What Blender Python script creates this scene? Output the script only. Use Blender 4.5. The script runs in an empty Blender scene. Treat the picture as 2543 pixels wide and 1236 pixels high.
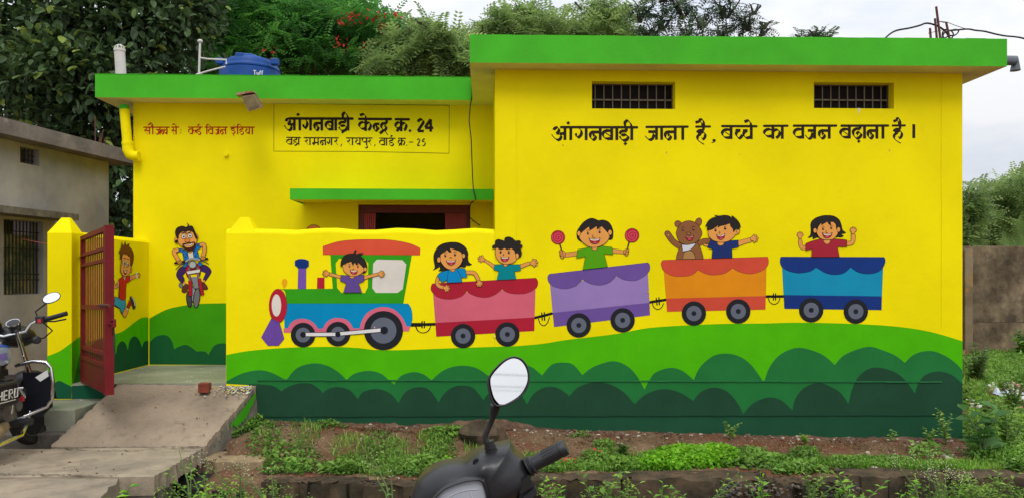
import bpy, bmesh, math, random
import numpy as np
from mathutils import Vector, Matrix
from mathutils.geometry import tessellate_polygon
S = bpy.context.scene
random.seed(7); RNG = np.random.default_rng(7)
# ---------------------------------------------------------------- camera
F, PHI, CX, HZ, CAMZ = 1950.0, math.radians(1.9), 1271.5, 690.0, 1.5
cam = bpy.data.objects.new('camera', bpy.data.cameras.new('camera'))
S.collection.objects.link(cam); S.camera = cam
cam.location = (0, 0, CAMZ); cam.rotation_euler = (math.pi/2, 0, -PHI)
cam.data.sensor_width = 36; cam.data.lens = F/2543*36
cam.data.shift_y = (HZ-618)/2543
cam.data.clip_start = 0.05; cam.data.clip_end = 900
# ---------------------------------------------------------------- world and sun (overcast)
W = bpy.data.worlds.new('World'); S.world = W; W.use_nodes = True
SUN_EL, SUN_AZ = math.radians(52), math.radians(174)   # azimuth measured from +Y clockwise
nt = W.node_tree; nt.nodes.clear()
def N(nt, t, **k):
    n = nt.nodes.new(t)
    for a, b in k.items(): setattr(n, a, b)
    return n
def L(nt, a, b): nt.links.new(a, b)
out = N(nt, 'ShaderNodeOutputWorld')
sky = N(nt, 'ShaderNodeTexSky'); sky.sky_type = 'NISHITA'; sky.sun_disc = False
sky.sun_elevation = SUN_EL; sky.sun_rotation = SUN_AZ
bg1 = N(nt, 'ShaderNodeBackground'); bg1.inputs['Strength'].default_value = 0.09
L(nt, sky.outputs[0], bg1.inputs['Color'])
tc = N(nt, 'ShaderNodeTexCoord')
mp = N(nt, 'ShaderNodeMapping'); mp.inputs['Scale'].default_value = (1.0, 1.0, 2.6)
L(nt, tc.outputs['Generated'], mp.inputs['Vector'])
no = N(nt, 'ShaderNodeTexNoise'); no.inputs['Scale'].default_value = 3.2; no.inputs['Detail'].default_value = 7; no.inputs['Roughness'].default_value = .55
L(nt, mp.outputs[0], no.inputs['Vector'])
cr = N(nt, 'ShaderNodeValToRGB')
cr.color_ramp.elements[0].position = .32; cr.color_ramp.elements[0].color = (.66, .74, .88, 1)
cr.color_ramp.elements[1].position = .58; cr.color_ramp.elements[1].color = (1.0, 1.0, 1.02, 1)
L(nt, no.outputs['Fac'], cr.inputs['Fac'])
sx = N(nt, 'ShaderNodeSeparateXYZ'); L(nt, tc.outputs['Generated'], sx.inputs[0])
m1 = N(nt, 'ShaderNodeMath', operation='MULTIPLY_ADD'); m1.inputs[1].default_value = 1.1; m1.inputs[2].default_value = .74
cl = N(nt, 'ShaderNodeClamp'); L(nt, sx.outputs['Z'], cl.inputs['Value']); L(nt, cl.outputs[0], m1.inputs[0])
bg2 = N(nt, 'ShaderNodeBackground'); L(nt, cr.outputs[0], bg2.inputs['Color']); L(nt, m1.outputs[0], bg2.inputs['Strength'])
mx = N(nt, 'ShaderNodeMixShader'); mx.inputs[0].default_value = .93
L(nt, bg1.outputs[0], mx.inputs[1]); L(nt, bg2.outputs[0], mx.inputs[2]); L(nt, mx.outputs[0], out.inputs[0])
sd = bpy.data.lights.new('sun', 'SUN'); sd.energy = 1.3; sd.angle = math.radians(24); sd.color = (1, .965, .91)
sun = bpy.data.objects.new('sun', sd); S.collection.objects.link(sun)
sdir = Vector((math.sin(SUN_AZ)*math.cos(SUN_EL), math.cos(SUN_AZ)*math.cos(SUN_EL), math.sin(SUN_EL)))
sun.rotation_euler = sdir.to_track_quat('Z', 'Y').to_euler(); sun.location = sdir*60
S.view_settings.view_transform = 'Standard'; S.view_settings.look = 'None'
S.view_settings.exposure = 0.07; S.view_settings.gamma = 1.0; S.view_settings.use_curve_mapping = False
# ---------------------------------------------------------------- geometry helpers
def ray(px, py):
    u = (px-CX)/F; v = (HZ-py)/F
    return Vector((u*math.cos(PHI)+math.sin(PHI), -u*math.sin(PHI)+math.cos(PHI), v))
def P(px, py, Y=None, X=None, Z=None):
    """the point of the place seen at photo pixel (px,py) on the plane y=Y, x=X or z=Z"""
    d = ray(px, py)
    t = Y/d.y if Y is not None else (X/d.x if X is not None else (Z-CAMZ)/d.z)
    return Vector((d.x*t, d.y*t, CAMZ+d.z*t))
def PX(px, Y): return P(px, HZ, Y=Y).x
WM = {}
def link(o, parent, c):
    S.collection.objects.link(o)
    o.location = c; WM[o] = Vector(c)
    if parent is not None:
        o.parent = parent
        o.matrix_parent_inverse = Matrix.Translation(-WM[parent])
    return o
def tag(o, label=None, cat=None, group=None, kind=None):
    if label: o['label'] = label
    if cat: o['category'] = cat
    if group: o['group'] = group
    if kind: o['kind'] = kind
    return o
def empty(name, loc, label, cat, group=None):
    o = bpy.data.objects.new(name, None); o.empty_display_size = .1
    link(o, None, Vector(loc)); return tag(o, label, cat, group)
def mk(name, V, Fc, mats, parent=None, mi=None, smooth=False, c=None):
    V = np.asarray(V, dtype=float).reshape(-1, 3)
    if c is None:
        lo = V.min(0); hi = V.max(0); c = ((lo[0]+hi[0])/2, (lo[1]+hi[1])/2, lo[2])
    me = bpy.data.meshes.new(name); me.from_pydata((V-np.array(c)).tolist(), [], Fc if isinstance(Fc, list) else Fc.tolist())
    if not isinstance(mats, (list, tuple)): mats = [mats]
    for m in mats: me.materials.append(m)
    if mi is not None: me.polygons.foreach_set('material_index', np.asarray(mi, dtype=np.int32))
    if smooth: me.polygons.foreach_set('use_smooth', [True]*len(me.polygons))
    me.update()
    return link(bpy.data.objects.new(name, me), parent, Vector(c))
def dup(o, d=(0, 0, 0), parent=None, rot=None, scale=None):
    c = o.copy(); p = parent if parent is not None else o.parent
    S.collection.objects.link(c); loc = WM[o]+Vector(d); c.location = loc; WM[c] = loc
    c.parent = p
    if p is not None: c.matrix_parent_inverse = Matrix.Translation(-WM[p])
    if rot is not None: c.rotation_euler = rot
    if scale is not None: c.scale = scale
    return c
class MB:
    """collects shapes for ONE mesh object"""
    def __init__(s): s.v = []; s.f = []; s.m = []
    def add(s, V, Fc, m=0):
        b = len(s.v); s.v += [tuple(p) for p in V]; s.f += [tuple(i+b for i in f) for f in Fc]; s.m += [m]*len(Fc)
    def box(s, x0, x1, y0, y1, z0, z1, m=0, bev=0, T=None):
        if bev <= 0:
            V = [(x, y, z) for z in (z0, z1) for y in (y0, y1) for x in (x0, x1)]
            Fc = [(0, 2, 3, 1), (4, 5, 7, 6), (0, 1, 5, 4), (2, 6, 7, 3), (0, 4, 6, 2), (1, 3, 7, 5)]
        else:
            bm = bmesh.new(); bmesh.ops.create_cube(bm, size=1)
            for v in bm.verts: v.co = Vector(((x0+x1)/2+v.co.x*(x1-x0), (y0+y1)/2+v.co.y*(y1-y0), (z0+z1)/2+v.co.z*(z1-z0)))
            bmesh.ops.bevel(bm, geom=bm.edges[:], offset=bev, segments=2, affect='EDGES', profile=.5)
            V = [v.co.copy() for v in bm.verts]; bm.verts.index_update(); Fc = [[v.index for v in f.verts] for f in bm.faces]; bm.free()
        if T: V = [T(Vector(p)) for p in V]
        s.add(V, Fc, m)
    def tube(s, pts, r, n=8, m=0, cap=True, T=None):
        pts = [Vector(p) for p in pts]; V = []; Fc = []
        if T: pts = [T(p) for p in pts]
        rs = r if isinstance(r, (list, tuple)) else [r]*len(pts)
        ref = None
        for i, p in enumerate(pts):
            d = (pts[min(i+1, len(pts)-1)]-pts[max(i-1, 0)]).normalized()
            if ref is None: ref = d.orthogonal().normalized()
            ref = (ref-d*ref.dot(d)).normalized() if (ref-d*ref.dot(d)).length > 1e-6 else d.orthogonal().normalized()
            b = d.cross(ref)
            for k in range(n):
                a = 2*math.pi*k/n; V.append(p+(ref*math.cos(a)+b*math.sin(a))*rs[i])
        for i in range(len(pts)-1):
            for k in range(n): Fc.append((i*n+k, i*n+(k+1) % n, (i+1)*n+(k+1) % n, (i+1)*n+k))
        if cap: Fc += [tuple(range(n))[::-1], tuple((len(pts)-1)*n+k for k in range(n))]
        s.add(V, Fc, m)
    def lathe(s, prof, n=20, m=0, T=None, ax='z'):
        """profile of (radius, height) about an axis through T(0,0,0)"""
        V = []; Fc = []
        for r, h in prof:
            for k in range(n):
                a = 2*math.pi*k/n
                p = {'z': (r*math.cos(a), r*math.sin(a), h), 'y': (r*math.cos(a), h, r*math.sin(a)), 'x': (h, r*math.cos(a), r*math.sin(a))}[ax]
                V.append(T(Vector(p)) if T else Vector(p))
        for i in range(len(prof)-1):
            for k in range(n): Fc.append((i*n+k, i*n+(k+1) % n, (i+1)*n+(k+1) % n, (i+1)*n+k))
        if prof[0][0] > 1e-5: Fc.append(tuple(range(n))[::-1])
        if prof[-1][0] > 1e-5: Fc.append(tuple((len(prof)-1)*n+k for k in range(n)))
        s.add(V, Fc, m)
    def blob(s, c, r, n=10, m=0, jag=0.0, T=None, seed=0):
        rr = random.Random(seed); V = []; Fc = []; k2 = n//2
        for i in range(k2+1):
            th = math.pi*i/k2
            for k in range(n):
                a = 2*math.pi*k/n; q = 1+rr.uniform(-jag, jag)
                p = Vector((c[0]+r[0]*math.sin(th)*math.cos(a)*q, c[1]+r[1]*math.sin(th)*math.sin(a)*q, c[2]+r[2]*math.cos(th)*q))
                V.append(T(p) if T else p)
        for i in range(k2):
            for k in range(n): Fc.append((i*n+k, (i+1)*n+k, (i+1)*n+(k+1) % n, i*n+(k+1) % n))
        s.add(V, Fc, m)
    def prism(s, poly, d, m=0, T=None):
        """polygon (list of 3D points) pushed along vector d"""
        poly = [Vector(p) for p in poly]; d = Vector(d); n = len(poly)
        V = poly+[p+d for p in poly]
        if T: V = [T(p) for p in V]
        Fc = [tuple(range(n)), tuple(range(2*n-1, n-1, -1))]+[((i+1) % n, i, i+n, (i+1) % n+n) for i in range(n)]
        s.add(V, Fc, m)
    def build(s, name, mats, parent=None, smooth=False, c=None):
        o = mk(name, s.v, s.f, mats, parent, s.m, False, c)
        if smooth:
            o.data.polygons.foreach_set('use_smooth', [True]*len(o.data.polygons))
            o.data.set_sharp_from_angle(angle=math.radians(38))
        return o
def boxo(name, x0, x1, y0, y1, z0, z1, mat, parent=None, bev=0, T=None):
    b = MB(); b.box(x0, x1, y0, y1, z0, z1, 0, bev, T); return b.build(name, mat, parent)
def tubeo(name, pts, r, mat, parent=None, n=8, T=None):
    b = MB(); b.tube(pts, r, n, T=T); return b.build(name, mat, parent, True)
# ---------------------------------------------------------------- materials
def lin(c):
    f = lambda x: (x/255/12.92) if x/255 <= .04045 else ((x/255+.055)/1.055)**2.4
    return (f(c[0]), f(c[1]), f(c[2]), 1)
MC = {}
def mat(name, rgb, rough=.6, var=.08, scale=6, bump=.0, bscale=60, metal=0, spec=.4, rgb2=None, thr=(.35, .65), dirt=None, trans=0, detail=6, stretch=None, emit=None):
    """principled material with layered object-space noise; rgb in 0..255 sRGB"""
    if name in MC: return MC[name]
    m = bpy.data.materials.new(name); m.use_nodes = True; t = m.node_tree; MC[name] = m
    b = t.nodes['Principled BSDF']; b.inputs['Roughness'].default_value = rough; b.inputs['Metallic'].default_value = metal
    b.inputs['Specular IOR Level'].default_value = spec
    if trans: b.inputs['Transmission Weight'].default_value = trans
    tcn = N(t, 'ShaderNodeTexCoord'); vec = tcn.outputs['Object']
    if stretch:
        mpn = N(t, 'ShaderNodeMapping'); mpn.inputs['Scale'].default_value = stretch; L(t, vec, mpn.inputs['Vector']); vec = mpn.outputs[0]
    n1 = N(t, 'ShaderNodeTexNoise'); n1.inputs['Scale'].default_value = scale; n1.inputs['Detail'].default_value = detail; n1.inputs['Roughness'].default_value = .6
    L(t, vec, n1.inputs['Vector'])
    r = N(t, 'ShaderNodeValToRGB'); L(t, n1.outputs['Fac'], r.inputs['Fac'])
    c = lin(rgb)
    if rgb2 is None:
        a = tuple(min(1, x*(1-var)) for x in c[:3])+(1,); d = tuple(min(1, x*(1+var)) for x in c[:3])+(1,)
    else: a = c; d = lin(rgb2)
    r.color_ramp.elements[0].position = thr[0]; r.color_ramp.elements[0].color = a
    r.color_ramp.elements[1].position = thr[1]; r.color_ramp.elements[1].color = d
    col = r.outputs[0]
    if dirt:   # (rgb, scale, lo, hi, amount)
        n2 = N(t, 'ShaderNodeTexNoise'); n2.inputs['Scale'].default_value = dirt[1]; n2.inputs['Detail'].default_value = 8; n2.inputs['Roughness'].default_value = .7
        L(t, tcn.outputs['Object'], n2.inputs['Vector'])
        mr = N(t, 'ShaderNodeMapRange'); mr.inputs['From Min'].default_value = dirt[2]; mr.inputs['From Max'].default_value = dirt[3]; mr.inputs['To Max'].default_value = dirt[4]
        L(t, n2.outputs['Fac'], mr.inputs['Value'])
        mxn = N(t, 'ShaderNodeMix', data_type='RGBA'); L(t, mr.outputs[0], mxn.inputs['Factor']); L(t, col, mxn.inputs['A']); mxn.inputs['B'].default_value = lin(dirt[0])
        col = mxn.outputs['Result']
    L(t, col, b.inputs['Base Color'])
    if bump:
        n3 = N(t, 'ShaderNodeTexNoise'); n3.inputs['Scale'].default_value = bscale; n3.inputs['Detail'].default_value = 5
        L(t, tcn.outputs['Object'], n3.inputs['Vector'])
        bp = N(t, 'ShaderNodeBump'); bp.inputs['Strength'].default_value = bump; bp.inputs['Distance'].default_value = .01
        L(t, n3.outputs['Fac'], bp.inputs['Height']); L(t, bp.outputs[0], b.inputs['Normal'])
    return m
def paint(rgb):
    """wall paint of the given colour, satin emulsion with faint brush variation"""
    return mat('wall_paint_%d_%d_%d' % rgb, rgb, .62, .08, 2.6, .12, 40, spec=.10, detail=9)
def leafmat(name, rgb, trans=.35, rough=.5, var=.25):
    if name in MC: return MC[name]
    m = bpy.data.materials.new(name); m.use_nodes = True; t = m.node_tree; MC[name] = m
    b = t.nodes['Principled BSDF']; o = t.nodes['Material Output']
    b.inputs['Roughness'].default_value = rough; b.inputs['Specular IOR Level'].default_value = .35
    tcn = N(t, 'ShaderNodeTexCoord'); n1 = N(t, 'ShaderNodeTexNoise'); n1.inputs['Scale'].default_value = 2.2; n1.inputs['Detail'].default_value = 4
    L(t, tcn.outputs['Object'], n1.inputs['Vector']); r = N(t, 'ShaderNodeValToRGB'); L(t, n1.outputs['Fac'], r.inputs['Fac'])
    c = lin(rgb); r.color_ramp.elements[0].position = .3; r.color_ramp.elements[1].position = .7
    r.color_ramp.elements[0].color = tuple(x*(1-var) for x in c[:3])+(1,); r.color_ramp.elements[1].color = tuple(min(1, x*(1+var)) for x in c[:3])+(1,)
    L(t, r.outputs[0], b.inputs['Base Color'])
    tr = N(t, 'ShaderNodeBsdfTranslucent'); L(t, r.outputs[0], tr.inputs['Color'])
    mxs = N(t, 'ShaderNodeMixShader'); mxs.inputs[0].default_value = trans
    L(t, b.outputs[0], mxs.inputs[1]); L(t, tr.outputs[0], mxs.inputs[2]); L(t, mxs.outputs[0], o.inputs['Surface'])
    return m
YEL = (240, 222, 0)
M_yel = mat('yellow_wall_paint', YEL, .62, .06, 1.3, .16, 24, spec=.08, dirt=((196, 170, 10), 3.5, .62, .85, .35))
M_grn = mat('green_slab_paint', (68, 174, 34), .6, .09, 2.2, .14, 45, spec=.15)
M_sof = mat('cream_soffit_plaster', (222, 212, 160), .8, .08, 3, .1, 40)
M_conc = mat('grey_concrete', (132, 122, 106), .9, .16, 1.7, .45, 35, rgb2=(170, 154, 130), dirt=((92, 82, 68), 5, .46, .74, .7))
M_ramp = mat('ramp_concrete', (120, 106, 90), .92, .16, 3.0, .6, 30, rgb2=(160, 143, 122), dirt=((84, 72, 58), 6, .48, .72, .7))
M_plat = mat('platform_cement', (118, 120, 104), .45, .1, 2.0, .2, 35, rgb2=(158, 160, 140), dirt=((206, 204, 188), 7, .60, .72, .6))
M_curb = mat('weathered_cement', (104, 98, 88), .95, .2, 4.0, .6, 28, rgb2=(134, 126, 112), dirt=((50, 44, 36), 6, .45, .75, .8))
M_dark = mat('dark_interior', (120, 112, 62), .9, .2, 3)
M_maroon = mat('maroon_metal_paint', (112, 26, 30), .55, .12, 8, .1, 60, spec=.2, dirt=((90, 40, 24), 12, .55, .75, .5))
M_blackp = mat('black_plastic', (34, 34, 37), .42, .1, 20, .08, 240, spec=.4)
M_steel = mat('grey_iron', (96, 88, 78), .6, .2, 12, .1, 80, metal=.3)
M_chrome = mat('chrome', (205, 205, 205), .16, .04, 6, metal=1)
M_rust = mat('rusty_rebar', (92, 52, 44), .85, .2, 30)
M_wire = mat('black_cable', (24, 22, 22), .5, .1, 20)
# ================================================================ the nursery building
YF, YB = 7.5, 9.07
ZS, ZT = 3.49, 3.748
XL, XM, XR = PX(331, YB), .085, 4.639
bld = empty('nursery_building', (1, 9.5, 0), 'yellow single storey nursery with green roof edge and cartoon train mural', 'building')
def wall_holes(mb, O, U, V, Nn, w, h, th, holes, m=0):
    """wall in the plane O + u*U + v*V, outer face towards Nn, with rectangular holes (u0,u1,v0,v1)"""
    O, U, V, Nn = Vector(O), Vector(U), Vector(V), Vector(Nn)
    us = sorted({0, w, *[a for q in holes for a in q[:2]]}); vs = sorted({0, h, *[a for q in holes for a in q[2:]]})
    pt = lambda u, v, d: O+U*u+V*v-Nn*d
    for i in range(len(us)-1):
        for j in range(len(vs)-1):
            uc, vc = (us[i]+us[i+1])/2, (vs[j]+vs[j+1])/2
            if any(a < uc < b and c < vc < d for a, b, c, d in holes): continue
            for d in (0, th):
                mb.add([pt(us[i], vs[j], d), pt(us[i+1], vs[j], d), pt(us[i+1], vs[j+1], d), pt(us[i], vs[j+1], d)], [(0, 1, 2, 3)], m)
    for a, b, c, d in holes+[(0, w, 0, h)]:
        for (u0, v0, u1, v1) in ((a, c, b, c), (b, c, b, d), (b, d, a, d), (a, d, a, c)):
            mb.add([pt(u0, v0, 0), pt(u1, v1, 0), pt(u1, v1, th), pt(u0, v0, th)], [(0, 1, 2, 3)], m)
# wing wall with two barred ventilators
vents = []
for (a, b, c, d) in ((1470, 1677, 270, 204), (2021, 2220, 269, 206)):
    p0 = P(a, c, Y=YF); p1 = P(b, d, Y=YF); vents.append((p0.x, p1.x, p0.z, p1.z))
mb = MB()
wall_holes(mb, (XM, YF, -.25), (1, 0, 0), (0, 0, 1), (0, -1, 0), XR-XM, ZS+.25, .2, [(a-XM, b-XM, c+.25, d+.25) for a, b, c, d in vents])
wall_holes(mb, (XM, 13.5, -.25), (0, -1, 0), (0, 0, 1), (-1, 0, 0), 13.5-YF-.001, ZS+.25, .2, [])
wall_holes(mb, (XR, YF+.001, -.25), (0, 1, 0), (0, 0, 1), (1, 0, 0), 6-.002, ZS+.25, .2, [])
wall_holes(mb, (XM, 13.5, -.25), (1, 0, 0), (0, 0, 1), (0, 1, 0), XR-XM, ZS+.25, .2, [])
mb.build('wall', M_yel, bld)
# low range wall with the doorway
dx0, dx1, dz1 = PX(889, YB), PX(1168, YB), P(1000, 508, Y=YB).z
mb = MB()
wall_holes(mb, (XL, YB, 0), (1, 0, 0), (0, 0, 1), (0, -1, 0), XM-XL-.001, ZS, .2, [(dx0-XL, dx1-XL, .51, dz1)])
wall_holes(mb, (XL, 13.5, 0), (0, -1, 0), (0, 0, 1), (-1, 0, 0), 13.5-YB-.001, ZS, .2, [])
wall_holes(mb, (XL, 13.5, 0), (1, 0, 0), (0, 0, 1), (0, 1, 0), XM-XL-.001, ZS, .2, [])
mb.build('wall', M_yel, bld)
# rooms behind the openings
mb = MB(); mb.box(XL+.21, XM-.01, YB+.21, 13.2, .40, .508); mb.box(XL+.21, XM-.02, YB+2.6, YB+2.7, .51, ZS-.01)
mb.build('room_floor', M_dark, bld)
# roof slab, L shaped, with green edge band
mb = MB()
ov = [(-4.31, 8.81), (-.150, 8.81), (-.150, 7.275), (4.905, 7.235), (4.905, 13.8), (-4.31, 13.8)]
n = len(ov)
seg = []
def slab(mb, poly, z0, z1):
    n = len(poly)
    V = [(x, y, z0) for x, y in poly]+[(x, y, z1) for x, y in poly]
    mb.add(V, [tuple(range(n))[::-1]], 1); mb.add(V, [tuple(range(n, 2*n))], 2)
    mb.add(V, [(i, (i+1) % n, (i+1) % n+n, i+n) for i in range(n)], 0)
slab(mb, ov, ZS, ZT)
rs = mb.build('roof_slab', [M_grn, M_sof, M_curb], bld)
# a slightly uneven coping lip along the slab edge
for (x0, x1, y) in ((-4.305, -.156, 8.80), (-.146, 4.9, 7.262)):
    k = 26; mb = MB()
    for i in range(k):
        a = x0+(x1-x0)*i/k; b = x0+(x1-x0)*(i+1)/k
        yy = y if y > 8 else 7.272-.04*(a+.146)/5.05
        mb.box(a, b, yy+.006, yy+.10, ZT+.0005, ZT+.002+random.random()*.004)
    mb.build('roof_lip', M_grn, bld)
# sunshade over the door
sx0 = PX(720, 8.51)
mb = MB(); mb.add(*(lambda z0, z1: ([(sx0, 8.51, z0), (XM-.003, 8.51, z0), (XM-.003, YB-.002, z0), (sx0+.01, YB-.002, z0), (sx0, 8.51, z1), (XM-.003, 8.51, z1), (XM-.003, YB-.002, z1), (sx0+.01, YB-.002, z1)], [(0, 1, 5, 4), (0, 4, 7, 3)]))(P(900, 496, Y=8.51).z, P(900, 468.5, Y=8.51).z), 0)
z0, z1 = P(900, 496, Y=8.51).z, P(900, 468.5, Y=8.51).z
mb.add([(sx0, 8.51, z0), (XM-.003, 8.51, z0), (XM-.003, YB-.002, z0+.02), (sx0+.01, YB-.002, z0+.02)], [(3, 2, 1, 0)], 1)
mb.add([(sx0, 8.51, z1), (XM-.003, 8.51, z1), (XM-.003, YB-.002, z1+.02), (sx0+.01, YB-.002, z1+.02)], [(0, 1, 2, 3)], 0)
mb.build('door_sunshade', [M_grn, M_yel], bld)
# sunshade on the far side wall
boxo('side_sunshade', XR+.002, XR+.22, 9.35, 10.6, 2.48, 2.62, M_grn, bld)
# ventilator bars and frames
for (a, b, c, d) in vents:
    fr = MB(); w = .010
    yv = YF+.115
    fr.box(a+.001, b-.001, yv-.012, yv+.012, c+.001, c+w); fr.box(a+.001, b-.001, yv-.012, yv+.012, d-w, d-.001)
    fr.box(a+.001, a+w, yv-.012, yv+.012, c+w, d-w); fr.box(b-w, b-.001, yv-.012, yv+.012, c+w, d-w)
    fo = fr.build('ventilator', M_steel, bld)
    zc = c+(d-c)*.42
    boxo('flat_bar', a+w, b-w, yv-.006, yv+.006, zc-.007, zc+.007, mat('pale_iron', (118, 108, 92), .6, .25, 20), fo)
    bar = None
    for i in range(9):
        x = a+.045+(b-a-.12)*i/8
        if bar is None:
            bar = tubeo('bar', [(x, yv-.012, c+w), (x, yv-.012, d-w)], .0055, mat('pale_iron', (118, 108, 92), .6, .25, 20), fo, 6); bx = x
        else: dup(bar, (x-bx, 0, 0))
    boxo('shade_sheet', a+.002, b-.002, yv+.03, yv+.034, c+.002, d-.002, mat('opening_shade', (20, 17, 15), .9, .3, 9), fo)  # near-black sheet behind the bars; the opening's shade is in its colour
# door: frame, lintel and two folded collapsible shutters
df = MB(); yd = YB+.05
df.box(dx0+.001, dx0+.05, yd, yd+.06, .512, dz1-.001); df.box(dx1-.05, dx1-.001, yd, yd+.06, .512, dz1-.001); df.box(dx0+.05, dx1-.05, yd, yd+.06, dz1-.09, dz1-.001)
dfo = df.build('door_frame', mat('dark_maroon', (96, 26, 30), .5, .15, 10, .1, 60), bld)
M_mar2 = mat('shutter_maroon', (156, 46, 50), .5, .2, 12, .1, 60)
bar = None
for (p0, p1, k) in ((897, 931, 8), (1108, 1160, 11)):
    for i in range(k):
        x = PX(p0+(p1-p0)*i/(k-1), YB+.09)
        if bar is None: bar = boxo('shutter_bar', x-.009, x+.009, yd+.01, yd+.04, .53, dz1-.095, M_mar2, bld); bx = x
        else: dup(bar, (x-bx, 0, 0))
# plinth mouldings (two thin plaster ribs that cross the wall) and the faint column edges
M_ribm = paint((42, 108, 62)); M_ribd = paint((30, 66, 48))
for (py0, py1, mm) in ((941, 946, M_ribm), (1031, 1028, M_ribd)):
    mb = MB(); k = 60
    for i in range(k):
        a = 640+(2338-640)*i/k; b = 640+(2338-640)*(i+1)/k
        za = P(a, py0+(py1-py0)*i/k, Y=YF).z+random.uniform(-.002, .002)
        mb.box(PX(a, YF), PX(b, YF)+.0005*(i % 2), YF-.0105-.002*random.random(), YF-.001, za-.010, za+.002*random.random())
    mb.build('plinth_rib', mm, bld)
for px, z0 in ((1283, 1.83), (2338, 1.02)):
    mb = MB(); mb.box(PX(px, YF)-.003, PX(px, YF)+.003, YF-.0045, YF-.001, z0, ZS-.002); mb.build('column_edge', M_yel, bld)
# front boundary wall (flush with the wing) with rounded top and a capped end
fx0, fx1, fz = -2.452, XM-.001, 1.968
prof = [(YF, -.25), (YF, fz-.055)]+[(YF+.075*(1-math.cos(a)), fz-.055+.055*math.sin(a)) for a in [math.pi/10*i for i in range(1, 6)]]+[(YF+.17, fz), (YF+.22, fz-.03), (YF+.22, -.25)]
mb = MB()
nn = len(prof); xs = [fx0, -2.18]+[-2.18+(fx1+2.18)*i/12 for i in range(1, 13)]
V = []
for j, x in enumerate(xs):
    for (y, z) in prof:
        dz = (.012*math.sin(j*1.7)*(z > 1.5) if 1 < j < len(xs)-1 else 0); V.append((x, y, z+dz))
Fc = [(j*nn+i, (j+1)*nn+i, (j+1)*nn+i+1, j*nn+i+1) for j in range(len(xs)-1) for i in range(nn-1)]
Fc += [tuple(range(nn)), tuple((len(xs)-1)*nn+i for i in range(nn))[::-1]]
mb.add(V, Fc, 0)
fw = mb.build('boundary_wall', M_yel, bld, True)
def cap(mb, x0, x1, y0, y1, zb, zt, tx0, tx1, ty0, ty1):
    mb.add([(x0, y0, zb), (x1, y0, zb), (x1, y1, zb), (x0, y1, zb), (tx0, ty0, zt), (tx1, ty0, zt), (tx1, ty1, zt), (tx0, ty1, zt)],
           [(0, 1, 5, 4), (1, 2, 6, 5), (2, 3, 7, 6), (3, 0, 4, 7), (4, 5, 6, 7), (3, 2, 1, 0)], 0)
mb = MB(); cap(mb, fx0-.001, -2.17, YF-.001, YF+.225, 1.915, 2.078, PX(597, YF+.06), PX(618, YF+.06), YF+.06, YF+.15); mb.build('wall_end_cap', M_yel, bld)
# ================================================================ left yard wall, platform
XRW = -3.838
yw = empty('yard_wall', (-3.95, 8.3, .3), 'yellow wall with capped gate pillar beside the red gate, running boy painted on it', 'wall')
mb = MB(); pr = [(XRW, .3), (XRW, 1.9), (XRW-.03, 1.93), (XRW-.07, 1.94), (XRW-.15, 1.93), (XRW-.15, .3)]
V = [(x, y, z) for y in (7.72, YB-.002) for x, z in pr]; k = len(pr)
mb.add(V, [(i, i+1, i+1+k, i+k) for i in range(k-1)]+[tuple(range(k))[::-1], tuple(range(k, 2*k))], 0); mb.build('wall', M_yel, yw)
px0, px1 = PX(117, YF), PX(178, YF); py1 = P(207, 690, X=px1).y
mb = MB(); mb.box(px0, px1, YF, py1, .36, 1.925, bev=.006); cap(mb, px0+.0005, px1-.0005, YF+.0005, py1, 1.922, 2.07, PX(150, YF+.06), PX(180, YF+.08)-.03, YF+.08, py1-.1)
mb.build('gate_pillar', M_yel, yw)
# platform and its plinth
pf = MB(); pf.box(XRW-.3, XM-.002, YF+.004, YB-.001, .25, .51)
tag(pf.build('platform', M_plat), kind='structure')
tag(boxo('step_ledge', -4.6, -3.60, 7.0, YF+.003, -.1, .352, M_plat, bev=.01), kind='structure')
tag(boxo('lower_ledge', -4.9, -3.62, 6.86, 6.999, -.3, .165, M_curb, bev=.01), kind='structure')
# ================================================================ painted mural: flat coats of paint on the walls
def parse(s):
    r = []
    for t in s.split():
        c = t.endswith('*'); x, y = t.rstrip('*').split(','); r.append((float(x), float(y), c))
    return r
def cat(p0, p1, p2, p3, n):
    o = []
    for i in range(n):
        t = i/n; t2 = t*t; t3 = t2*t
        o.append(tuple(.5*((2*p1[k])+(-p0[k]+p2[k])*t+(2*p0[k]-5*p1[k]+4*p2[k]-p3[k])*t2+(-p0[k]+3*p1[k]-3*p2[k]+p3[k])*t3) for k in (0, 1)))
    return o
def curve(pts, closed, n=5):
    N_ = len(pts); out = []
    for i in range(N_ if closed else N_-1):
        a = pts[i]; b = pts[(i+1) % N_]
        if a[2] and b[2]: out.append(a[:2]); continue
        pa = pts[i-1] if (closed or i > 0) else a
        pb = pts[(i+2) % N_] if (closed or i < N_-2) else b
        if a[2]: pa = (2*a[0]-b[0], 2*a[1]-b[1]) if False else a
        if b[2]: pb = b
        out += cat(pa, a, b, pb, n)
    if not closed: out.append(pts[-1][:2])
    return out
OUT = (38, 26, 18)
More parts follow.
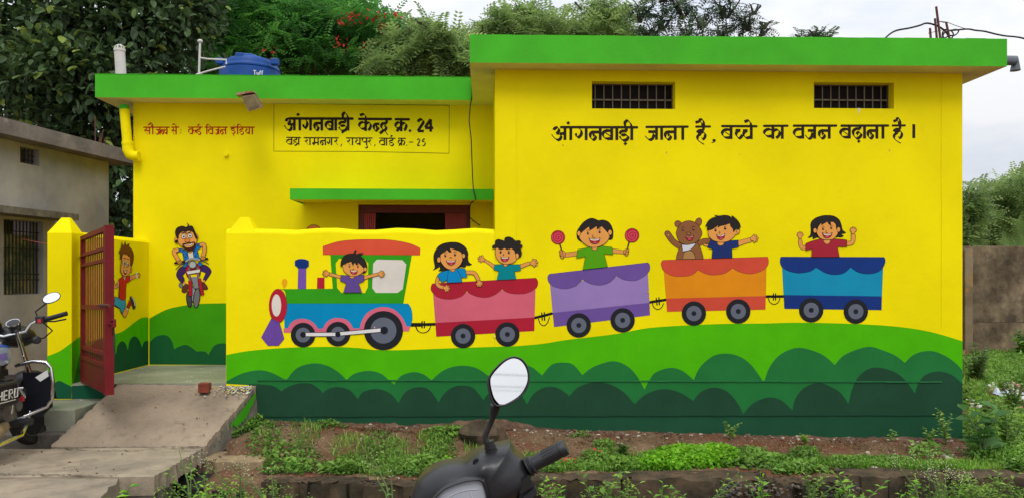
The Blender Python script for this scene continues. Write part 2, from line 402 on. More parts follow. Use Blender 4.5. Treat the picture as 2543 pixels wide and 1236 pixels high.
class Fig:
    def __init__(s, ox, oy, k, plane, step=.00022):
        s.ox, s.oy, s.k, s.plane = ox, oy, k, plane; s.layer = 0; s.st = step
        s.v = []; s.f = []; s.m = []; s.mats = []; s.xf = None
    def w(s, x, y, extra=0):
        if s.xf: x, y = s.xf(x, y)
        px, py = s.ox+x/s.k, s.oy+y/s.k; d = .0006+s.layer*s.st+extra
        if s.plane[0] == 'Y': return P(px, py, Y=s.plane[1]-d)
        return P(px, py, X=s.plane[1]+d)
    def mi(s, c):
        m = paint(tuple(c))
        if m not in s.mats: s.mats.append(m)
        return s.mats.index(m)
    def fill(s, pts, c):
        s.layer += 1
        tri = tessellate_polygon([[Vector((x, y, 0)) for x, y in pts]]); b = len(s.v)
        s.v += [s.w(x, y) for x, y in pts]
        for t in tri:
            q = [pts[i] for i in t]
            ar = (q[1][0]-q[0][0])*(q[2][1]-q[0][1])-(q[2][0]-q[0][0])*(q[1][1]-q[0][1])
            t = t if ar < 0 else t[::-1]      # face outwards
            s.f.append(tuple(i+b for i in t)); s.m.append(s.mi(c))
    def line(s, pts, c, wd, closed=False, nib=False, taper=None):
        """wd in photo pixels"""
        s.layer += 1
        if closed: pts = list(pts)+[pts[0]]
        hw = wd*s.k/2; b = len(s.v); n = len(pts); ci = s.mi(c)
        for i, (x, y) in enumerate(pts):
            a = pts[i-1] if i > 0 else (pts[-2] if closed else pts[i]); d = pts[i+1] if i < n-1 else (pts[1] if closed else pts[i])
            dx, dy = d[0]-a[0], d[1]-a[1]; l = math.hypot(dx, dy) or 1; dx /= l; dy /= l
            h = hw
            if nib: h = hw*max(.28, min(1.0, 1.32*abs(dx*.7071-dy*.7071)))
            if taper: h *= taper[0]+(taper[1]-taper[0])*i/(n-1)
            e = i*2e-6
            s.v += [s.w(x-dy*h, y+dx*h, e), s.w(x+dy*h, y-dx*h, e)]
        for i in range(n-1):
            s.f.append((b+2*i, b+2*i+2, b+2*i+3, b+2*i+1)); s.m.append(ci)
        if not closed and not nib and wd > 1.5:
            for (x, y) in (pts[0], pts[-1]):
                s.layer += .05; bb = len(s.v); s.v += [s.w(x+hw*math.cos(q*math.pi/5), y+hw*math.sin(q*math.pi/5)) for q in range(10)]
                s.f.append(tuple(bb+q for q in range(10))[::-1]); s.m.append(ci)
    def poly(s, p, c, o=1.1, oc=OUT, n=5):
        pts = curve(parse(p), True, n); s.fill(pts, c)
        if o: s.line(pts, oc, o, True)
    def stroke(s, p, c, wd, nib=False, taper=None, n=5):
        s.line(curve(parse(p), False, n), c, wd, nib=nib, taper=taper)
    def limb(s, p, c, wd, o=1.1, taper=None):
        """arm or leg: width in drawing units"""
        s.stroke(p, OUT, wd/s.k+2*o, taper=taper); s.stroke(p, c, wd/s.k, taper=taper)
    def ell(s, cx, cy, rx, ry, c, o=0, rot=0, n=28, oc=OUT):
        ca, sa = math.cos(rot), math.sin(rot)
        pts = [(cx+rx*math.cos(q)*ca-ry*math.sin(q)*sa, cy+rx*math.cos(q)*sa+ry*math.sin(q)*ca) for q in [2*math.pi*i/n for i in range(n)]]
        s.fill(pts, c)
        if o: s.line(pts, oc, o, True)
    def hand(s, x, y, ang, r, c, spread=2.2, nf=5):
        a0 = math.radians(ang)
        L_ = [(.95, .8), (1.25, 1), (1.4, 1), (1.3, 1), (1.05, .8)]
        fing = []
        for i in range(nf):
            a = a0+spread*(i/(nf-1)-.5); l = r*1.15*L_[i][0]
            fing.append([(x+r*.3*math.cos(a), y+r*.3*math.sin(a)), (x+l*math.cos(a), y+l*math.sin(a))])
        for f in fing: s.line(f, OUT, r*.46/s.k+2.0)
        s.ell(x, y, r*.62+1.0*s.k, r*.62+1.0*s.k, OUT, n=14)
        for f in fing: s.line(f, c, r*.46/s.k)
        s.ell(x, y, r*.62, r*.62, c, n=14)
    def build(s, name, parent, label=None, c=None):
        o = mk(name, s.v, s.f, s.mats, parent, s.m, c=c)
        if label: o['label'] = label
        return o
FR = ('Y', YF); BK = ('Y', YB); RT = ('X', XRW)
SK = (226, 156, 78); SKB = (226, 156, 78); HAIR = (42, 38, 36); WHT = (220, 214, 204); GREY = (98, 103, 116); TYR = (34, 36, 40); LIP = (168, 36, 50); TNG = (206, 90, 104)
G1, G2, G3, G4 = (76, 178, 2), (34, 112, 54), (32, 70, 48), (30, 76, 52)
def scal(s): return s
# ---- hills and bushes along the front
def band(name, top, bottom, c, parent, plane, label, lay=0, n=6):
    f = Fig(0, 0, 1, plane); f.layer = lay
    pts = curve(parse(top), False, n)+[(x, y) for x, y, _ in parse(bottom)]
    f.fill(pts, c); return f.build(name, parent, label)
base = '2390.3,1093 2300,1092 2180,1089 2100,1093 2050,1091 2010,1086 1960,1092 1888,1088 1800,1086 1723,1083 1640,1078 1558,1074 1500,1070 1448,1077 1400,1074 1365,1069 1330,1060 1296,1055 1250,1050 1225,1043 1190,1048 1150,1046 1080,1056 1000,1058 960,1050 930,1048 900,1052 860,1049 820,1050 760,1055 700,1050 650,1044 620,1044 618,955* 562,952*'
band('painted_hill', '562,880 620,870 700,863 770,860.5 830,860 890,863 935,868 1000,868 1080,865 1160,862 1225,860 1283,858 1350,852 1406,843 1530,828 1613,813 1723,806 1800,803 1899,802 1981,800 2118,803 2228,810 2311,823 2390.3,846', base, G1, bld, FR, 'bright green painted hill running under the train', 0)
band('painted_bushes', '562,946 599.5,926.6 641,918 674,924 711,943* 737,913 776,901 811,906 842,924 861,942.6* 880,926.6 916,919.5 946,926.6 968,944.5 979,953.6* 996,932 1026,922.8 1051,928 1071.6,943* 1095,922.5 1122.5,910 1155.5,906.8 1186,914 1213,932* 1240,910 1283,900 1320,910 1346,931* 1370.6,904 1398,899 1423,904 1446,930* 1475,909 1522,895.6 1558,908 1582.6,934 1600.5,966* 1613,942 1629,923 1665,912 1695.5,920 1723,942.4* 1739.5,909 1772.5,882 1808,877 1841,886 1869,909 1897,949* 1912,909 1939,878 1978,862.6 2013.6,868 2046.7,882 2073,905* 2099,879 2154,860 2195,869.5 2225.6,883 2247,899.7* 2272,877.7 2311,870 2346.7,882 2374,901 2390.3,919', base, G2, bld, FR, 'mid green painted bushes', 2)
f = Fig(0, 0, 1, FR); f.layer = 4
f.fill(curve(parse('618,953* 641,953* 678,957 698.6,970.7* 715,959.6 743,951 770,951 789.5,962 802,974.8* 817,964 839,959.6 866.5,966.5 880,979 889,990* 902,972 935,964.6 968,974.8 990,999.6* 1001,979 1018,965 1043,960 1067.5,968 1089.5,998* 1100.5,979 1120,962.4 1144.5,956 1175,962 1201,992.7* 1215,975 1255,960 1290,975 1308.7,1003* 1324,978 1346,963 1370.6,959 1392.7,966 1414,982* 1434,961.7 1461.5,950.7 1489,948 1522,956 1552,975 1575.7,1002.4* 1599,981 1626.6,968.5 1654,965 1690,974 1721,994* 1736.7,975.4 1756,964.4 1781,961.7 1808,972.7 1830,997.5 1846,1027* 1870.5,1000 1906,986 1939,992 1968,1018* 1975,989 1997,961.7 2033,949 2063,959 2088,975 2107,1001.6* 2115.5,967 2132,934 2157,915 2184,911.6 2223,923 2250,945 2272,976* 2280.6,950.7 2300,928.6 2333,921 2366,931 2390.3,953'), False)+[(x, y) for x, y, _ in parse(base)[:-2]], G3)
f.fill([(x, y) for x, y in [(620, 1033), (641, 1033), (900, 1034), (1200, 1031), (1500, 1031), (1800, 1031), (2060, 1032), (2390.3, 1029)]]+[(x, y) for x, y, _ in parse(base)[:-3]], G4)
f.build('painted_bushes', bld, 'darkest green painted bushes along the plinth')
# ---- left wall, pillar and back wall hills
f = Fig(0, 0, 1, RT)
f.fill(curve(parse('212,850* 240,842 271,831 302,823 333,800 352,788 368.5,787*'), False)+[(368.5, 904), (271, 929), (212, 945)], G1)
f.fill(curve(parse('212,872* 240,845 262,842 275,848 288,879* 292,858 302,846 312,852 317.6,869.6* 322,845 333,834 345,842 352.5,862* 358,848 368.5,845*'), False)+[(368.5, 904), (271, 929), (212, 945)], (26, 84, 50))
f.build('painted_hill', yw, 'green painted hill with dark bushes')
f = Fig(0, 0, 1, BK)
f.fill(curve(parse('371,790* 411,768.6 450,759 488.5,754 562,752 760,752'), False)+[(760, 906), (371, 904)], (64, 154, 12))
f.fill(curve(parse('371,850* 387.5,834.7 411,831 426,844 432,866* 461,855 488.5,871.6* 508,871.6 517.6,880.5* 531,858 547,852 562,853 600,870 760,870'), False)+[(760, 906), (371, 904)], (26, 92, 50))
f.build('painted_hill', bld, 'green painted hill with dark bushes under the motorcyclist')
f = Fig(0, 0, 1, FR)
f.fill(curve(parse('117.5,883* 146.6,871.6 177.6,850*'), False)+[(177.6, 989.5), (117.3, 989.5)], G1)
f.fill(curve(parse('117.5,982* 127,959 140,947 150,945 162,951 178,959'), False)+[(177.6, 989.5), (117.3, 989.5)], (22, 84, 56))
f.build('painted_hill', yw)
f = Fig(0, 0, 1, FR); f.fill([(178.5, 957), (300, 953), (310, 989), (178.5, 989)], (20, 78, 54)); f.build('painted_hill', yw, 'dark green painted strip under the gate')
f = Fig(0, 0, 1, ('X', px1)); f.fill(curve(parse('178.6,850* 192,839 204,832*'), False)+[(204, 944), (178.6, 957)], G1); f.fill([(187, 932), (195, 890), (204, 858), (204, 944), (181, 955)], (40, 118, 40)); f.build('painted_hill', yw)
# ---- railway engine
BLK = (30, 26, 22)
e = Fig(640, 590, 4.261, FR); e.layer = 2
e.stroke('1620,917* 1735,917*', BLK, 9.5); 
e.poly('690,92* 840,45 1000,25 1200,20 1400,25 1600,60 1718,110* 1718,182* 690,178*', (214, 82, 54), .8, (150, 40, 30))
e.poly('768,180* 1630,185* 1540,694* 300,694* 300,640 285,560 235,540* 795,536*', (52, 154, 22), .0)
e.poly('860,222* 1130,222* 1170,270* 1165,520* 1135,580* 885,580* 842,530* 825,270*', YEL, 0)
e.poly('1260,230* 1530,235* 1573,280* 1535,540* 1480,580* 1250,580* 1212,530* 1222,272*', (220, 212, 200), 0)
e.poly('300,694* 1590,694* 1625,750 1636,850 1615,940* 1000,965* 283,960* 283,850*', (0, 136, 186), .6, (0, 90, 120))
e.poly('272,955* 320,955* 345,905 400,865 475,853 550,870 600,905 640,960* 690,957* 720,900 780,855 850,845 930,860 980,900 1010,955* 1080,955* 1100,880 1160,790 1260,740 1350,730 1450,760 1530,840 1560,900 1580,935* 1618,935* 1600,985* 1540,985* 980,998* 275,1000*', (214, 104, 126), 0)
e.poly('424,538* 430,322* 512,322* 510,538*', (116, 82, 166), .6, (70, 40, 110)); e.poly('430,322* 393,290* 393,240* 430,225 470,222 510,228 541,245* 541,298* 512,322*', (20, 50, 116), 0)
e.poly('630,418* 706,418* 706,535* 627,535*', (178, 32, 50), 0); e.poly('283,430 310,450 305,490 285,530* 262,500 255,455', (240, 166, 24), 0)
e.poly('145,850* 230,890* 280,1065* 220,1138* 108,1138* 38,1050*', (108, 72, 156), .6, (60, 40, 90))
eo = e.build('painted_engine', bld, 'painted toy steam engine with red roof, green cab and blue body')
def wheels(ox, oy, k, L_, name='painted_wheel', parent=None, lay=14):
    for (x, y, r, ri, rh) in L_:
        f = Fig(ox, oy, k, FR); f.layer = lay
        f.ell(x, y, r, r, TYR, n=40); f.ell(x, y, ri, ri, GREY, n=32)
        if rh: f.ell(x, y, rh, rh, (32, 38, 46), n=18)
        f.build(name, parent)
wheels(640, 590, 4.261, [(480, 1025, 130, 78, 0), (850, 1015, 130, 77, 0), (1330, 978, 207, 138, 0)], parent=eo, lay=18)
f = Fig(640, 590, 4.261, FR); f.layer = 24
for (x0, y0, x1, y1) in ((500, 1020, 830, 1018), (870, 1012, 1310, 973)):
    f.line([(x0, y0), (x1, y1)], (24, 22, 22), 11.2); f.line([(x0+8, y0), (x1-8, y1)], (222, 220, 218), 8.2)
f.ell(480, 1022, 30, 30, (28, 32, 38)); f.ell(848, 1018, 28, 28, (28, 32, 38)); f.ell(1338, 976, 40, 40, (28, 32, 38)); f.build('painted_rod', eo)
f = Fig(640, 590, 4.261, FR); f.layer = 16
f.ell(215, 718, 95, 180, (180, 32, 52), .6, n=40); f.ell(198, 712, 50, 117, (222, 214, 202), n=32); f.build('painted_lamp', eo)
# ---- wagons
def wagon(ox, oy, body, low, can, cb, cl, cc, wh, label):
    f = Fig(ox, oy, 6.18, FR); f.layer = 3
    f.poly(body, cb, .6, tuple(int(q*.7) for q in cb)); f.poly(low, cl, 0)
    o = f.build('painted_wagon', bld, label)
    f = Fig(ox, oy, 6.18, FR); f.layer = 8; f.poly(can, cc, .6, tuple(int(q*.6) for q in cc)); f.build('painted_canopy', o)
    wheels(ox, oy, 6.18, [(x, y, 187, 117, 38) for x, y in wh], parent=o)
    return o
wagon(1020, 670, '345,370* 1915,280* 1900,725* 378,808*', '378,808* 1900,725* 1897,930* 392,1018*', '330,205* 1925,118* 1950,170 1948,230 1915,280 1800,345 1650,365 1500,345 1400,290* 1300,370 1180,415 1050,410 930,370 863,318* 780,400 650,440 520,440 400,405 320,320 310,260', (210, 98, 116), (172, 32, 52), (172, 32, 52), [(803, 1008), (1483, 983)], 'painted pink wagon with crimson scalloped canopy')
wagon(1350, 640, '100,405* 1600,235* 1625,685* 140,840*', '140,840* 1625,685* 1633,875* 160,1055*', '90,243* 1600,68* 1630,110 1625,190 1560,265 1440,335 1330,345 1220,325 1115,270* 1030,360 920,405 820,412 700,385 598,325* 500,420 400,460 280,468 150,430 80,370 62,290', (148, 122, 180), (108, 80, 150), (108, 80, 150), [(540, 1030), (1213, 952)], 'painted lilac wagon with violet scalloped canopy')
wagon(1600, 620, '300,320* 1875,240* 1865,705* 335,745*', '335,745* 1865,705* 1860,912* 350,945*', '290,155* 1890,105* 1908,170 1880,260 1780,330 1640,365 1520,350 1430,320 1355,275* 1240,355 1080,382 950,365 825,305* 720,385 560,405 420,390 300,320 260,230 265,180', (224, 138, 20), (204, 76, 54), (204, 76, 54), [(762, 972), (1443, 940)], 'painted orange wagon with red scalloped canopy')
wagon(1880, 620, '385,265* 1935,270* 1917,710* 408,690*', '408,690* 1917,710* 1912,920* 420,900*', '370,105* 1950,110* 1970,170 1935,265 1850,340 1710,367 1600,355 1520,325 1438,265* 1330,355 1180,378 1050,350 980,310 905,268* 820,325 700,350 600,350 480,320 390,265 355,190 360,120', (22, 140, 176), (24, 52, 120), (24, 54, 122), [(832, 922), (1517, 943)], 'painted light blue wagon with navy scalloped canopy')
for (ox, oy, a, b, c, d) in ((1020, 670, '20,838 365,825', '175,785 176,880', '208,785 210,880', '75,860 110,930 190,960 270,930 305,860'),
                             (1020, 670, '1905,730 2163,665', '2010,655 2020,765', '2050,648 2055,768', '1960,745 1990,820 2050,850 2100,800 2130,720'),
                             (1600, 620, '85,800 330,762', '185,740 197,840', '225,730 232,835', '125,815 150,880 210,910 265,880 295,820'),
                             (1880, 620, '135,712 410,710', '252,668 252,765', '285,668 285,765', '170,735 200,800 265,832 325,800 352,735')):
    f = Fig(ox, oy, 6.18, FR); f.layer = 1
    f.stroke(a, BLK, 6.6); f.stroke(b, BLK, 3); f.stroke(c, BLK, 3); f.stroke(d, BLK, 2.1); f.build('painted_coupling', bld)
f = Fig(640, 590, 4.261, FR); f.layer = 1; f.stroke('1738,885 1738,948', BLK, 3); f.stroke('1763,885 1763,948', BLK, 3); f.stroke('1675,935 1700,985 1750,1003 1800,985 1830,935', BLK, 2.1); f.stroke('1765,915 1875,912', BLK, 7); f.build('painted_coupling', bld)
def mouth(f, m, teeth, tx, ty, tr=1.0):
    f.poly(m, LIP, .8); f.poly(teeth, WHT, 0); f.ell(tx, ty, 4.0*f.k*tr, 1.7*f.k*tr, TNG, n=14)
def eyes(f, L_, c=(62, 20, 14)):
    for (x, y, rx, ry) in L_:
        f.ell(x, y, rx, ry, c, n=16); f.ell(x+rx*.25, y-ry*.35, rx*.3, ry*.25, WHT, n=8)
        f.stroke('%f,%f %f,%f %f,%f' % (x-rx*1.5, y-ry*1.5, x, y-ry*2.0, x+rx*1.5, y-ry*1.55), OUT, .9)
# ---- driver in the engine
f = Fig(780, 600, 8.83, FR); f.layer = 14
f.limb('600,775 470,740 345,705', SK, 62); f.hand(295, 690, 178, 62, SK); f.limb('1085,790 1240,745 1390,705', SK, 60, taper=(1.1, .9)); f.hand(1440, 700, 0, 60, SK)
f.poly('590,722* 760,735 1095,718* 1093,860* 975,905* 1050,1108* 640,1108* 705,910* 575,850*', (98, 72, 142))
f.ell(830, 762, 48, 38, SK, 1)
f.poly('632,560 650,470 850,400 1080,440 1130,560 1060,670 940,740 820,752 720,700 650,630', SK)
f.poly('582,550* 590,430 640,330 730,270 830,258 865,262* 890,200 925,175* 908,240 915,280* 1000,250 1080,250* 1035,280 1015,315* 1110,390 1155,500 1160,600 1120,670 1060,685* 1105,640 1110,590 1090,575* 1030,510 965,450* 940,515* 885,450* 855,525* 815,430* 700,470 685,510* 670,480* 610,520', HAIR)
f.ell(1125, 598, 34, 46, SK, 1)
eyes(f, [(775, 535, 17, 24), (962, 540, 17, 24)]); f.stroke('835,585 850,605 880,590', OUT, 1)
mouth(f, '790,600* 870,640 950,618* 930,690 860,705 805,670', '800,615* 870,640 943,624* 915,652 860,658 815,642', 862, 685, .8)
f.build('painted_child', bld, 'painted boy in a violet shirt waving from the engine cab')
# ---- pink wagon: curly boy, long haired girl
f = Fig(1060, 580, 8.24, FR)
f.limb('1380,680 1280,600 1190,550', SK, 62, taper=(1.1, .8)); f.hand(1150, 525, 195, 60, SK); f.limb('1915,668 2080,605', SK, 66, taper=(1.1, .9)); f.hand(2155, 595, -8, 66, SK)
f.poly('1390,625* 1560,625* 1610,665 1660,625* 1910,625* 1920,750* 1795,765* 1830,925* 1430,945* 1475,765* 1365,730*', (0, 132, 138))
f.poly('1560,615* 1660,615* 1640,655 1610,668 1580,655', SK)
f.poly('1400,400 1400,340 1425,270 1500,250 1600,250 1720,260 1800,320 1840,420 1840,500 1800,570 1700,610 1600,615 1500,580 1430,500', SK)
f.poly('1345,300* 1345,250 1400,222* 1405,150 1470,118 1590,155* 1600,90 1670,68 1740,90 1810,150* 1900,145 1920,190 1890,212* 1950,240 1945,290 1910,300* 1940,380 1925,460 1870,490* 1870,420 1810,410* 1795,345* 1730,295* 1640,320 1590,290* 1540,320 1480,315 1450,285* 1390,300', HAIR)
f.ell(1848, 450, 34, 56, SK, 1)
eyes(f, [(1510, 372, 21, 34), (1678, 378, 21, 34)]); f.stroke('1585,413 1560,430 1578,447', OUT, 1)
mouth(f, '1510,460* 1600,490 1685,462* 1665,530 1600,565 1530,540', '1522,472* 1600,492 1672,472* 1650,498 1600,508 1545,500', 1595, 543)
f.build('painted_child', bld, 'painted curly haired boy in a teal shirt with open arms')
f = Fig(1060, 580, 8.24, FR); f.layer = 11
f.poly('125,740* 165,680 140,500 160,380 240,260 350,200 500,178 650,190 780,270 840,380 840,500 860,580 920,620* 860,645 790,630* 800,660 770,680 690,672* 500,745 350,755 240,755* 270,720 265,665* 210,700', HAIR)
f.limb('235,890 208,985 240,1060 330,1095', SK, 64); f.hand(372, 1105, 10, 56, SK)
f.limb('810,790 950,792 1010,845 1055,945', SK, 66); f.hand(1068, 985, 75, 54, SK)
f.poly('215,850* 290,780 440,740* 610,700* 700,700 780,710* 825,890* 705,885* 720,984* 405,1000* 410,940* 310,995*', (6, 134, 192))
f.stroke('440,745* 412,990*', OUT, 1.1); f.stroke('615,710* 705,885* 720,980*', OUT, 1.1); f.poly('470,725* 590,715* 560,765 525,772 490,760', SK)
f.poly('275,480* 290,420 400,345* 412,322* 450,370 505,380* 475,320 475,295* 560,320 690,370 725,440* 728,540 680,640 590,710 480,730 380,690 310,610 272,540', SK)
f.ell(245, 530, 36, 58, SK, 1); f.ell(752, 450, 33, 48, SK, 1)
eyes(f, [(378, 445, 21, 33), (578, 425, 21, 33)]); f.stroke('460,492 487,478 517,492', OUT, 1.1)
mouth(f, '395,540* 500,560 592,522* 570,600 500,640 430,612', '405,548* 500,562 582,532* 560,565 500,578 430,572', 500, 612)
f.build('painted_child', bld, 'painted long haired girl in a blue shirt leaning on the pink wagon')
# ---- lilac wagon: child with lollipops
f = Fig(1360, 530, 8.2417, FR)
f.poly('600,480* 600,380 660,270 760,160 900,100 1040,148* 1150,138 1260,190 1330,320 1340,440 1325,520 1280,545 1250,530* 1240,450 700,500 715,595* 650,560 612,520', HAIR)
f.limb('600,818 380,842', SK, 84); f.limb('1335,765 1565,790', SK, 74, taper=(1.1, .8))
f.stroke('248,620* 292,770*', (58, 26, 16), 3.4); f.stroke('1668,590* 1628,735*', (58, 26, 16), 3.4)
for (x, y, r) in ((212, 490, 140), (1727, 450, 143)):
    f.ell(x, y, r, r, (186, 38, 60), 1.1, n=36)
    f.line([(x+r*.9*(t/26)*math.cos(t*.62), y+r*.9*(t/26)*math.sin(t*.62)) for t in range(3, 27)], (214, 84, 100), 2.2)
f.ell(305, 830, 58, 78, SK, 1.1)
for i in range(4): f.ell(272+i*9, 775+i*40, 36, 21, SK, 1.1, .25, 16)
f.ell(1610, 785, 52, 58, SK, 1.1)
for i in range(4): f.ell(1636-i*6, 742+i*32, 34, 17, SK, 1.1, -.2, 16)
f.poly('615,735* 880,690* 960,720 1100,668* 1320,690* 1340,835* 1155,820* 1230,1087* 718,1145* 775,875* 590,910*', (84, 160, 14))
f.poly('898,690* 1025,685* 1005,735 960,752 920,735', SK)
f.poly('640,450* 680,405* 760,335 845,268* 862,350* 1005,262* 1005,330* 1110,265* 1235,400* 1265,440 1240,540 1150,630 1000,690 850,680 730,600 660,520', SK)
f.ell(640, 410, 36, 52, SK, 1); f.ell(1278, 390, 40, 56, SK, 1)
eyes(f, [(825, 405, 21, 33), (1065, 378, 21, 33)]); f.stroke('930,440 915,480 945,500 970,490', OUT, 1.1)
mouth(f, '845,500* 960,535 1075,495* 1050,590 960,625 880,590', '860,512* 960,540 1065,506* 1040,545 960,562 885,548', 970, 598)
f.build('painted_child', bld, 'painted child in a green shirt holding up two red lollipops')
# ---- orange wagon: bear and boy
BR = (140, 90, 54)
f = Fig(1640, 520, 8.828, FR)
f.ell(390, 325, 82, 72, BR, 1.1, .7); f.ell(835, 285, 72, 98, BR, 1.1, .35)
f.limb('420,800 280,700 155,530', BR, 118); f.ell(175, 560, 24, 28, (196, 150, 100), .8)
f.limb('860,740 960,695 1080,690', BR, 105)
f.poly('345,1090* 370,960 440,820 560,720 780,730 880,840 950,1085*', BR); f.poly('495,1085* 510,960 600,900 690,910 750,990 765,1082*', (172, 128, 76))
f.poly('355,560 370,430 470,300 620,250 760,290 860,390 915,520 860,650 740,740 580,770 430,720', BR)
f.poly('470,768* 600,775 785,735* 720,820 640,885 490,920*', (208, 210, 214))
eyes(f, [(495, 447, 25, 29), (725, 430, 25, 29)]); f.poly('575,505* 660,505* 650,550 615,565 585,540', (160, 106, 66))
mouth(f, '548,597* 640,610 730,572* 700,660 630,685 580,650', '565,600* 640,612 720,586* 690,606 640,616 590,610', 640, 655)
f.build('painted_bear', bld, 'painted brown bear with white scarf waving')
f = Fig(1640, 520, 8.828, FR); f.layer = 13
f.limb('1040,790 965,775', SK, 40)
f.limb('1710,745 1820,710 1950,675', SK, 100, taper=(1.1, .8)); f.hand(2020, 640, -5, 70, SK)
f.poly('1100,670* 1235,722* 1320,790 1400,715* 1510,688* 1705,672* 1715,825* 1565,860* 1580,1055* 1125,1068* 1145,870* 1030,830*', (32, 50, 106))
f.poly('1240,718* 1398,715* 1375,775 1320,795 1265,775', SK)
f.poly('1050,560 1050,460* 1260,345* 1265,405* 1310,370 1530,310* 1600,440 1600,500* 1670,430 1735,450 1730,520 1650,552* 1600,620 1480,700 1330,720 1180,690 1090,625', SK)
f.poly('990,370* 1050,260 1130,195 1225,172* 1190,125* 1280,145 1400,130 1500,145 1565,190* 1570,135* 1680,230 1740,320 1762,410* 1735,380* 1735,445* 1650,440 1600,500* 1590,430 1540,370 1530,310* 1420,330 1310,365 1265,405* 1265,345* 1150,430 1050,460* 1025,430 1040,372*', HAIR)
f.stroke('1700,440 1660,480 1690,510', OUT, 1)
eyes(f, [(1210, 452, 24, 38), (1420, 412, 24, 38)]); f.stroke('1303,478 1285,515 1315,524', OUT, 1.1)
mouth(f, '1228,538* 1320,580 1420,522* 1400,620 1330,668 1260,630', '1240,550* 1320,582 1410,536* 1390,575 1325,592 1262,580', 1335, 640)
f.build('painted_child', bld, 'painted boy in a navy shirt beside the bear')
# ---- blue wagon: girl in red
f = Fig(1960, 520, 9.5056, FR)
f.poly('440,670* 500,600 510,480 510,330 600,220 750,160 900,143 1060,165 1180,250 1230,370 1260,490 1340,548* 1290,575 1220,580* 1285,630* 1230,660 1130,655* 900,700 650,665* 560,710* 550,640* 500,665', HAIR)
f.limb('400,890 310,900 270,830 258,740', SK, 84); f.hand(255, 650, -92, 66, SK, 1.9); f.limb('1360,805 1470,790 1510,720 1510,610', SK, 88); f.hand(1505, 535, -85, 66, SK, 1.9)
f.poly('390,805* 560,740 730,700* 1040,695* 1200,702 1360,722* 1360,885* 1140,878* 1188,1118* 525,1118* 540,930* 395,970*', (164, 40, 54))
f.poly('800,725* 975,725* 955,790 900,822 835,795', SK)
f.poly('640,530 665,480* 690,400 755,318* 757,372* 900,290* 935,350 985,375* 970,300* 1040,300 1100,360 1110,450* 1150,520 1130,600 1050,690 940,720 800,710 700,650', SK)
f.ell(610, 500, 42, 58, SK, 1); f.ell(1165, 475, 40, 58, SK, 1)
eyes(f, [(800, 460, 24, 33), (992, 438, 24, 31)]); f.stroke('877,498 862,540 885,557 910,545', OUT, 1.1)
mouth(f, '780,545* 900,590 1020,545* 980,640 890,682 810,640', '800,565* 900,595 995,568* 965,605 900,618 830,602', 890, 655)
f.build('painted_child', bld, 'painted girl in a red shirt raising both hands')
# ---- back wall: motorcyclist
f = Fig(420, 550, 5.618, BK); f.layer = 2
f.ell(165, 885, 28, 38, (120, 122, 126), 1.1, -.3)
f.poly('235,615* 150,640 100,740 160,840 205,855* 215,800 190,750* 240,690*', (62, 38, 92)); f.poly('430,600* 500,600 570,650 585,710 505,830* 470,812* 510,712* 430,680*', (62, 38, 92))
f.ell(218, 852, 20, 20, SK); f.ell(486, 828, 16, 18, SK)
f.poly('175,960 205,890 240,865 262,880 258,950 215,990', (98, 54, 40)); f.poly('450,850 490,848 538,915 520,945 460,930', (98, 54, 40))
f.ell(280, 1080, 38, 112, (70, 72, 76), 2, -.1); f.ell(342, 1010, 30, 120, (150, 152, 156), 1.6); f.ell(385, 1060, 44, 138, (112, 114, 118), 2, .1)
f.ell(336, 690, 104, 125, (180, 30, 50), 1.1)
f.poly('110,370* 200,385 250,420* 285,525* 235,635* 190,630* 205,560 180,430 118,425*', (34, 114, 186)); f.poly('445,298* 380,320 335,390* 345,520* 430,525* 395,400* 450,355*', (34, 114, 186)); f.poly('400,560* 435,560* 468,590 440,618 405,600', (34, 114, 186))
for (x, y) in ((155, 395), (200, 405), (195, 460), (225, 490), (250, 455), (215, 570), (250, 590), (365, 370), (400, 335), (350, 410), (395, 440), (375, 480), (425, 575)): f.ell(x, y, 8, 11, (16, 44, 110), n=8)
f.poly('255,420* 330,400* 345,515* 278,520*', (214, 208, 190)); f.poly('255,420* 330,400* 300,435', SKB)
f.poly('300,760* 395,760* 415,925* 345,930* 330,860*', (128, 132, 138)); f.poly('300,738* 385,730* 390,765* 305,770*', (226, 206, 20), 0)
f.stroke('282,640* 285,830*', (110, 112, 116), 4.4); f.stroke('395,640* 412,810*', (110, 112, 116), 4.4)
f.poly('270,820* 318,820* 322,1030* 275,1030*', (180, 30, 50)); f.poly('400,790* 440,785* 488,1012* 445,1028*', (180, 30, 50))
f.poly('240,690* 430,657* 430,692* 420,705 260,733*', (214, 212, 206))
f.stroke('95,660 150,610 210,580', (50, 52, 56), 2.2); f.stroke('550,588 500,560 420,540', (50, 52, 56), 2.2)
f.stroke('85,576 190,560 240,548', (44, 32, 28), 6); f.stroke('430,522 530,516', (44, 32, 28), 6); f.stroke('235,552 300,515 380,520 425,530', (150, 156, 164), 4.4)
f.limb('112,396 68,410 78,450 135,545', SKB, 46); f.limb('448,322 485,322 492,400 470,490', SKB, 46)
f.ell(145, 562, 32, 24, SKB, 1); f.ell(470, 508, 32, 24, SKB, 1)
for i in range(3): f.stroke('%d,548 %d,575' % (130+i*14, 128+i*14), OUT, .8); f.stroke('%d,495 %d,522' % (456+i*14, 454+i*14), OUT, .8)
f.ell(328, 597, 56, 54, (120, 124, 130), 1.2, n=28); f.ell(326, 597, 42, 40, (176, 178, 182), n=24)
f.ell(95, 262, 24, 36, SKB, 1); f.ell(380, 208, 22, 36, SKB, 1)
f.poly('122,250 135,190 200,135 330,140 385,200 382,290 345,350 270,375 190,355 135,305', SKB)
f.poly('185,310* 190,350 215,380 260,405 310,402 355,365 368,300* 345,283 300,292 250,300 210,303', (70, 30, 18), .6)
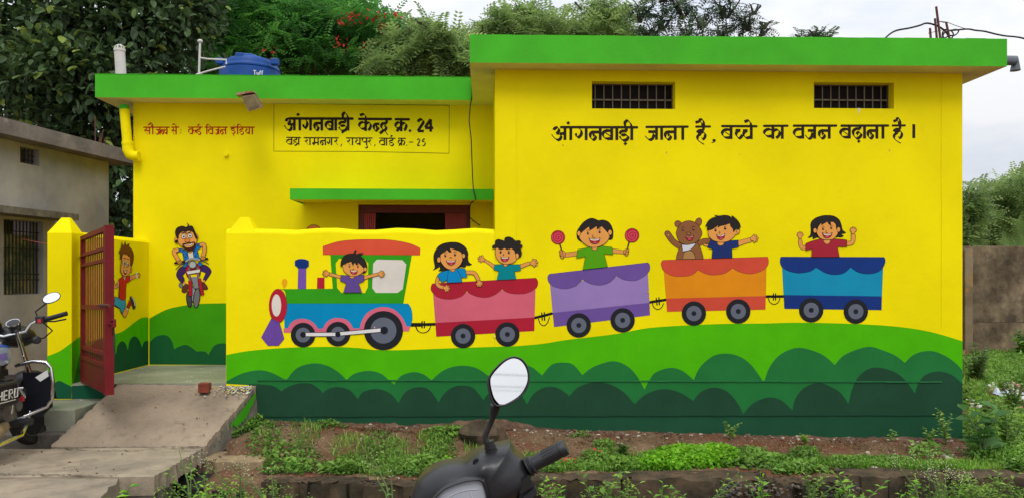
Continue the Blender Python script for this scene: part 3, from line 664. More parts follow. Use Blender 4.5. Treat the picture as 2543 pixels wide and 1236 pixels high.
f.poly('205,325 230,318 300,308 345,300 335,335 300,355 250,362 215,345', SKB, 0); f.poly('212,322* 270,325 325,292* 315,325 270,340 225,338', WHT, 1)
f.poly('125,240* 100,212 85,150 110,90 180,65 235,82* 262,60 248,20* 275,50 272,66* 320,65 345,110 385,200 398,230 375,242* 350,190 330,150 265,125* 235,145 190,140 140,170 128,230', (46, 34, 30)); f.ell(100, 280, 20, 26, (46, 34, 30)); f.ell(385, 228, 14, 18, (46, 34, 30))
f.stroke('175,165 215,155 245,170', (46, 34, 30), 2.2); f.stroke('262,162 300,150', (46, 34, 30), 2.2)
for (x, y) in ((203, 210), (290, 200)): f.ell(x, y, 32, 31, WHT, 1.1, n=20); f.ell(x+2, y+2, 13, 14, (60, 40, 30), n=12)
f.ell(254, 266, 36, 24, (222, 130, 60), 1)
f.build('painted_motorcyclist', bld, 'painted bearded man in a blue shirt riding a red motorcycle')
f = Fig(0, 0, 1, BK); f.layer = 2; f.ell(779, 578, 20, 20, (220, 130, 60), 1.1); f.build('painted_ball', bld, 'top of an orange painted disc')
# ---- running boy on the side wall
f = Fig(260, 580, 5.62, RT); f.layer = 3
f.poly('130,955* 215,1000* 215,1045* 140,1010*', (22, 60, 90))
f.limb('190,695 142,745 110,640', SKB, 34); f.ell(100, 562, 20, 50, SKB, 1.1); f.stroke('92,630* 125,640*', WHT, 4)
f.limb('365,612 450,580', SKB, 52); f.ell(478, 578, 17, 34, SKB, 1.1); f.stroke('447,545* 452,610*', WHT, 4)
f.poly('88,850* 152,878* 138,972* 82,935*', SKB); f.poly('78,845* 100,855* 92,940* 72,930*', (186, 34, 30))
f.poly('250,1110 285,1166 318,1110 330,1060 290,1038', SKB); f.poly('298,1040* 345,925* 388,948* 330,1062*', (172, 32, 30)); f.stroke('302,1036* 330,1058*', WHT, 2.6)
f.poly('365,870 400,890 425,960 430,1020 405,1050 390,1010 372,950 355,900', (42, 46, 62)); f.stroke('378,878 408,925 424,1000', WHT, 2)
f.poly('145,880* 205,885* 290,912* 290,1010 240,1118* 215,1040* 130,982*', (48, 148, 190))
f.poly('260,590* 320,590* 375,575* 380,640* 305,690* 295,800 290,908 240,920 200,880 210,720* 180,740* 190,650 230,610', (192, 34, 28)); f.poly('258,588* 300,588* 278,650*', WHT); f.poly('266,588* 294,588* 279,630*', SKB, .6)
f.stroke('366,578* 368,640*', WHT, 1.8); f.stroke('186,655* 186,735*', WHT, 1.8)
f.ell(365, 502, 18, 40, SKB, 1.1)
f.poly('240,360 228,450 225,520 260,580 300,588 345,555 365,480 368,400 350,300 290,260 250,300', SKB)
f.poly('215,360* 225,290 205,270* 215,230 240,195* 240,110* 262,180* 295,110* 298,165* 345,135* 340,180* 385,230 405,310 395,400 376,455* 360,440 358,380* 355,330 343,310 325,300 340,322* 308,285 300,270* 290,300* 270,268* 255,290 245,300* 235,330', (112, 60, 26))
f.stroke('265,345 280,335 292,350', (70, 34, 20), 1.6); f.stroke('312,352 325,350 336,362', (70, 34, 20), 1.6)
for (x, y) in ((270, 407), (320, 428)): f.ell(x, y, 17, 36, WHT, 1, n=18); f.ell(x+4, y+4, 8, 20, (34, 24, 20), n=12)
f.stroke('278,450 270,465 280,470', OUT, 1)
mouth(f, '265,500* 290,522 315,495* 306,550 288,566 272,545', '268,508* 290,524 312,505* 304,530 288,538 276,530', 290, 552, .5)
f.build('painted_child', yw, 'painted running boy in a red shirt and blue shorts')
# ================================================================ lettering
# glyphs in units where the head line is y=0 and the foot line y=175
GL = {
 'd': (['0,0 0,178'], 0), 'A': (['30,42 45,15 80,8 100,32 90,70 62,88', '70,88 108,98 128,125 120,160 92,174 55,162 22,132 0,100', '112,92 185,86', '183,0 183,178'], 183),
 'ga': (['50,8 78,35 90,70 82,110 40,148', '44,146 22,125 12,85', '154,0 154,178'], 154),
 'na': (['142,68* 40,68', '60,66 20,76 5,105 12,145 40,170 68,162 78,132 64,110 38,112', '142,0 142,178'], 142),
 'ba': (['125,52 60,48 18,65 4,100 22,140 65,158 125,155', '40,78* 120,132*', '125,0 125,178'], 125), 'va': (['122,52 60,48 18,65 4,100 22,140 65,158 122,155', '122,0 122,178'], 122),
 'da': (['92,0* 92,52*', '100,52* 22,52*', '30,52 8,80 28,105 80,105 114,130 100,168 58,180 20,160 0,122'], 92),
 'ja': (['155,66* 42,66*', '88,68 114,105 106,152 75,175 38,165 0,125', '155,0 155,178'], 155),
 'ka': (['122,62 62,45 16,65 6,100 32,132 76,142 122,132', '122,72 165,52 205,65 214,105 196,142 168,166', '122,0 122,178'], 122),
 'cca': (['172,62* 238,62*', '226,66 192,84 184,118 206,152 240,160 286,148', '70,58* 140,58*', '120,62 88,82 82,118 106,156 136,160 168,122', '288,0 288,178'], 288),
 'dha': (['100,0* 100,42*', '105,42* 40,42*', '48,42 8,72 12,130 52,172 100,155 112,115 85,92 60,105 70,132'], 100),
 'ha': (['95,0* 95,48*', '100,50* 32,50*', '38,50 12,76 42,86 95,76 118,108 112,150 86,172 66,150', '60,98 16,132 18,180 55,215 105,245'], 95),
 'ra': (['20,4 52,28 58,62 30,80 0,82', '18,82* 88,176*'], 60), 'ma': (['42,0 42,142', '130,118* 42,118*', '44,140 22,165 2,150 10,124 40,122', '132,0 132,178'], 132),
 'ya': (['8,6 48,28 52,58 22,84 20,116 56,146 118,128', '120,0 120,178'], 120), 'pa': (['18,0 18,60 46,96 120,92', '120,0 120,178'], 120),
 'u': (['0,178 18,200 12,232 -22,240 -52,212'], 0), 'sa': (['30,4 58,30 50,62 8,82', '8,80* 88,190*', '48,88* 132,92*', '132,0 132,178'], 132),
 'la': (['40,92 20,66 2,92 30,130 52,158', '40,92 62,66 90,70 60,110 110,118'], 90), 'nh': (['78,66* 40,66*', '56,66 18,76 5,105 12,145 36,168 62,160 72,132 56,112 36,114'], 78),
 'nya': (['78,66* 40,66*', '56,66 18,76 5,105 12,145 36,168 62,160 72,132 56,112 36,114', '78,66* 60,50', '95,30 122,60 92,90 90,120 122,146 170,130', '172,0 172,178'], 172),
 'ndra': (['112,70* 40,70*', '60,70 20,82 5,108 12,148 38,172 66,162', '62,165 90,130 70,112 40,114', '250,0* 250,62*', '255,62* 160,62*', '170,62 150,95 160,135 205,165 240,140 236,108 205,98', '200,160* 120,215*', '200,150* 270,235*'], 250),
 'i_': (['90,0* 90,34*', '95,36* 20,36*', '28,36 6,62 34,84 90,84 112,112 92,148 48,158 10,128', '60,152 72,190 88,226'], 92),
 'kra': (['105,62 52,45 12,65 6,100 30,128 105,128', '105,80 150,55 192,68 196,110 176,148 158,162', '100,105* 22,178*', '105,0 105,178'], 105),
 'ii': (['0,178 0,0', '0,0 -18,-52 -58,-88 -92,-66 -92,-30 -84,-4'], 0), 'i': (['0,178 0,0 -2,-40 24,-62 72,-44 112,-2'], 0), 'e': (['-4,0 -14,-46 -44,-74 -96,-60'], 0), 'ai': (['-4,0 -8,-60 -30,-96 -76,-88', '-22,0 -34,-44 -62,-70 -120,-56'], 0),
 'reph': (['0,0 -32,-22 -34,-56 -6,-66 14,-44'], 0), '2': (['10,42 30,10 72,12 84,48 52,100 8,170', '8,168* 92,168*'], 90), '4': (['78,4* 0,120*', '0,124* 116,124*', '78,4* 78,178*'], 110),
 '5': (['92,10* 30,10*', '30,10* 20,78*', '22,76 70,70 96,112 76,160 40,174 4,160'], 95), 'danda': (['0,-6 0,178'], 0),
}
def text(items, c, wd, ox, oy, k, head, u, plane, parent, name, label, dots=(), heads=(), step=.00012):
    """items: (glyph, x in the zoomed photo); head = y of head line; u = size of 175 units in zoomed px"""
    f = Fig(ox, oy, k, plane, step); sc = u/175
    for i, it in enumerate(items):
        g, x = it[:2]; hy = it[2] if len(it) > 2 else head; q = it[3] if len(it) > 3 else 1
        for st in GL[g][0]:
            pts = [(x+a*sc*q, hy+b*sc, cc) for a, b, cc in parse(st)]
            f.line(curve(pts, False, 6), c, wd*(1.28 if c != RED else 1.12)*(.84 if wd == 6.6 else 1), nib=True)
    for (x0, x1, y0, y1) in heads: f.line([(x0, y0), ((x0+x1)/2, (y0+y1)/2), (x1, y1)], c, wd*.98)
    for (x, y, r) in dots: f.fill([(x, y-r), (x+r, y), (x, y+r), (x-r, y)], c)
    return f.build(name, parent, label)
INK = (44, 34, 22); RED = (176, 36, 4)
# slogan over the train
text([('A', 55), ('d', 318), ('ga', 375), ('na', 580), ('ba', 755), ('d', 950), ('da', 990), ('ii', 1155)], INK, 6.0, 1360, 280, 5.528, 200, 175, FR, bld, 'painted_word', 'black painted word, first of the slogan',
     [(283, 142, 26), (1068, 425, 26)], [(185, 1228, 200, 202)])
text([('ja', 1340), ('d', 1565), ('na', 1610), ('d', 1855)], INK, 6.0, 1360, 280, 5.528, 197, 175, FR, bld, 'painted_word', None, [], [(1358, 1922, 198, 194)])
text([('ha', 2045), ('ai', 2150, 193)], INK, 5.6, 1360, 280, 5.528, 193, 175, FR, bld, 'painted_word', None, [], [(2040, 2228, 194, 192)])
f = Fig(1360, 280, 5.528, FR); f.ell(2285, 382, 24, 20, INK); f.stroke('2300,385 2290,405 2255,412', INK, 2); f.build('painted_comma', bld)
K4 = 158
text([('ba', 65), ('cca', 168), ('e', 430)], INK, 6.0, 1780, 280, 4.986, 168, K4, FR, bld, 'painted_word', None, [], [(68, 492, 168, 170)])
text([('ka', 585), ('d', 812)], INK, 6.0, 1780, 280, 4.986, 166, K4, FR, bld, 'painted_word', None, [], [(586, 876, 166, 164)])
text([('va', 955), ('ja', 1095, 163, .84), ('na', 1265)], INK, 6.0, 1780, 280, 4.986, 163, K4, FR, bld, 'painted_word', None, [], [(955, 1478, 163, 162)])
text([('ba', 1530), ('dha', 1685), ('d', 1830), ('na', 1868, 162, .9), ('d', 2058)], INK, 6.0, 1780, 280, 4.986, 162, K4, FR, bld, 'painted_word', None, [(1760, 355, 22)], [(1545, 2122, 163, 161)])
text([('ha', 2185, 160), ('ai', 2275, 160, .8)], INK, 5.4, 1780, 280, 4.986, 160, K4, FR, bld, 'painted_word', None, [], [(2180, 2330, 161, 160)])
text([('danda', 2440)], INK, 6.2, 1780, 280, 4.986, 150, 165, FR, bld, 'painted_stop', None)
# name board: two lines in a thin black frame
K2 = 160
text([('A', 200, 248, .82), ('d', 412), ('ga', 450, 250, .78), ('na', 610, 250, .8), ('ba', 765, 250, .82), ('d', 905), ('da', 950), ('ii', 1075, 250, .85)], INK, 6.6, 670, 250, 5.528, 250, K2, BK, bld, 'painted_word', 'bold black painted word on the name board', [(388, 193, 26), (1000, 435, 22)], [(270, 1135, 248, 250)])
text([('ka', 1225, 258, .82), ('e', 1325, 258), ('ndra', 1425, 258, .78)], INK, 6.6, 670, 250, 5.528, 258, K2, BK, bld, 'painted_word', None, [], [(1228, 1662, 254, 256)])
text([('kra', 1725, 262, .82)], INK, 6.6, 670, 250, 5.528, 262, K2, BK, bld, 'painted_word', None, [(1925, 415, 24)], [(1730, 1908, 258, 260)])
text([('2', 2025, 255), ('4', 2132, 255)], INK, 5.6, 670, 250, 5.528, 255, 172, BK, bld, 'painted_number', None)
K3 = 98
text([('ba', 230), ('da', 325, 512, .8), ('d', 397)], INK, 2.9, 670, 250, 5.528, 510, K3, BK, bld, 'painted_word', None, [(350, 618, 11)], [(232, 420, 508, 510)])
text([('ra', 480), ('d', 552), ('ma', 590), ('na', 695, 514, .85), ('ga', 785, 514, .72), ('ra', 885)], INK, 2.9, 670, 250, 5.528, 514, K3, BK, bld, 'painted_word', None, [], [(470, 940, 511, 514)])
text([('ra', 1060), ('d', 1135), ('ya', 1170), ('pa', 1262, 516), ('u', 1329, 516), ('ra', 1345)], INK, 2.9, 670, 250, 5.528, 516, K3, BK, bld, 'painted_word', None, [], [(1050, 1405, 515, 516)])
text([('va', 1505), ('d', 1602), ('da', 1640, 520, .9), ('reph', 1685, 520)], INK, 2.9, 670, 250, 5.528, 520, K3, BK, bld, 'painted_word', None, [], [(1508, 1720, 518, 520)])
text([('kra', 1762, 522, .8)], INK, 2.9, 670, 250, 5.528, 522, K3, BK, bld, 'painted_word', None, [(1880, 616, 10)], [(1765, 1862, 520, 522)])
text([('2', 2022, 525, .8), ('5', 2088, 525, .85)], INK, 2.5, 670, 250, 5.528, 522, K3, BK, bld, 'painted_number', None, [], [(1915, 1962, 572, 572)])
f = Fig(670, 250, 5.528, BK)
f.stroke('985,600* 975,628*', INK, 2.2); f.stroke('1445,605* 1438,626*', INK, 2.2)
for a in ('55,42* 2468,68*', '2466,68* 2460,725*', '2460,725* 1300,700* 55,696*', '55,696* 57,42*'): f.stroke(a, (60, 48, 20), 1.1)
f.build('painted_frame', bld, 'thin black painted frame round the name board')
# red credit line
K1 = 145
def T1(items, heads, dots=()):
    text(items, RED, 3.1, 340, 290, 8.203, 215, K1, BK, bld, 'painted_word', None, dots, heads)
T1([('sa', 145, 215), ('d', 322), ('ai', 322, 213), ('ja', 365, 215, .82), ('nya', 490, 215, .85)], [(140, 660, 217, 216)])
T1([('sa', 700, 217, .9), ('e', 802, 215)], [(705, 850, 216, 216)], [(895, 272, 15), (895, 330, 15)])
T1([('va', 1050, 215, .8), ('la', 1145, 225), ('da', 1225, 215, .8), ('reph', 1275, 215)], [(1050, 1330, 216, 216)])
T1([('i', 1425, 215), ('va', 1455, 215, .85), ('ja', 1580, 215, .68), ('na', 1700, 215, .9)], [(1388, 1842, 215, 217)])
T1([('i_', 1915, 215, .9), ('i', 2050, 215), ('da', 2090, 215, .85), ('ya', 2205, 215, .85), ('d', 2350)], [(1905, 2392, 216, 216)], [(1980, 178, 13)])

# small scuffs and a white drip on the big wall
for (x, y, r_, c_) in ((1655, 379, 3, (206, 170, 70)), (1836, 383, 2, (206, 170, 90)), (2209, 374, 3, (206, 170, 80)), (1398, 361, 3, (196, 166, 40)), (560, 385, 4, (206, 184, 20)), (1610, 724, 3, (196, 170, 30)), (1228, 834, 5, (236, 216, 60)), (930, 812, 3, (220, 150, 150))):
    f = Fig(0, 0, 1, BK if x == 560 else FR); f.layer = 26 if y > 600 else 0; f.ell(x, y, r_*.6, r_, c_, n=7); f.build('paint_scuff', bld)
f = Fig(0, 0, 1, FR); f.poly('2129,269* 2137,269* 2135,276 2133,284* 2131,276', (216, 214, 200), 0); f.build('white_drip', bld)
# ================================================================ ground, ramp, slabs, drain edge
def sm(a, b, x):
    t = min(1, max(0, (x-a)/(b-a))); return t*t*(3-2*t)
EDGES = ((655, 905, 1196, .3, .10), (905, 1290, 1204, .3, .12), (1290, 1545, 1190, .35, .16), (1548, 1910, 1188, .35, .2), (1915, 2090, 1196, .3, .12), (2095, 2365, 1180, .35, .2), (2368, 2560, 1186, .38, .24))
ETAB = [(P(a, c, Z=-.085).x, P(b, c, Z=-.085).x, P((a+b)/2, c, Z=-.085).y) for a, b, c, _, _ in EDGES]
def edge_y(x):
    for a, b, y in ETAB:
        if x < b: return y
    return ETAB[-1][2]
def hz(x, y):
    """height of the soil at (x,y)"""
    t = min(1, max(0, (x+2.1)/6.7)); zb = .145-.225*t
    if x > XR+.05: zb = -.08+max(0, min(.34, (y-7.5)*.34/5.9))
    elif y > 8: zb = max(zb, -.05)
    z = -.10+(zb+.10)*sm(6.16, 7.45, y)
    if y < edge_y(x)+.05: z = -.5
    if x < -2.25:
        zl = .05+.22*sm(6.6, 11, y)
        t = sm(-2.25, -2.5, x) if y > 6.9 else 1
        z = z*(1-t)+zl*t
        if x > -3.1 and y < 6.9: z = -.5
        elif y < 6.9: z = min(zl, .02)
    if y > 14: z += (.3-z)*sm(14, 20, y)
    return z
def rough(x, y):
    return .012*math.sin(7.3*x+2.1*math.sin(3.1*y))*math.sin(6.1*y+1.3*math.sin(4*x))+.006*math.sin(23*x+5*y)*math.sin(19*y-7*x)+random.uniform(-.005, .005)
def soil_mat():
    m = bpy.data.materials.new('red_soil'); m.use_nodes = True; t = m.node_tree; b = t.nodes['Principled BSDF']; b.inputs['Roughness'].default_value = .97; b.inputs['Specular IOR Level'].default_value = .15
    tcn = N(t, 'ShaderNodeTexCoord')
    n1 = N(t, 'ShaderNodeTexNoise'); n1.inputs['Scale'].default_value = 1.6; n1.inputs['Detail'].default_value = 9; n1.inputs['Roughness'].default_value = .62; L(t, tcn.outputs['Object'], n1.inputs['Vector'])
    r = N(t, 'ShaderNodeValToRGB'); L(t, n1.outputs['Fac'], r.inputs['Fac'])
    e = r.color_ramp.elements; e[0].position = .34; e[0].color = lin((108, 64, 46)); e[1].position = .66; e[1].color = lin((128, 106, 82))
    q = e.new(.5); q.color = lin((104, 80, 60))
    v = N(t, 'ShaderNodeTexVoronoi'); v.inputs['Scale'].default_value = 62; L(t, tcn.outputs['Object'], v.inputs['Vector'])
    hs = N(t, 'ShaderNodeSeparateColor'); L(t, v.outputs['Color'], hs.inputs[0])
    g = N(t, 'ShaderNodeMapRange'); g.inputs['From Min'].default_value = .8; g.inputs['From Max'].default_value = .97; g.inputs['To Max'].default_value = .45; L(t, hs.outputs[0], g.inputs['Value'])
    mxn = N(t, 'ShaderNodeMix', data_type='RGBA'); L(t, g.outputs[0], mxn.inputs['Factor']); L(t, r.outputs[0], mxn.inputs['A']); mxn.inputs['B'].default_value = lin((160, 138, 114))
    L(t, mxn.outputs['Result'], b.inputs['Base Color'])
    bp = N(t, 'ShaderNodeBump'); bp.inputs['Strength'].default_value = .8; bp.inputs['Distance'].default_value = .015; L(t, v.outputs['Distance'], bp.inputs['Height']); L(t, bp.outputs[0], b.inputs['Normal'])
    return m
M_soil = soil_mat()
def axis(spans):
    o = []
    for a, b, s in spans: o += list(np.arange(a, b, s))
    return o
gx = axis([(-300, -40, 60), (-40, -8, 4), (-8, -4.6, .35), (-4.6, -2.7, .1), (-2.7, 5.4, .05), (5.4, 9, .25), (9, 40, 5), (40, 301, 60)])
gy = axis([(-40, 4.8, 6), (4.8, 6.0, .3), (6.0, 6.5, .03), (6.5, 7.6, .05), (7.6, 9, .2), (9, 16, .5), (16, 40, 4), (40, 400, 60), (400, 401, 1)])
V = [(x, y, hz(x, y)+(rough(x, y) if 6 < y < 16 and -5 < x < 9 else 0)) for y in gy for x in gx]; nx = len(gx)
Fc = [(j*nx+i, j*nx+i+1, (j+1)*nx+i+1, (j+1)*nx+i) for j in range(len(gy)-1) for i in range(nx-1)]
tag(mk('ground', V, Fc, M_soil, smooth=True, c=(0, 0, 0)), kind='structure')
def slab(name, top, th, mat_, jag=.012, sub=14, kind='structure', label=None, parent=None, tex=.004, rj=.8):
    """a cast slab: quad 'top' (4 corners, counter clockwise seen from above) with chipped edges and an uneven surface"""
    A, B, C_, D = [Vector(p) for p in top]; n = sub; V = []; Fc = []
    for j in range(n+1):
        for i in range(n+1):
            s, t = i/n, j/n; p = A*(1-s)*(1-t)+B*s*(1-t)+C_*s*t+D*(1-s)*t
            e = (i in (0, n)) or (j in (0, n))
            p += Vector((random.uniform(-1, 1)*(jag if e else 0), random.uniform(-1, 1)*(jag if e else 0), random.uniform(-1, 1)*tex+(-jag*.5*random.random() if e else 0)))
            V.append(p)
    for j in range(n):
        for i in range(n): a = j*(n+1)+i; Fc.append((a, a+1, a+n+2, a+n+1))
    ring = [i for i in range(n)]+[(n+1)*j+n for j in range(n)]+[(n+1)*n+i for i in range(n, 0, -1)]+[(n+1)*j for j in range(n, 0, -1)]
    b = len(V); V += [V[i]+Vector((random.uniform(-jag, jag)*rj, random.uniform(-jag, jag)*rj, -th+random.uniform(-jag, jag)*rj)) for i in ring]; k = len(ring)
    Fc += [(ring[(i+1) % k], ring[i], b+i, b+(i+1) % k) for i in range(k)]
    o = mk(name, V, Fc, mat_, parent); o.data.polygons.foreach_set('use_smooth', [True]*len(Fc)); o.data.set_sharp_from_angle(angle=math.radians(30))
    return tag(o, label, kind=kind)
# ramp up to the gate
rl0, rr0 = P(125, 1108, Z=.1), P(508, 1107, Z=.1)
slab('ramp', [rl0, rr0, (-2.17, 7.498, .485), (PX(292, 7.5), 7.498, .505)], .10, M_ramp, .007, 40, tex=.005, rj=.3)
mb = MB()   # masonry cheek under the ramp's right edge
V = [rr0+Vector((.01, .06, -.02)), Vector((-2.175, 7.49, .47)), Vector((-2.14, 7.49, .10)), Vector((rr0.x+.06, rr0.y+.25, .0)), Vector((rr0.x+.02, rr0.y+.06, -.3))]
mb.prism(V, (-.3, 0, 0)); tag(mb.build('ramp_cheek', M_curb), kind='structure')
gpaint = paint((70, 164, 30))
f = Fig(0, 0, 1, ('X', -2.165)); 
# splash of green paint running down the ramp edge (lies on the cheek, a few mm proud)
def onseg(t, dz): 
    p = Vector((-2.175, 7.49, .47)).lerp(rr0+Vector((.01, .06, -.02)), t); return p+Vector((.028, -.0, dz))
V = []; k = 30
for i in range(k+1):
    t = .06+.56*i/k; V.append(onseg(t, -.015)); V.append(onseg(t, -.03-.085*max(0, math.sin(min(1, i/k*1.1)*math.pi))**.8-.03*random.random()))
mk('paint_splash', V, [(2*i, 2*i+1, 2*i+3, 2*i+2) for i in range(k)], gpaint)['kind'] = 'structure'
# road slabs over the drain
q = lambda px, py, z=.1: P(px, py, Z=z)
A = q(505, 1109); B = q(384, 1180)
slab('culvert_slab', [(-9, B.y, .1), (B.x, B.y, .1), (A.x, A.y, .1), (-9, A.y+.02, .1)], .13, M_conc, .016, 30, tex=.003)
B2 = q(303, 1181, .085); D2 = q(240, 1240, .085)
dirn = (D2-B2).normalized(); E2 = B2+dirn*3.0
slab('road_slab', [(-9, E2.y, .085), E2, B2, (-9, B2.y-.005, .085)], .16, M_conc, .016, 30, tex=.003)
# block that carries the slab edge over the drain
slab('culvert_abutment', [(B2.x-.9, B2.y+.03, -.03), (q(372, 1185).x, B.y+.02, -.03), (q(372, 1185).x, B.y+.35, -.03), (B2.x-.9, B2.y+.4, -.03)], .6, M_curb, .02, 8)
# edge of the drain: broken concrete coping and stones
M_moss = mat('mossy_coping', (50, 44, 34), .97, .3, 5, .8, 26, rgb2=(98, 80, 60), dirt=((42, 44, 26), 7, .45, .7, .7))
for (a, b, pyt, h, d) in EDGES:
    z = -.085; p0 = P(a, pyt, Z=z); p1 = P(b, pyt, Z=z)
    slab('drain_edge', [(p0.x, p0.y, z), (p1.x, p1.y, z), (p1.x, p1.y+d, z+.012), (p0.x, p0.y+d, z+.012)], h, M_moss, .030, 16, tex=.014, rj=1.2)
for (a, b, pyt, h, d) in ((462, 535, 1140, .35, .3), (533, 652, 1146, .17, .22)):
    z = .0; p0 = P(a, pyt, Z=z); p1 = P(b, pyt, Z=z)
    slab('drain_edge', [(p0.x, p0.y, z), (p1.x, p1.y, z), (p1.x, p1.y+d, z+.01), (p0.x, p0.y+d, z+.01)], h, mat('broken_concrete', (122, 106, 82), .95, .2, 5, .6, 30, rgb2=(160, 138, 104), dirt=((58, 56, 44), 6, .5, .7, .7)), .02, 10)
slab('drain_wall', [(-2.75, 6.28, -.13), (-1.9, 6.2, -.15), (-1.9, 6.6, -.12), (-2.75, 6.7, -.1)], .5, mat('black_stone', (34, 32, 30), .9, .4, 6, .9, 20), .04, 8)  # near-black stone in the drain by the slab edge
# crumbling foundation strip under the painted plinth
def rubble(name, n, fn, smin, smax, mats, kind='stuff', parent=None):
    mbr = MB(); rr = random.Random(len(name)+n)
    for i in range(n):
        p = fn(rr); s = rr.uniform(smin, smax)
        mbr.blob(p, (s*rr.uniform(.7, 1.4), s*rr.uniform(.7, 1.2), s*rr.uniform(.4, .8)), 6, rr.randrange(len(mats)), .3, seed=i)
    return tag(mbr.build(name, mats, parent), kind=kind)
M_fnd = mat('earthy_foundation', (62, 44, 34), .98, .3, 6, .9, 30, rgb2=(112, 88, 68), dirt=((60, 46, 36), 9, .5, .7, .7))
V = []; k = 150
bp = [(641, 1030), (650, 1045), (700, 1050), (760, 1054), (820, 1052), (900, 1054), (960, 1053), (1000, 1058), (1080, 1058), (1150, 1048), (1225, 1043), (1296, 1055), (1365, 1069), (1448, 1077), (1558, 1074), (1723, 1083), (1888, 1088), (2050, 1091), (2180, 1089), (2390, 1093)]
def basepy(px):
    for (a, b), (c, d) in zip(bp, bp[1:]):
        if a <= px <= c: return b+(d-b)*(px-a)/(c-a)
    return bp[-1][1]
for i in range(k+1):
    px = 641+(2392-641)*i/k; z = P(px, basepy(px)+1, Y=YF).z
    o_ = random.uniform(.012, .05); V += [(PX(px, YF), YF-.002, z+.022+random.uniform(-.01, .012)), (PX(px, YF), YF-o_, z-.01+random.uniform(-.012, .012)), (PX(px, YF), YF-o_-random.uniform(.0, .03), z-.06), (PX(px, YF), YF-.08, z-.16)]
mk('foundation', V, [(4*i+j, 4*i+j+1, 4*i+j+5, 4*i+j+4) for i in range(k) for j in range(3)], M_fnd)['kind'] = 'structure'
M_st = [mat('grey_stone', (116, 104, 90), .95, .25, 20), mat('brown_stone', (104, 72, 54), .95, .25, 20), mat('pale_chip', (180, 170, 152), .9, .15, 20)]
M_st5 = [M_st[0], M_st[1], M_st[1], M_st[0], M_st[1], M_st[1], mat('pale_chip', (180, 170, 152))]
def fwall(rr):
    px = rr.uniform(650, 2380); x = PX(px, YF-.1); y = YF-abs(rr.gauss(0, .16))-.03; return (x, y, hz(x, y)+.004)
rubble('wall_foot_rubble', 700, fwall, .006, .022, M_st5)
def yardst(rr):
    y = rr.uniform(6.25, 7.4); x = rr.uniform(-1.9, 5.2); return (x, y, hz(x, y)+.004)
rubble('yard_pebbles', 900, yardst, .004, .012, M_st5)
def gravel(rr):
    px = rr.uniform(1780, 2130); x = PX(px, 6.05); return (x, rr.uniform(5.98, 6.12), rr.uniform(-.24, -.10))
rubble('drain_gravel', 420, gravel, .008, .018, [mat('dark_gravel', (72, 70, 72), .9, .3, 20), M_st[0]])
# paint flakes dropped on the top of the ramp
def flakes(rr):
    t = rr.random(); x = -2.2-abs(rr.gauss(0, .16)); y = 7.46-abs(rr.gauss(0, .07)); return (x, y, .505-(7.5-y)*.43)
rubble('paint_flakes', 200, flakes, .004, .012, [mat('white_flake', (206, 204, 190), .8, .1, 9), M_st[2], mat('yellow_flake', (204, 190, 40), .7, .1, 9), M_st[0], mat('white_flake', (206, 204, 190))])
def platfl(rr):
    x = rr.uniform(-3.7, -2.5); y = rr.uniform(7.5, 8.9); return (x, y, .511)
rubble('platform_specks', 45, platfl, .003, .009, [mat('white_flake', (214, 212, 196))])
# ---- right hand compound wall
cw = empty('compound_wall', (10, 13.4, .2), 'stained old compound wall of tall plaster panels behind the grass', 'wall')
M_old = mat('stained_old_plaster', (92, 76, 54), .95, .3, 1.6, .4, 14, rgb2=(150, 134, 108), dirt=((176, 132, 46), 1.6, .52, .62, .8), stretch=(1, 1, .8), thr=(.3, .7))
M_old2 = mat('dark_stained_plaster', (74, 60, 42), .97, .3, 1.5, .4, 14, rgb2=(150, 134, 106), dirt=((48, 40, 30), 1.2, .42, .60, .9), thr=(.35, .65), stretch=(1.4, 1, .6))
wx = PX(2396, 13.4)
for i in range(3):
    x0 = wx-1.4+i*3.2; x1 = x0+3.17
    boxo('wall_panel', x0, x1, 13.4, 13.55, .05, .722, M_old2, cw, .006); boxo('wall_panel', x0, x1, 13.4, 13.55, .735, 2.055, M_old2, cw, .008)
boxo('wall_post', wx-.03, wx+.11, 13.34, 13.42, .05, 2.0, M_old, cw, .01)
# ---- neighbour house on the left
d_ = Vector((-.172, -.985, 0)).normalized(); n_ = Vector((-d_.y, d_.x, 0)) if (-d_.y) > 0 else Vector((d_.y, -d_.x, 0))
ON = P(270, HZ, Y=11.9); ON.z = 0
def PN(px, py, off=0):
    r = ray(px, py); c = Vector((0, 0, CAMZ)); o = ON+n_*off; t = (o-c).dot(n_)/r.dot(n_); p = c+r*t; return ((p-ON).dot(d_), p.z, p)
nh = empty('neighbour_house', ON-n_*2, 'unpainted grey plaster house with flat roof and grilled window left of the gate', 'house')
M_gp = mat('grey_plaster', (146, 144, 146), .93, .12, 1.0, .3, 30, rgb2=(196, 190, 186), dirt=((158, 134, 114), .9, .5, .72, .55))
M_gc = mat('weathered_roof_edge', (104, 95, 90), .95, .2, 3, .5, 20, rgb2=(138, 126, 118), dirt=((190, 180, 168), 5, .60, .70, .6))
cornerE = ON+n_*.28-d_*.3
fwd = Vector((math.sin(PHI), math.cos(PHI), 0)); dep = cornerE.dot(fwd)
zt = CAMZ+(HZ-379)/F*dep; zb_ = CAMZ+(HZ-410)/F*dep
u0, v0, _ = PN(98, 413); u1, v1, _ = PN(50, 363); w0, s0, _ = PN(107, 729); w1, s1, _ = PN(9, 543)
LW = 7.0
mb = MB()
hole = [(u0, u1, v0, v1), (w0, w1, s0, s1)]
wall_holes(mb, ON, d_, (0, 0, 1), n_, LW, zb_, .2, hole)
wall_holes(mb, ON-n_*5, n_, (0, 0, 1), -d_, 5-.001, zb_, .2, [])
mb.build('wall', M_gp, nh)
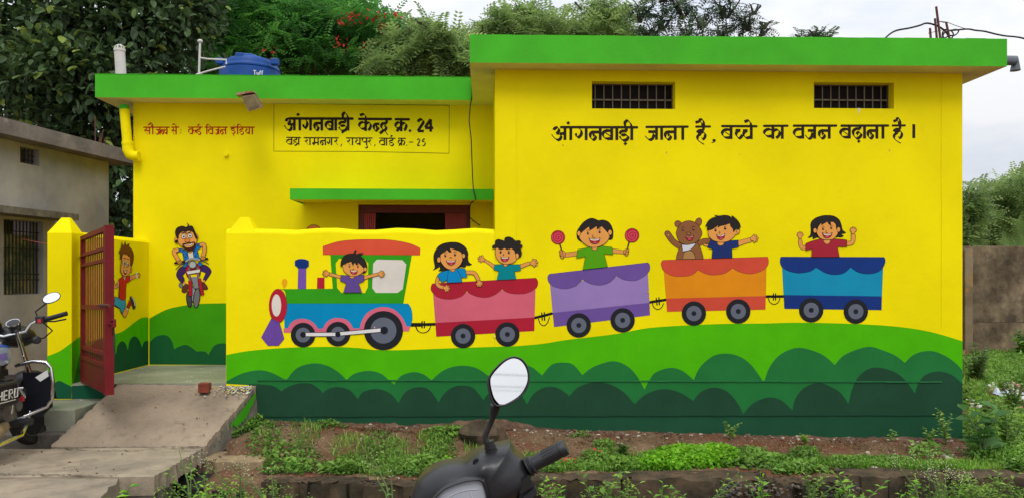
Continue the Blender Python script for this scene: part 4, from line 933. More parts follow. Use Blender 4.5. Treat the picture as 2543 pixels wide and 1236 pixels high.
mb = MB(); a = cornerE; mb.prism([Vector((p.x, p.y, zb_+.001)) for p in (a, a+d_*(LW+.6), a+d_*(LW+.6)-n_*5.5, a-n_*5.5)], (0, 0, zt-zb_)); mb.build('roof_slab', M_gc, nh)
t0, tz0, _ = PN(196, 546, .35); 
mb = MB(); zz = CAMZ+(HZ-548)/F*(ON+n_*.35+d_*t0).dot(fwd)
mb.prism([Vector((*(ON+d_*t0+n_*.002).xy, zz)), Vector((*(ON+d_*t0+n_*.35).xy, zz)), Vector((*(ON+d_*(w1+1)+n_*.35).xy, zz)), Vector((*(ON+d_*(w1+1)+n_*.002).xy, zz))], (0, 0, .085)); mb.build('window_sunshade', M_curb, nh)
go = empty('window', ON+d_*w0, None, None); go.parent = nh; go.matrix_parent_inverse = Matrix.Translation(-WM[nh])
M_blk = mat('black_iron', (34, 32, 30), .6, .3, 20, .1, 60)
nb = 11; b0 = None
for i in range(nb):
    u = w0+.04+(w1-w0-.08)*i/(nb-1); p = ON+d_*u-n_*.06
    if b0 is None: b0 = tubeo('bar', [(p.x, p.y, s0+.01), (p.x, p.y, s1-.01)], .009, M_blk, go, 6); bp0 = p
    else: dup(b0, (p.x-bp0.x, p.y-bp0.y, 0))
for zf in (.2, .28, .62, .85):
    a = ON+d_*w0-n_*.06; b = ON+d_*w1-n_*.06; z = s0+(s1-s0)*zf; tubeo('cross_bar', [(a.x, a.y, z), (b.x, b.y, z)], .007, M_blk, go, 6)
mb = MB(); V = []; random.seed(3)
for i in range(13):
    for j in range(9):
        p = ON+d_*(w0+.01+(w1-w0-.02)*i/12)-n_*(.15+random.uniform(-.02, .02)); V.append((p.x, p.y, s0+.01+(s1-s0)*.8*j/8))
mk('curtain', V, [(i*9+j, (i+1)*9+j, (i+1)*9+j+1, i*9+j+1) for i in range(12) for j in range(8)], mat('patterned_curtain', (96, 116, 96), .9, .3, 5, rgb2=(190, 180, 138), thr=(.42, .58), dirt=((60, 70, 66), 9, .5, .6, .6)), go, smooth=True)
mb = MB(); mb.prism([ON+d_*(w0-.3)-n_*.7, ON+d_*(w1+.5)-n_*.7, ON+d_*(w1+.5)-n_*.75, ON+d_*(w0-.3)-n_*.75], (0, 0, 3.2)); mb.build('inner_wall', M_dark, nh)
vo = empty('ventilator', ON+d_*u0, None, None); vo.parent = nh; vo.matrix_parent_inverse = Matrix.Translation(-WM[nh]); b0 = None
for i in range(5):
    u = u0+(u1-u0)*(i+.5)/5; p = ON+d_*u-n_*.08
    if b0 is None: b0 = tubeo('bar', [(p.x, p.y, v0), (p.x, p.y, v1)], .007, M_blk, vo, 6); bp0 = p
    else: dup(b0, (p.x-bp0.x, p.y-bp0.y, 0))
for zf in (.3, .6): a = ON+d_*u0-n_*.08; b = ON+d_*u1-n_*.08; z = v0+(v1-v0)*zf; tubeo('cross_bar', [(a.x, a.y, z), (b.x, b.y, z)], .006, M_blk, vo, 6)
# rebar stubs left standing on the neighbour's roof
rb = empty('rebar_stubs', cornerE+d_*1.2-n_*.4+Vector((0, 0, zt)), 'thin bare steel rods standing on the grey neighbour roof', 'steel rods')
for (pa, ya, pb, yb) in ((237, 375, 236, 290), (247, 372, 257, 322), (250, 374, 254, 335), (262, 376, 262, 345), (244, 372, 250, 338)):
    base_ = cornerE-n_*.5+d_*.9; yy = base_.y; a = P(pa, ya, Y=yy); b = P(pb, yb, Y=yy); a.z = zt-.02; tubeo('rod', [a, b], .008, M_rust, rb, 5)

tag(tubeo('string', [P(30, 588, Y=10.9), P(70, 597, Y=9.3), P(118, 606, Y=7.56)], .004, mat('red_string', (150, 60, 50), .8)), 'thin reddish string tied from the grey house window to the gate pillar', 'string')

# cracks and earth filled joints in the concrete
def crack(pts, z, w, seed):
    q_ = random.Random(seed); V = []; pp = []
    for (a, b), (c, d) in zip(pts, pts[1:]):
        n = max(2, int(math.hypot(c-a, d-b)/7))
        pp += [(a+(c-a)*i/n, b+(d-b)*i/n) for i in range(n)]
    for x, y in pp:
        y += q_.uniform(-1.6, 1.6)
        if z is None:      # on the ramp: intersect its sloping plane
            r = ray(x, y); n_p = Vector((0, -(.505-.1), 7.5-6.6)); o_ = Vector((0, 6.6, .108)); t = (o_-Vector((0, 0, CAMZ))).dot(n_p)/r.dot(n_p); p = Vector((0, 0, CAMZ))+r*t
        else: p = P(x, y, Z=z)
        ww = w*q_.uniform(.1, 1.2); V += [p+Vector((0, -ww, 0)), p+Vector((q_.uniform(-.004, .004), ww, 0))]
    o = mk('crack', V, [(2*i, 2*i+2, 2*i+3, 2*i+1) for i in range(len(pp)-1)], mat('crack_dirt', (58, 48, 38), .98, .3, 30)); o['kind'] = 'structure'
for i, (p_, z_, w_) in enumerate((([(128, 1110), (250, 1118), (330, 1117), (400, 1112), (505, 1106)], .107, .006), ([(0, 1176), (120, 1177), (200, 1178), (300, 1181)], .108, .007), ([(420, 1112), (470, 1109), (504, 1105)], .1085, .012),
    ([(432, 1044), (452, 1046), (466, 1041)], None, .006), ([(424, 1056), (438, 1045)], None, .005), ([(560, 1012), (590, 1018)], None, .005), ([(452, 1092), (462, 1080), (478, 1074)], None, .008), ([(340, 1104), (356, 1101)], None, .006), ([(395, 1080), (415, 1076)], None, .006), ([(505, 1030), (530, 1022), (545, 1010)], None, .005))): crack(p_, z_, w_, i)
def grit(rr):
    y = rr.uniform(5.6, 6.55); x = rr.uniform(-5.2, -2.6); return (x, y, .105)
rubble('slab_grit', 60, grit, .003, .009, M_st5)
def grit2(rr):
    y = rr.uniform(6.65, 7.4); x = rr.uniform(-3.5, -2.3); return (x, y, .11+(y-6.6)*.43)
rubble('ramp_grit', 45, grit2, .003, .008, M_st5)
def debris(rr):
    px = rr.uniform(2405, 2545); Y = rr.uniform(8.6, 10.2); x = PX(px, Y); return (x, Y, hz(x, Y)+.05)
rubble('litter_bits', 90, debris, .015, .045, [mat('white_plastic_bag', (206, 206, 208)), mat('torn_wrapper', (180, 130, 110)), M_st[1], mat('white_plastic_bag', (206, 206, 208)), M_st[0]])
# ================================================================ red gate leaf
hinge = P(205, HZ, Y=7.60); free = P(272, HZ, Y=6.60)
gt = empty('iron_gate', (hinge.x, hinge.y, .52), 'maroon barred iron gate leaf swung open from the yellow pillar', 'gate')
gd = (free-hinge); gd.z = 0; gw = gd.length; gd.normalize(); gn = Vector((gd.y, -gd.x, 0))
def gp(s, t, o=0):
    z0 = .52+(.535-.52)*s; z1 = 1.893+(1.935-1.893)*s
    return Vector((*(hinge+gd*(s*gw)+gn*o).xy, z0+(z1-z0)*t))
def gbar(name, s0, s1, t0, t1, o0, o1, par=gt, m=M_maroon):
    mbx = MB(); V = [gp(s, t, o) for t in (t0, t1) for o in (o0, o1) for s in (s0, s1)]
    mbx.add(V, [(0, 2, 3, 1), (4, 5, 7, 6), (0, 1, 5, 4), (2, 6, 7, 3), (0, 4, 6, 2), (1, 3, 7, 5)]); return mbx.build(name, m, par)
gbar('stile', 0, .035, 0, 1, -.02, .02); gbar('stile', .955, 1, 0, 1, -.035, .035)
for (a, b) in ((0, .028), (.155, .18), (.225, .25), (.50, .53), (.79, .81), (.86, .88), (.972, 1)): gbar('rail', .035, .955, a, b, -.02, .02)
nbar = 14
for i in range(nbar):
    s = .05+.885*(i)/(nbar-1); gbar('bar', s-.013, s+.013, .028, .972, -.003, .003)
gbar('kick_plate', .04, .95, .03, .155, .009, .012)
for t in (.08, .86): tubeo('hinge_pin', [gp(.0, t), gp(-.12, t)], .014, M_rust, gt)
tubeo('latch_rod', [gp(.78, .53, .03), gp(1.12, .53, .03)], .012, M_rust, gt)
mb = MB(); mb.tube([gp(1.0, .42), gp(1.13, .42)], .012); mb.tube([gp(1.1, .40), gp(1.16, .41), gp(1.16, .445), gp(1.1, .445), gp(1.06, .43)], .012); mb.build('latch_loop', M_maroon, gt)
gbar('latch_plate', .74, .96, .405, .445, -.04, -.03)
ch = MB(); ch.tube([gp(1.12, .42), gp(1.10, .35), gp(1.13, .28), gp(1.16, .24)], .004, 6); ch.tube([gp(1.13, .42), gp(1.17, .34), gp(1.165, .26)], .004, 6); tag(ch.build('hanging_cord', M_wire), 'thin black cord dangling from the red gate latch', 'cord')
# ================================================================ roof things
# water tank
tY = 10.6
tx = PX(621, tY); tr = (PX(694, tY)-PX(548, tY))/2
tk = empty('water_tank', (tx, tY, ZT), 'blue plastic water tank standing on the lower roof', 'water tank')
zt_ = P(621, 148, Y=tY).z; M_tank = mat('blue_tank_plastic', (16, 70, 140), .5, .1, 5, .06, 120, spec=.3, dirt=((60, 106, 150), 4, .6, .8, .35))
Tt = lambda v: Vector((tx+v.x, tY+v.y, v.z))
mb = MB(); zsh = P(621, 172, Y=tY).z
mb.lathe([(tr, ZT+.002), (tr, zsh-.05), (tr*.97, zsh-.04), (tr, zsh-.03), (tr, zsh-.012), (tr*.975, zsh), (tr*.965, zsh+.022), (tr*.93, zsh+.026), (tr*.92, zsh+.048), (tr*.86, zsh+.055), (tr*.84, zsh+.078), (tr*.75, zsh+.085), (tr*.72, zsh+.106), (tr*.6, zsh+.112), (tr*.55, zsh+.13), (tr*.4, zt_-.015), (.0, zt_-.005)], 40, T=Tt); mb.build('body', M_tank, tk, True)
mb = MB(); mb.lathe([(.0, zt_-.02), (tr*.34, zt_-.02), (tr*.34, zt_+.035), (tr*.30, zt_+.05), (0, zt_+.055)], 24, T=lambda v: Vector((tx-.03+v.x, tY+v.y, v.z))); mb.build('lid', M_tank, tk, True)
for px in (604, 690, 556):
    x = PX(px, tY-.1); boxo('lug', x-.05, x+.05, tY-tr*.75, tY-tr*.5, zsh-.01, zsh+(.14 if px == 604 else .07), M_tank, tk, .012)
# white lettering showing above the slab edge
mb = MB(); yy = tY-tr-.004
def wr(strokes, x, z, s, y, r, m, par, name='lettering'):
    b = MB()
    for st in strokes: b.tube([(x+a*s, y, z+c*s) for a, c in st], r, 5)
    return b.build(name, m, par)
TU = [[(0, 1), (.7, 1)], [(.35, 1), (.35, 0)], [(.9, .6), (.9, .15), (1.05, 0), (1.3, 0), (1.35, .6)], [(1.65, 0), (1.65, .8), (1.9, 1)], [(1.5, .6), (1.85, .6)], [(2.15, 0), (2.15, .8), (2.4, 1)], [(2.0, .6), (2.35, .6)]]
x_ = PX(629, yy); z_ = P(629, 186, Y=yy).z; wr(TU, x_, z_, .052, yy, .006, mat('white_print', (214, 216, 218), .6), tk)
# white pipes
M_pvc = mat('white_pvc', (196, 194, 186), .45, .08, 9, .04, 80)
vp = empty('vent_pipe', (PX(301, 9.6), 9.6, ZT), 'fat white vent pipe with slotted cowl at the left roof corner', 'pipe')
a = P(303, 190, Y=9.6); b = P(297, 128, Y=9.6); a.z = ZT-.0
tubeo('pipe', [a, b], .06, M_pvc, vp, 16)
mb = MB(); mb.tube([b+Vector((0, 0, .0)), b+Vector((0, 0, .03))], .066, 16); mb.build('collar', M_pvc, vp, True)
for i in range(8):
    q_ = 2*math.pi*i/8; tubeo('cowl_rib', [b+Vector((.056*math.cos(q_), .056*math.sin(q_), .03)), b+Vector((.05*math.cos(q_), .05*math.sin(q_), .055)), b+Vector((.02*math.cos(q_), .02*math.sin(q_), .075))], .007, M_pvc, vp, 5)
mb = MB(); mb.blob(b+Vector((0, 0, .072)), (.034, .034, .012), 12); mb.build('cowl_top', M_pvc, vp, True)
tp = empty('tank_pipework', (PX(494, 10.0), 10.0, ZT), 'thin white riser and feed pipes left of the blue tank', 'pipe')
P10 = lambda x, y: P(x, y, Y=10.0)
tubeo('riser', [P10(494, 190), P10(497, 102)], .014, M_pvc, tp, 10); tubeo('feed_pipe', [P10(497, 144), P10(515, 147), P10(562, 149), P10(562, 160)], .011, M_pvc, tp, 10); tubeo('feed_pipe', [P10(494, 184), P10(520, 176), P10(560, 166)], .011, M_pvc, tp, 10)
mb = MB(); mb.blob(P10(497, 103), (.035, .035, .025), 10); mb.tube([P10(489, 190), P10(500, 183)], .03, 8); mb.build('fitting', M_pvc, tp, True)
# yellow drain pipe down the left corner
dp = empty('drain_pipe', (PX(318, 8.98), 8.98, 2.8), 'yellow painted drain pipe bending into the left wall corner', 'pipe')
Q = lambda x, y: P(x, y, Y=8.98)
tubeo('pipe', [Q(309, 272), Q(317, 360)], .052, M_yel, dp, 14); tubeo('elbow', [Q(317, 358), Q(318, 372), Q(323, 384), Q(333, 388), Q(345, 388)], [.058, .06, .06, .056, .054], M_yel, dp, 14); tubeo('green_stub', [Q(308, 262), Q(309, 272.5)], .053, M_grn, dp, 14)
mb = MB(); mb.tube([Q(316.6, 352), Q(317.2, 360)], .062, 14); mb.build('collar', M_yel, dp, True)
# grey water spout at the right end of the roof
wsY = 8.2
sp = MB(); sp.tube([(4.85, wsY, P(2500, 149, Y=wsY).z), (PX(2521, wsY), wsY, P(2500, 151, Y=wsY).z), (PX(2521, wsY)+.001, wsY, P(2521, 176, Y=wsY).z)], .052, 14)
tag(sp.build('water_spout', mat('grey_pvc', (92, 98, 108), .5, .1, 9), None, True), 'dark grey elbow spout sticking out of the right roof edge', 'pipe')
# rebar bundle and slack cable on the high roof
RY = 8.6
rq = lambda x, y: P(x, y, Y=RY)
k_ = 2243/363
zq = lambda x, y: rq(2180+x/k_, y/k_)
rbs = empty('roof_rods', zq(920, 600), 'rusty reinforcement rods standing on the high green roof', 'steel rods')
for (a, b) in (((815, 640), (800, 435)), ((910, 640), (877, 288)), ((965, 640), (895, 105)), ((1110, 640), (1047, 340))):
    tubeo('rod', [zq(*a), zq(*b)], .013, M_rust, rbs, 6)
mb = MB(); mb.tube([zq(*p) for p in ((905, 350), (960, 335), (1005, 350), (1050, 345))], .004, 5); mb.tube([zq(*p) for p in ((770, 515), (830, 500), (930, 480), (1010, 455), (1130, 470))], .0035, 5); mb.build('tie_wire', M_wire, rbs)
def cable(name, pts, r, label, cat_='cable'):
    pp = curve([(x, y, False) for x, y in pts], False, 6); mbx = MB(); mbx.tube([zq(x, y) for x, y in pp], r, 6); return tag(mbx.build(name, M_wire, None, True), label, cat_)
cable('power_cable', [(100, 600), (200, 515), (300, 468), (480, 435), (640, 395), (730, 362), (820, 370), (940, 415), (1040, 490), (1110, 610)], .010, 'black cable arching from the roof edge to the rusty rods')
cable('power_cable', [(985, 620), (1010, 520), (1080, 480), (1200, 465), (1380, 450), (1500, 470), (1640, 485), (1800, 525), (1960, 555), (2120, 570), (2260, 600), (2500, 690), (2900, 800)], .010, 'black cable leaving the rusty rods to the right edge')
cable('cable_coil', [(1010, 600), (1090, 555), (1190, 540), (1240, 480), (1200, 455), (1100, 470), (1020, 460), (990, 540), (1050, 610), (1130, 590), (1160, 530), (1130, 480)], .008, 'loops of black cable beside the rusty rods')
cable('thin_wire', [(930, 330), (1060, 345), (1180, 390), (1330, 440), (1420, 460)], .0035, 'thin wire tied between the rods and the cable')
# floodlight under the low roof edge
fl = empty('floodlight', P(622, 255, Y=8.6), 'dusty floodlight hanging from the lower green roof edge', 'lamp')
M_fl = mat('dusty_floodlight', (120, 104, 78), .85, .2, 20, .1, 60, rgb2=(84, 66, 44), spec=.1)
mb = MB(); a_, b_, c_, d_2 = P(599, 240, Y=8.60), P(630, 235, Y=8.60), P(649, 268, Y=8.45), P(618, 278, Y=8.45)
nv = Vector((0, .09, .035)); mb.prism([a_, d_2, c_, b_], nv); mb.build('housing', M_fl, fl)
def inset(q, s): c = sum(q, Vector())/4; return [c+(p-c)*s for p in q]
qd = inset([a_, d_2, c_, b_], .84); nn_ = (d_2-a_).cross(b_-a_).normalized(); nn_ = nn_ if nn_.y < 0 else -nn_
mk('lens', [p+nn_*.004 for p in qd], [(0, 1, 2, 3)], mat('dusty_glass', (104, 90, 58), .75, .3, 14, spec=.1, rgb2=(78, 66, 44)), fl)
mb = MB(); mb.prism([P(594, 243, Y=8.72), P(638, 236, Y=8.72), P(636, 232, Y=8.72), P(596, 237, Y=8.72)], (0, -.12, 0)); mb.build('hood', mat('rust_streak', (170, 150, 126), .8, .3, 20, rgb2=(130, 72, 44)), fl)
tubeo('bracket', [P(628, 240, Y=8.8), P(626, 244, Y=8.68)], .012, M_rust, fl)
# cable hanging across the low roof to the door
pts = [(1168, 186, 8.74), (1172, 205, 8.76), (1172, 240, 8.76), (1168, 262, 8.85), (1165, 300, 8.9), (1170, 345, 8.9), (1172, 400, 8.9), (1174, 450, 8.6), (1176, 475, 8.48), (1182, 494, 8.46), (1168, 507, 9.0), (1162, 535, 9.04), (1175, 548, 9.0), (1192, 560, 8.95)]
mb = MB(); mb.tube([P(x, y, Y=d) for x, y, d in pts], .0065, 6); tag(mb.build('loose_cable', M_wire, None, True), 'black cable hanging loose from the lower roof to the doorway', 'cable')
# electricity meter on the side wall of the wing
em = empty('electric_meter', (XM-.05, 8.6, 2.1), 'small grey electric meter under a clear cover beside the doorway', 'meter')
a0 = P(1214, 545, X=XM-.03)
ym = a0.y; zm = 1.5+(HZ-545)/F*ym
boxo('back_plate', XM-.022, XM-.002, ym-.11, ym+.11, zm-.16, zm+.15, mat('meter_board', (150, 140, 112), .8, .2, 9), em, .004)
mb = MB(); mb.blob((XM-.055, ym, zm), (.045, .085, .12), 14); mb.build('cover', mat('cloudy_cover', (132, 130, 112), .2, .25, 10, spec=.7), em, True)
boxo('dial', XM-.108, XM-.10, ym-.03, ym+.03, zm+.01, zm+.05, mat('white_print', (214, 216, 218)), em)
# capped pipe stub on wall and wall plug marks
mb = MB(); pp_ = P(563, 384, Y=YB); mb.tube([pp_, pp_+Vector((0, -.03, 0))], .024, 12)
tag(mb.build('pipe_stub', M_yel, None, True), 'small yellow painted pipe stub on the wall under the red lettering', 'pipe')
# brick on the ramp head
c0 = P(493, 980, Y=7.25); bz = .485-(7.49-7.25)*.43+.012
mb = MB(); bw = .092; bh = .088
mb.box(-bw/2-.004, bw/2, -.045, .045, 0, bh, bev=.007); V = []
for v in mb.v:
    x, y, z = v; x += random.uniform(-.004, .004); z += random.uniform(-.003, .003)*(z > .01); ca, sa = math.cos(.12), math.sin(.12); V.append((x*ca-y*sa+P(508, 980, Y=7.35).x, x*sa+y*ca+7.36, z+bz+.05))
o = mk('brick', V, mb.f, mat('red_brick', (120, 56, 38), .95, .25, 9, .6, 60, dirt=((180, 130, 100), 20, .6, .75, .5))); tag(o, 'single broken red brick lying at the top of the ramp', 'brick')
# cloth and litter
def crumple(name, px0, px1, py0, py1, Y, m, label, cat_, seed, hgt=.03, group=None, n=8):
    rr = random.Random(seed); a = P(px0, (py0+py1)/2, Y=Y); b = P(px1, (py0+py1)/2, Y=Y); z0 = hz(a.x, Y)+.008; w = b.x-a.x; dY = max(.06, (py1-py0)/F*Y/.18*.35)
    V = []; 
    for j in range(n+1):
        for i in range(n+1):
            s, t = i/n-.5, j/n-.5; k = 1-.35*abs(math.sin(3*t+seed)); V.append((a.x+w/2+s*w*k+rr.uniform(-.1, .1)*w/n, Y+t*dY*(1-.3*abs(math.sin(4*s+seed)))+rr.uniform(-.1, .1)*dY/n, z0+hgt*abs(math.sin(5*s+seed)*math.cos(6*t+seed*2))*(1-4*s*s*.8)*(1-4*t*t*.8)+rr.uniform(0, hgt*.35)))
    o = mk(name, V, [(j*(n+1)+i, j*(n+1)+i+1, (j+1)*(n+1)+i+1, (j+1)*(n+1)+i) for j in range(n) for i in range(n)], m); return tag(o, label, cat_, group)
M_redc = mat('faded_red_cloth', (196, 54, 72), .9, .15, 20, .3, 90)
crumple('cloth_scrap', 1374, 1434, 1120, 1146, 6.62, M_redc, 'faded red cloth scrap on the grass behind the grip', 'cloth', 2, .035)
crumple('cloth_scrap', 1462, 1496, 1116, 1132, 6.85, M_redc, 'smaller red cloth scrap lying right of the larger one', 'cloth', 5, .03)
M_wb = mat('white_plastic_bag', (206, 206, 208), .5, .12, 9); M_bb = mat('bluish_plastic_bag', (150, 172, 200), .45, .2, 9, rgb2=(214, 216, 220)); M_pk = mat('torn_wrapper', (180, 130, 110), .6, .3, 15, rgb2=(206, 196, 184))
for (a, b, c, d, Y, m, lab, s, hh) in ((2402, 2424, 888, 898, 12.1, M_wb, 'white plastic bag in the grass before the old wall', 1, .10), (2464, 2512, 1002, 1024, 9.4, M_bb, 'bluish white crumpled plastic bag on the litter heap', 3, .14),
                                    (2514, 2545, 994, 1022, 9.2, M_wb, 'white crumpled plastic at the right edge of the litter', 4, .16), (2436, 2450, 1018, 1030, 8.9, M_pk, 'small pinkish wrapper left of the bluish bag', 6, .05), (2410, 2436, 1022, 1032, 8.8, mat('brown_wrapper', (140, 96, 70), .7, .3, 15), 'brown scrap of litter beside the wall corner', 7, .05),
                                    (2506, 2520, 972, 990, 9.6, M_wb, 'grey white bag above the litter heap', 8, .16), (683, 722, 1090, 1102, 6.72, M_pk, 'torn pale wrapper on the red soil near the ramp', 9, .015)):
    crumple('litter', a, b, c, d, Y, m, lab, 'litter', s, hh, 'litter in the grass')
tag(tubeo('orange_pipe', [P(2498, 1030, Y=9.0), P(2530, 1034, Y=8.9), P(2570, 1032, Y=8.8)], .016, mat('orange_plastic', (206, 96, 40), .5)), 'orange plastic pipe lying across the litter', 'pipe')
def stone(name, px, py, Y, r, m, label, seed, jag=.16):
    p = P(px, py, Y=Y); mbx = MB(); mbx.blob((p.x, Y, hz(p.x, Y)+r[2]*.45), r, 14, 0, jag, seed=seed); return tag(mbx.build(name, m, None, True), label, 'stone')
stone('boulder', 1200, 1085, 7.05, (.20, .16, .12), M_moss, 'dark mossy lump of old masonry at the wall foot behind the mirror', 3, .22)
stone('pale_stone', 2168, 1155, 6.45, (.045, .03, .02), M_st[2], 'flat pale stone lying on the grass near the right end', 4)
stone('stone', 2155, 1128, 6.9, (.02, .02, .015), M_st[2], 'tiny white stone on the bare soil', 5)
for i, (px, py, Y) in enumerate(((2352, 1135, 6.75), (2345, 1130, 6.8), (2362, 1142, 6.7))): stone('white_rubble', px, py, Y, (.022, .02, .02), M_st[2], ['white chip of rubble by the right corner plants, leftmost', 'white chip of rubble by the right corner plants, middle', 'white chip of rubble by the right corner plants, rightmost'][[1, 0, 2][i]], i+9)

# overhead cables across the street behind the photographer (they show in the scooter's mirror)
for i, (za, zb, yy, r) in enumerate(((4.05, 3.55, -10, .007), (3.78, 3.42, -10.2, .006), (3.70, 3.38, -10.3, .004), (3.35, 2.95, -9.8, .006))):
    mb = MB(); mb.tube([(-14+28*k/12, yy, za+(zb-za)*k/12*3-.5*math.sin(math.pi*k/12)+.45+(za-zb)) for k in range(13)], r, 6)
    tag(mb.build('overhead_cable', M_wire, None, True), ['highest of the thin cables reflected in the round scooter mirror', 'second highest thin cable reflected in the round scooter mirror', 'faintest thin cable reflected in the middle of the round scooter mirror', 'lowest of the thin cables reflected in the round scooter mirror'][i], 'cable', 'overhead cables reflected in the mirror')
# ================================================================ parked motorcycle on the left
c_ = P(80, 1101, Z=.085); 
BFx = Vector((math.cos(-.02), -math.sin(-.02), 0)); BFy = Vector((math.sin(-.02), math.cos(-.02), 0))   # right, forward
def BT(v):
    v = Vector(v); p = c_+BFx*v.x+BFy*v.y+Vector((0, 0, v.z-.0)); tilt = -.06*v.z; return p+BFx*tilt
mc = empty('parked_motorcycle', c_, 'dusty black motorcycle with blue and silver tank parked by the concrete slab', 'motorcycle')
M_tyre = mat('tyre_rubber', (28, 27, 26), .9, .2, 30, .3, 60, dirt=((96, 82, 62), 6, .5, .8, .6))
M_alloy = mat('grey_alloy', (150, 148, 142), .4, .15, 14, metal=.7)
M_bblk = mat('dusty_black_panel', (26, 26, 30), .4, .3, 10, .05, 80, dirt=((90, 78, 60), 4, .55, .85, .5))
M_eng = mat('engine_alloy', (112, 106, 98), .55, .2, 16, .2, 60, metal=.5, dirt=((70, 54, 38), 9, .5, .75, .7))
M_seat = mat('dusty_seat_cover', (84, 68, 40), .8, .25, 6, .3, 30, rgb2=(124, 104, 58))
M_tank = mat('silver_tank_paint', (150, 160, 176), .25, .08, 5, spec=.6); M_tkb = mat('black_tank_paint', (20, 20, 22), .2, .1, 5, spec=.7)
M_blue = mat('blue_stripe', (24, 84, 176), .3, .05, 5, spec=.6); M_redp = mat('red_stripe', (186, 36, 50), .35, .05, 5, spec=.5); M_lil = mat('lilac_stripe', (130, 110, 180), .35, .05, 5)
def wheel(yc, r, w, name, nsp=6, par=mc, T=BT, zc=None):
    zc = zc or r; o = MB(); k = 34; rs = [(r-.075, -w*.35), (r-.06, -w*.5), (r-.02, -w*.48), (r, -w*.2), (r+.004, 0), (r, w*.2), (r-.02, w*.48), (r-.06, w*.5), (r-.075, w*.35)]
    o.lathe([(a, b) for a, b in rs], k, T=lambda v: T(Vector((v.x, yc+v.y, zc+v.z))), ax='x'); root = o.build(name, M_tyre, par, True)
    rm = MB(); rm.lathe([(r-.098, -w*.3), (r-.072, -w*.36), (r-.072, w*.36), (r-.098, w*.3), (r-.102, 0), (r-.098, -w*.3)], k, T=lambda v: T(Vector((v.x, yc+v.y, zc+v.z))), ax='x')
    for i in range(nsp):
        a = 2*math.pi*i/nsp; d0 = Vector((0, math.cos(a), math.sin(a))); rm.tube([T(Vector((0, yc, zc))+d0*.05), T(Vector((0, yc, zc))+d0*(r-.09))], [.022, .014], 6)
    rm.lathe([(0, -.05), (.055, -.05), (.055, .05), (0, .05)], 16, T=lambda v: T(Vector((v.x, yc+v.y, zc+v.z))), ax='x'); rm.build('rim', M_alloy, root, True)
    return root
wheel(0, .30, .085, 'front_wheel'); wheel(-1.26, .30, .1, 'rear_wheel')
for s in (-1, 1):
    tubeo('fork', [(s*.095, 0, .30), (s*.1, -.16, .62), (s*.1, -.30, .98)], [.028, .024, .02], M_chrome, mc, 10, BT)
mb = MB()
for i in range(9):   # front mudguard
    a = math.radians(20+i*17); 
    for s in (-.055, -.02, .02, .055): mb.v.append(tuple(BT((s, .0-.335*math.cos(a+.3), .30+(.335-.4*abs(s)**1.2)*math.sin(a+.3)))))
for i in range(8):
    for j in range(3): mb.f.append((4*i+j, 4*i+j+1, 4*i+j+5, 4*i+j+4)); mb.m.append(0)
mb.build('front_mudguard', M_bblk, mc, True)
mb = MB(); mb.tube([BT((0, -.32, .94)), BT((.09, -.30, .96)), BT((.16, -.28, .98)), BT((.20, -.27, 1.04)), BT((.27, -.26, 1.075)), BT((.31, -.25, 1.08))], .0135, 10); mb.tube([BT((0, -.32, .94)), BT((-.15, -.38, .98)), BT((-.19, -.42, 1.04)), BT((-.38, -.54, 1.09))], .0135, 10); mb.build('handlebar', M_chrome, mc, True)
tubeo('grip', [(.30, -.25, 1.078), (.35, -.245, 1.088), (.475, -.24, 1.125)], [.018, .020, .020], M_blackp, mc, 12, BT)
boxo('switch_block', .24, .305, -.29, -.225, 1.045, 1.105, M_blackp, mc, .01, BT); boxo('red_switch', .268, .295, -.302, -.29, 1.05, 1.08, M_redp, mc, .002, BT)
tubeo('brake_lever', [(.28, -.22, 1.06), (.34, -.18, 1.055), (.44, -.19, 1.075)], .007, M_blackp, mc, 6, BT)
tubeo('brake_cable', [(.28, -.24, 1.05), (.33, -.20, .98), (.26, -.2, .92), (.12, -.2, .90)], .006, M_wire, mc, 6, BT)
def mirror(par, base, top, T, name='mirror'):
    tubeo('mirror_stalk', [base, base+(top-base)*.45+Vector((.012, 0, .0)), top], .0055, M_blackp, par, 8)
mt = BT((.375, -.27, 1.255)); tubeo('mirror_stalk', [BT((.25, -.26, 1.09)), BT((.235, -.26, 1.14)), BT((.345, -.265, 1.222))], .0065, M_blackp, mc, 8)
def disc(center, ux, uy, n, rx, ry, th, matb, matg, par, nm='mirror', sq=2.4, k=28, rot=0):
    """domed housing with a glass face; ux,uy span the face, n points to the viewer"""
    mbx = MB(); V = []
    def ring(s, d):
        for i in range(k):
            a = 2*math.pi*i/k+rot; ca, sa = math.cos(a), math.sin(a); q_ = (abs(ca)**sq+abs(sa)**sq)**(-1/sq); x = rx*ca*q_*s; y = ry*sa*q_*s; V.append(center+ux*x+uy*y+n*d)
    for s, d in ((.90, .0), (.97, .006), (1, 0), (.98, -th*.45), (.8, -th*.8), (.4, -th)): ring(s, d)
    Fc = [(i*k+j, i*k+(j+1) % k, (i+1)*k+(j+1) % k, (i+1)*k+j) for i in range(5) for j in range(k)]+[tuple(range(k)), tuple(5*k+j for j in range(k))[::-1]]
    mbx.add(V, Fc, 0); h = mbx.build(nm, matb, par, True)
    V = []; 
    for i in range(k):
        a = 2*math.pi*i/k+rot; ca, sa = math.cos(a), math.sin(a); q_ = (abs(ca)**sq+abs(sa)**sq)**(-1/sq); V.append(center+ux*(rx*ca*q_*.905)+uy*(ry*sa*q_*.905)+n*.003)
    mk('mirror_glass', V, [tuple(range(k))], matg, h); return h
M_glass = mat('mirror_silver', (236, 238, 240), .03, .01, 3, metal=1)
nv = Vector((.42, -.84, .34)).normalized(); ux = Vector((nv.y, -nv.x, 0)).normalized()*-1; uy = nv.cross(ux).normalized()
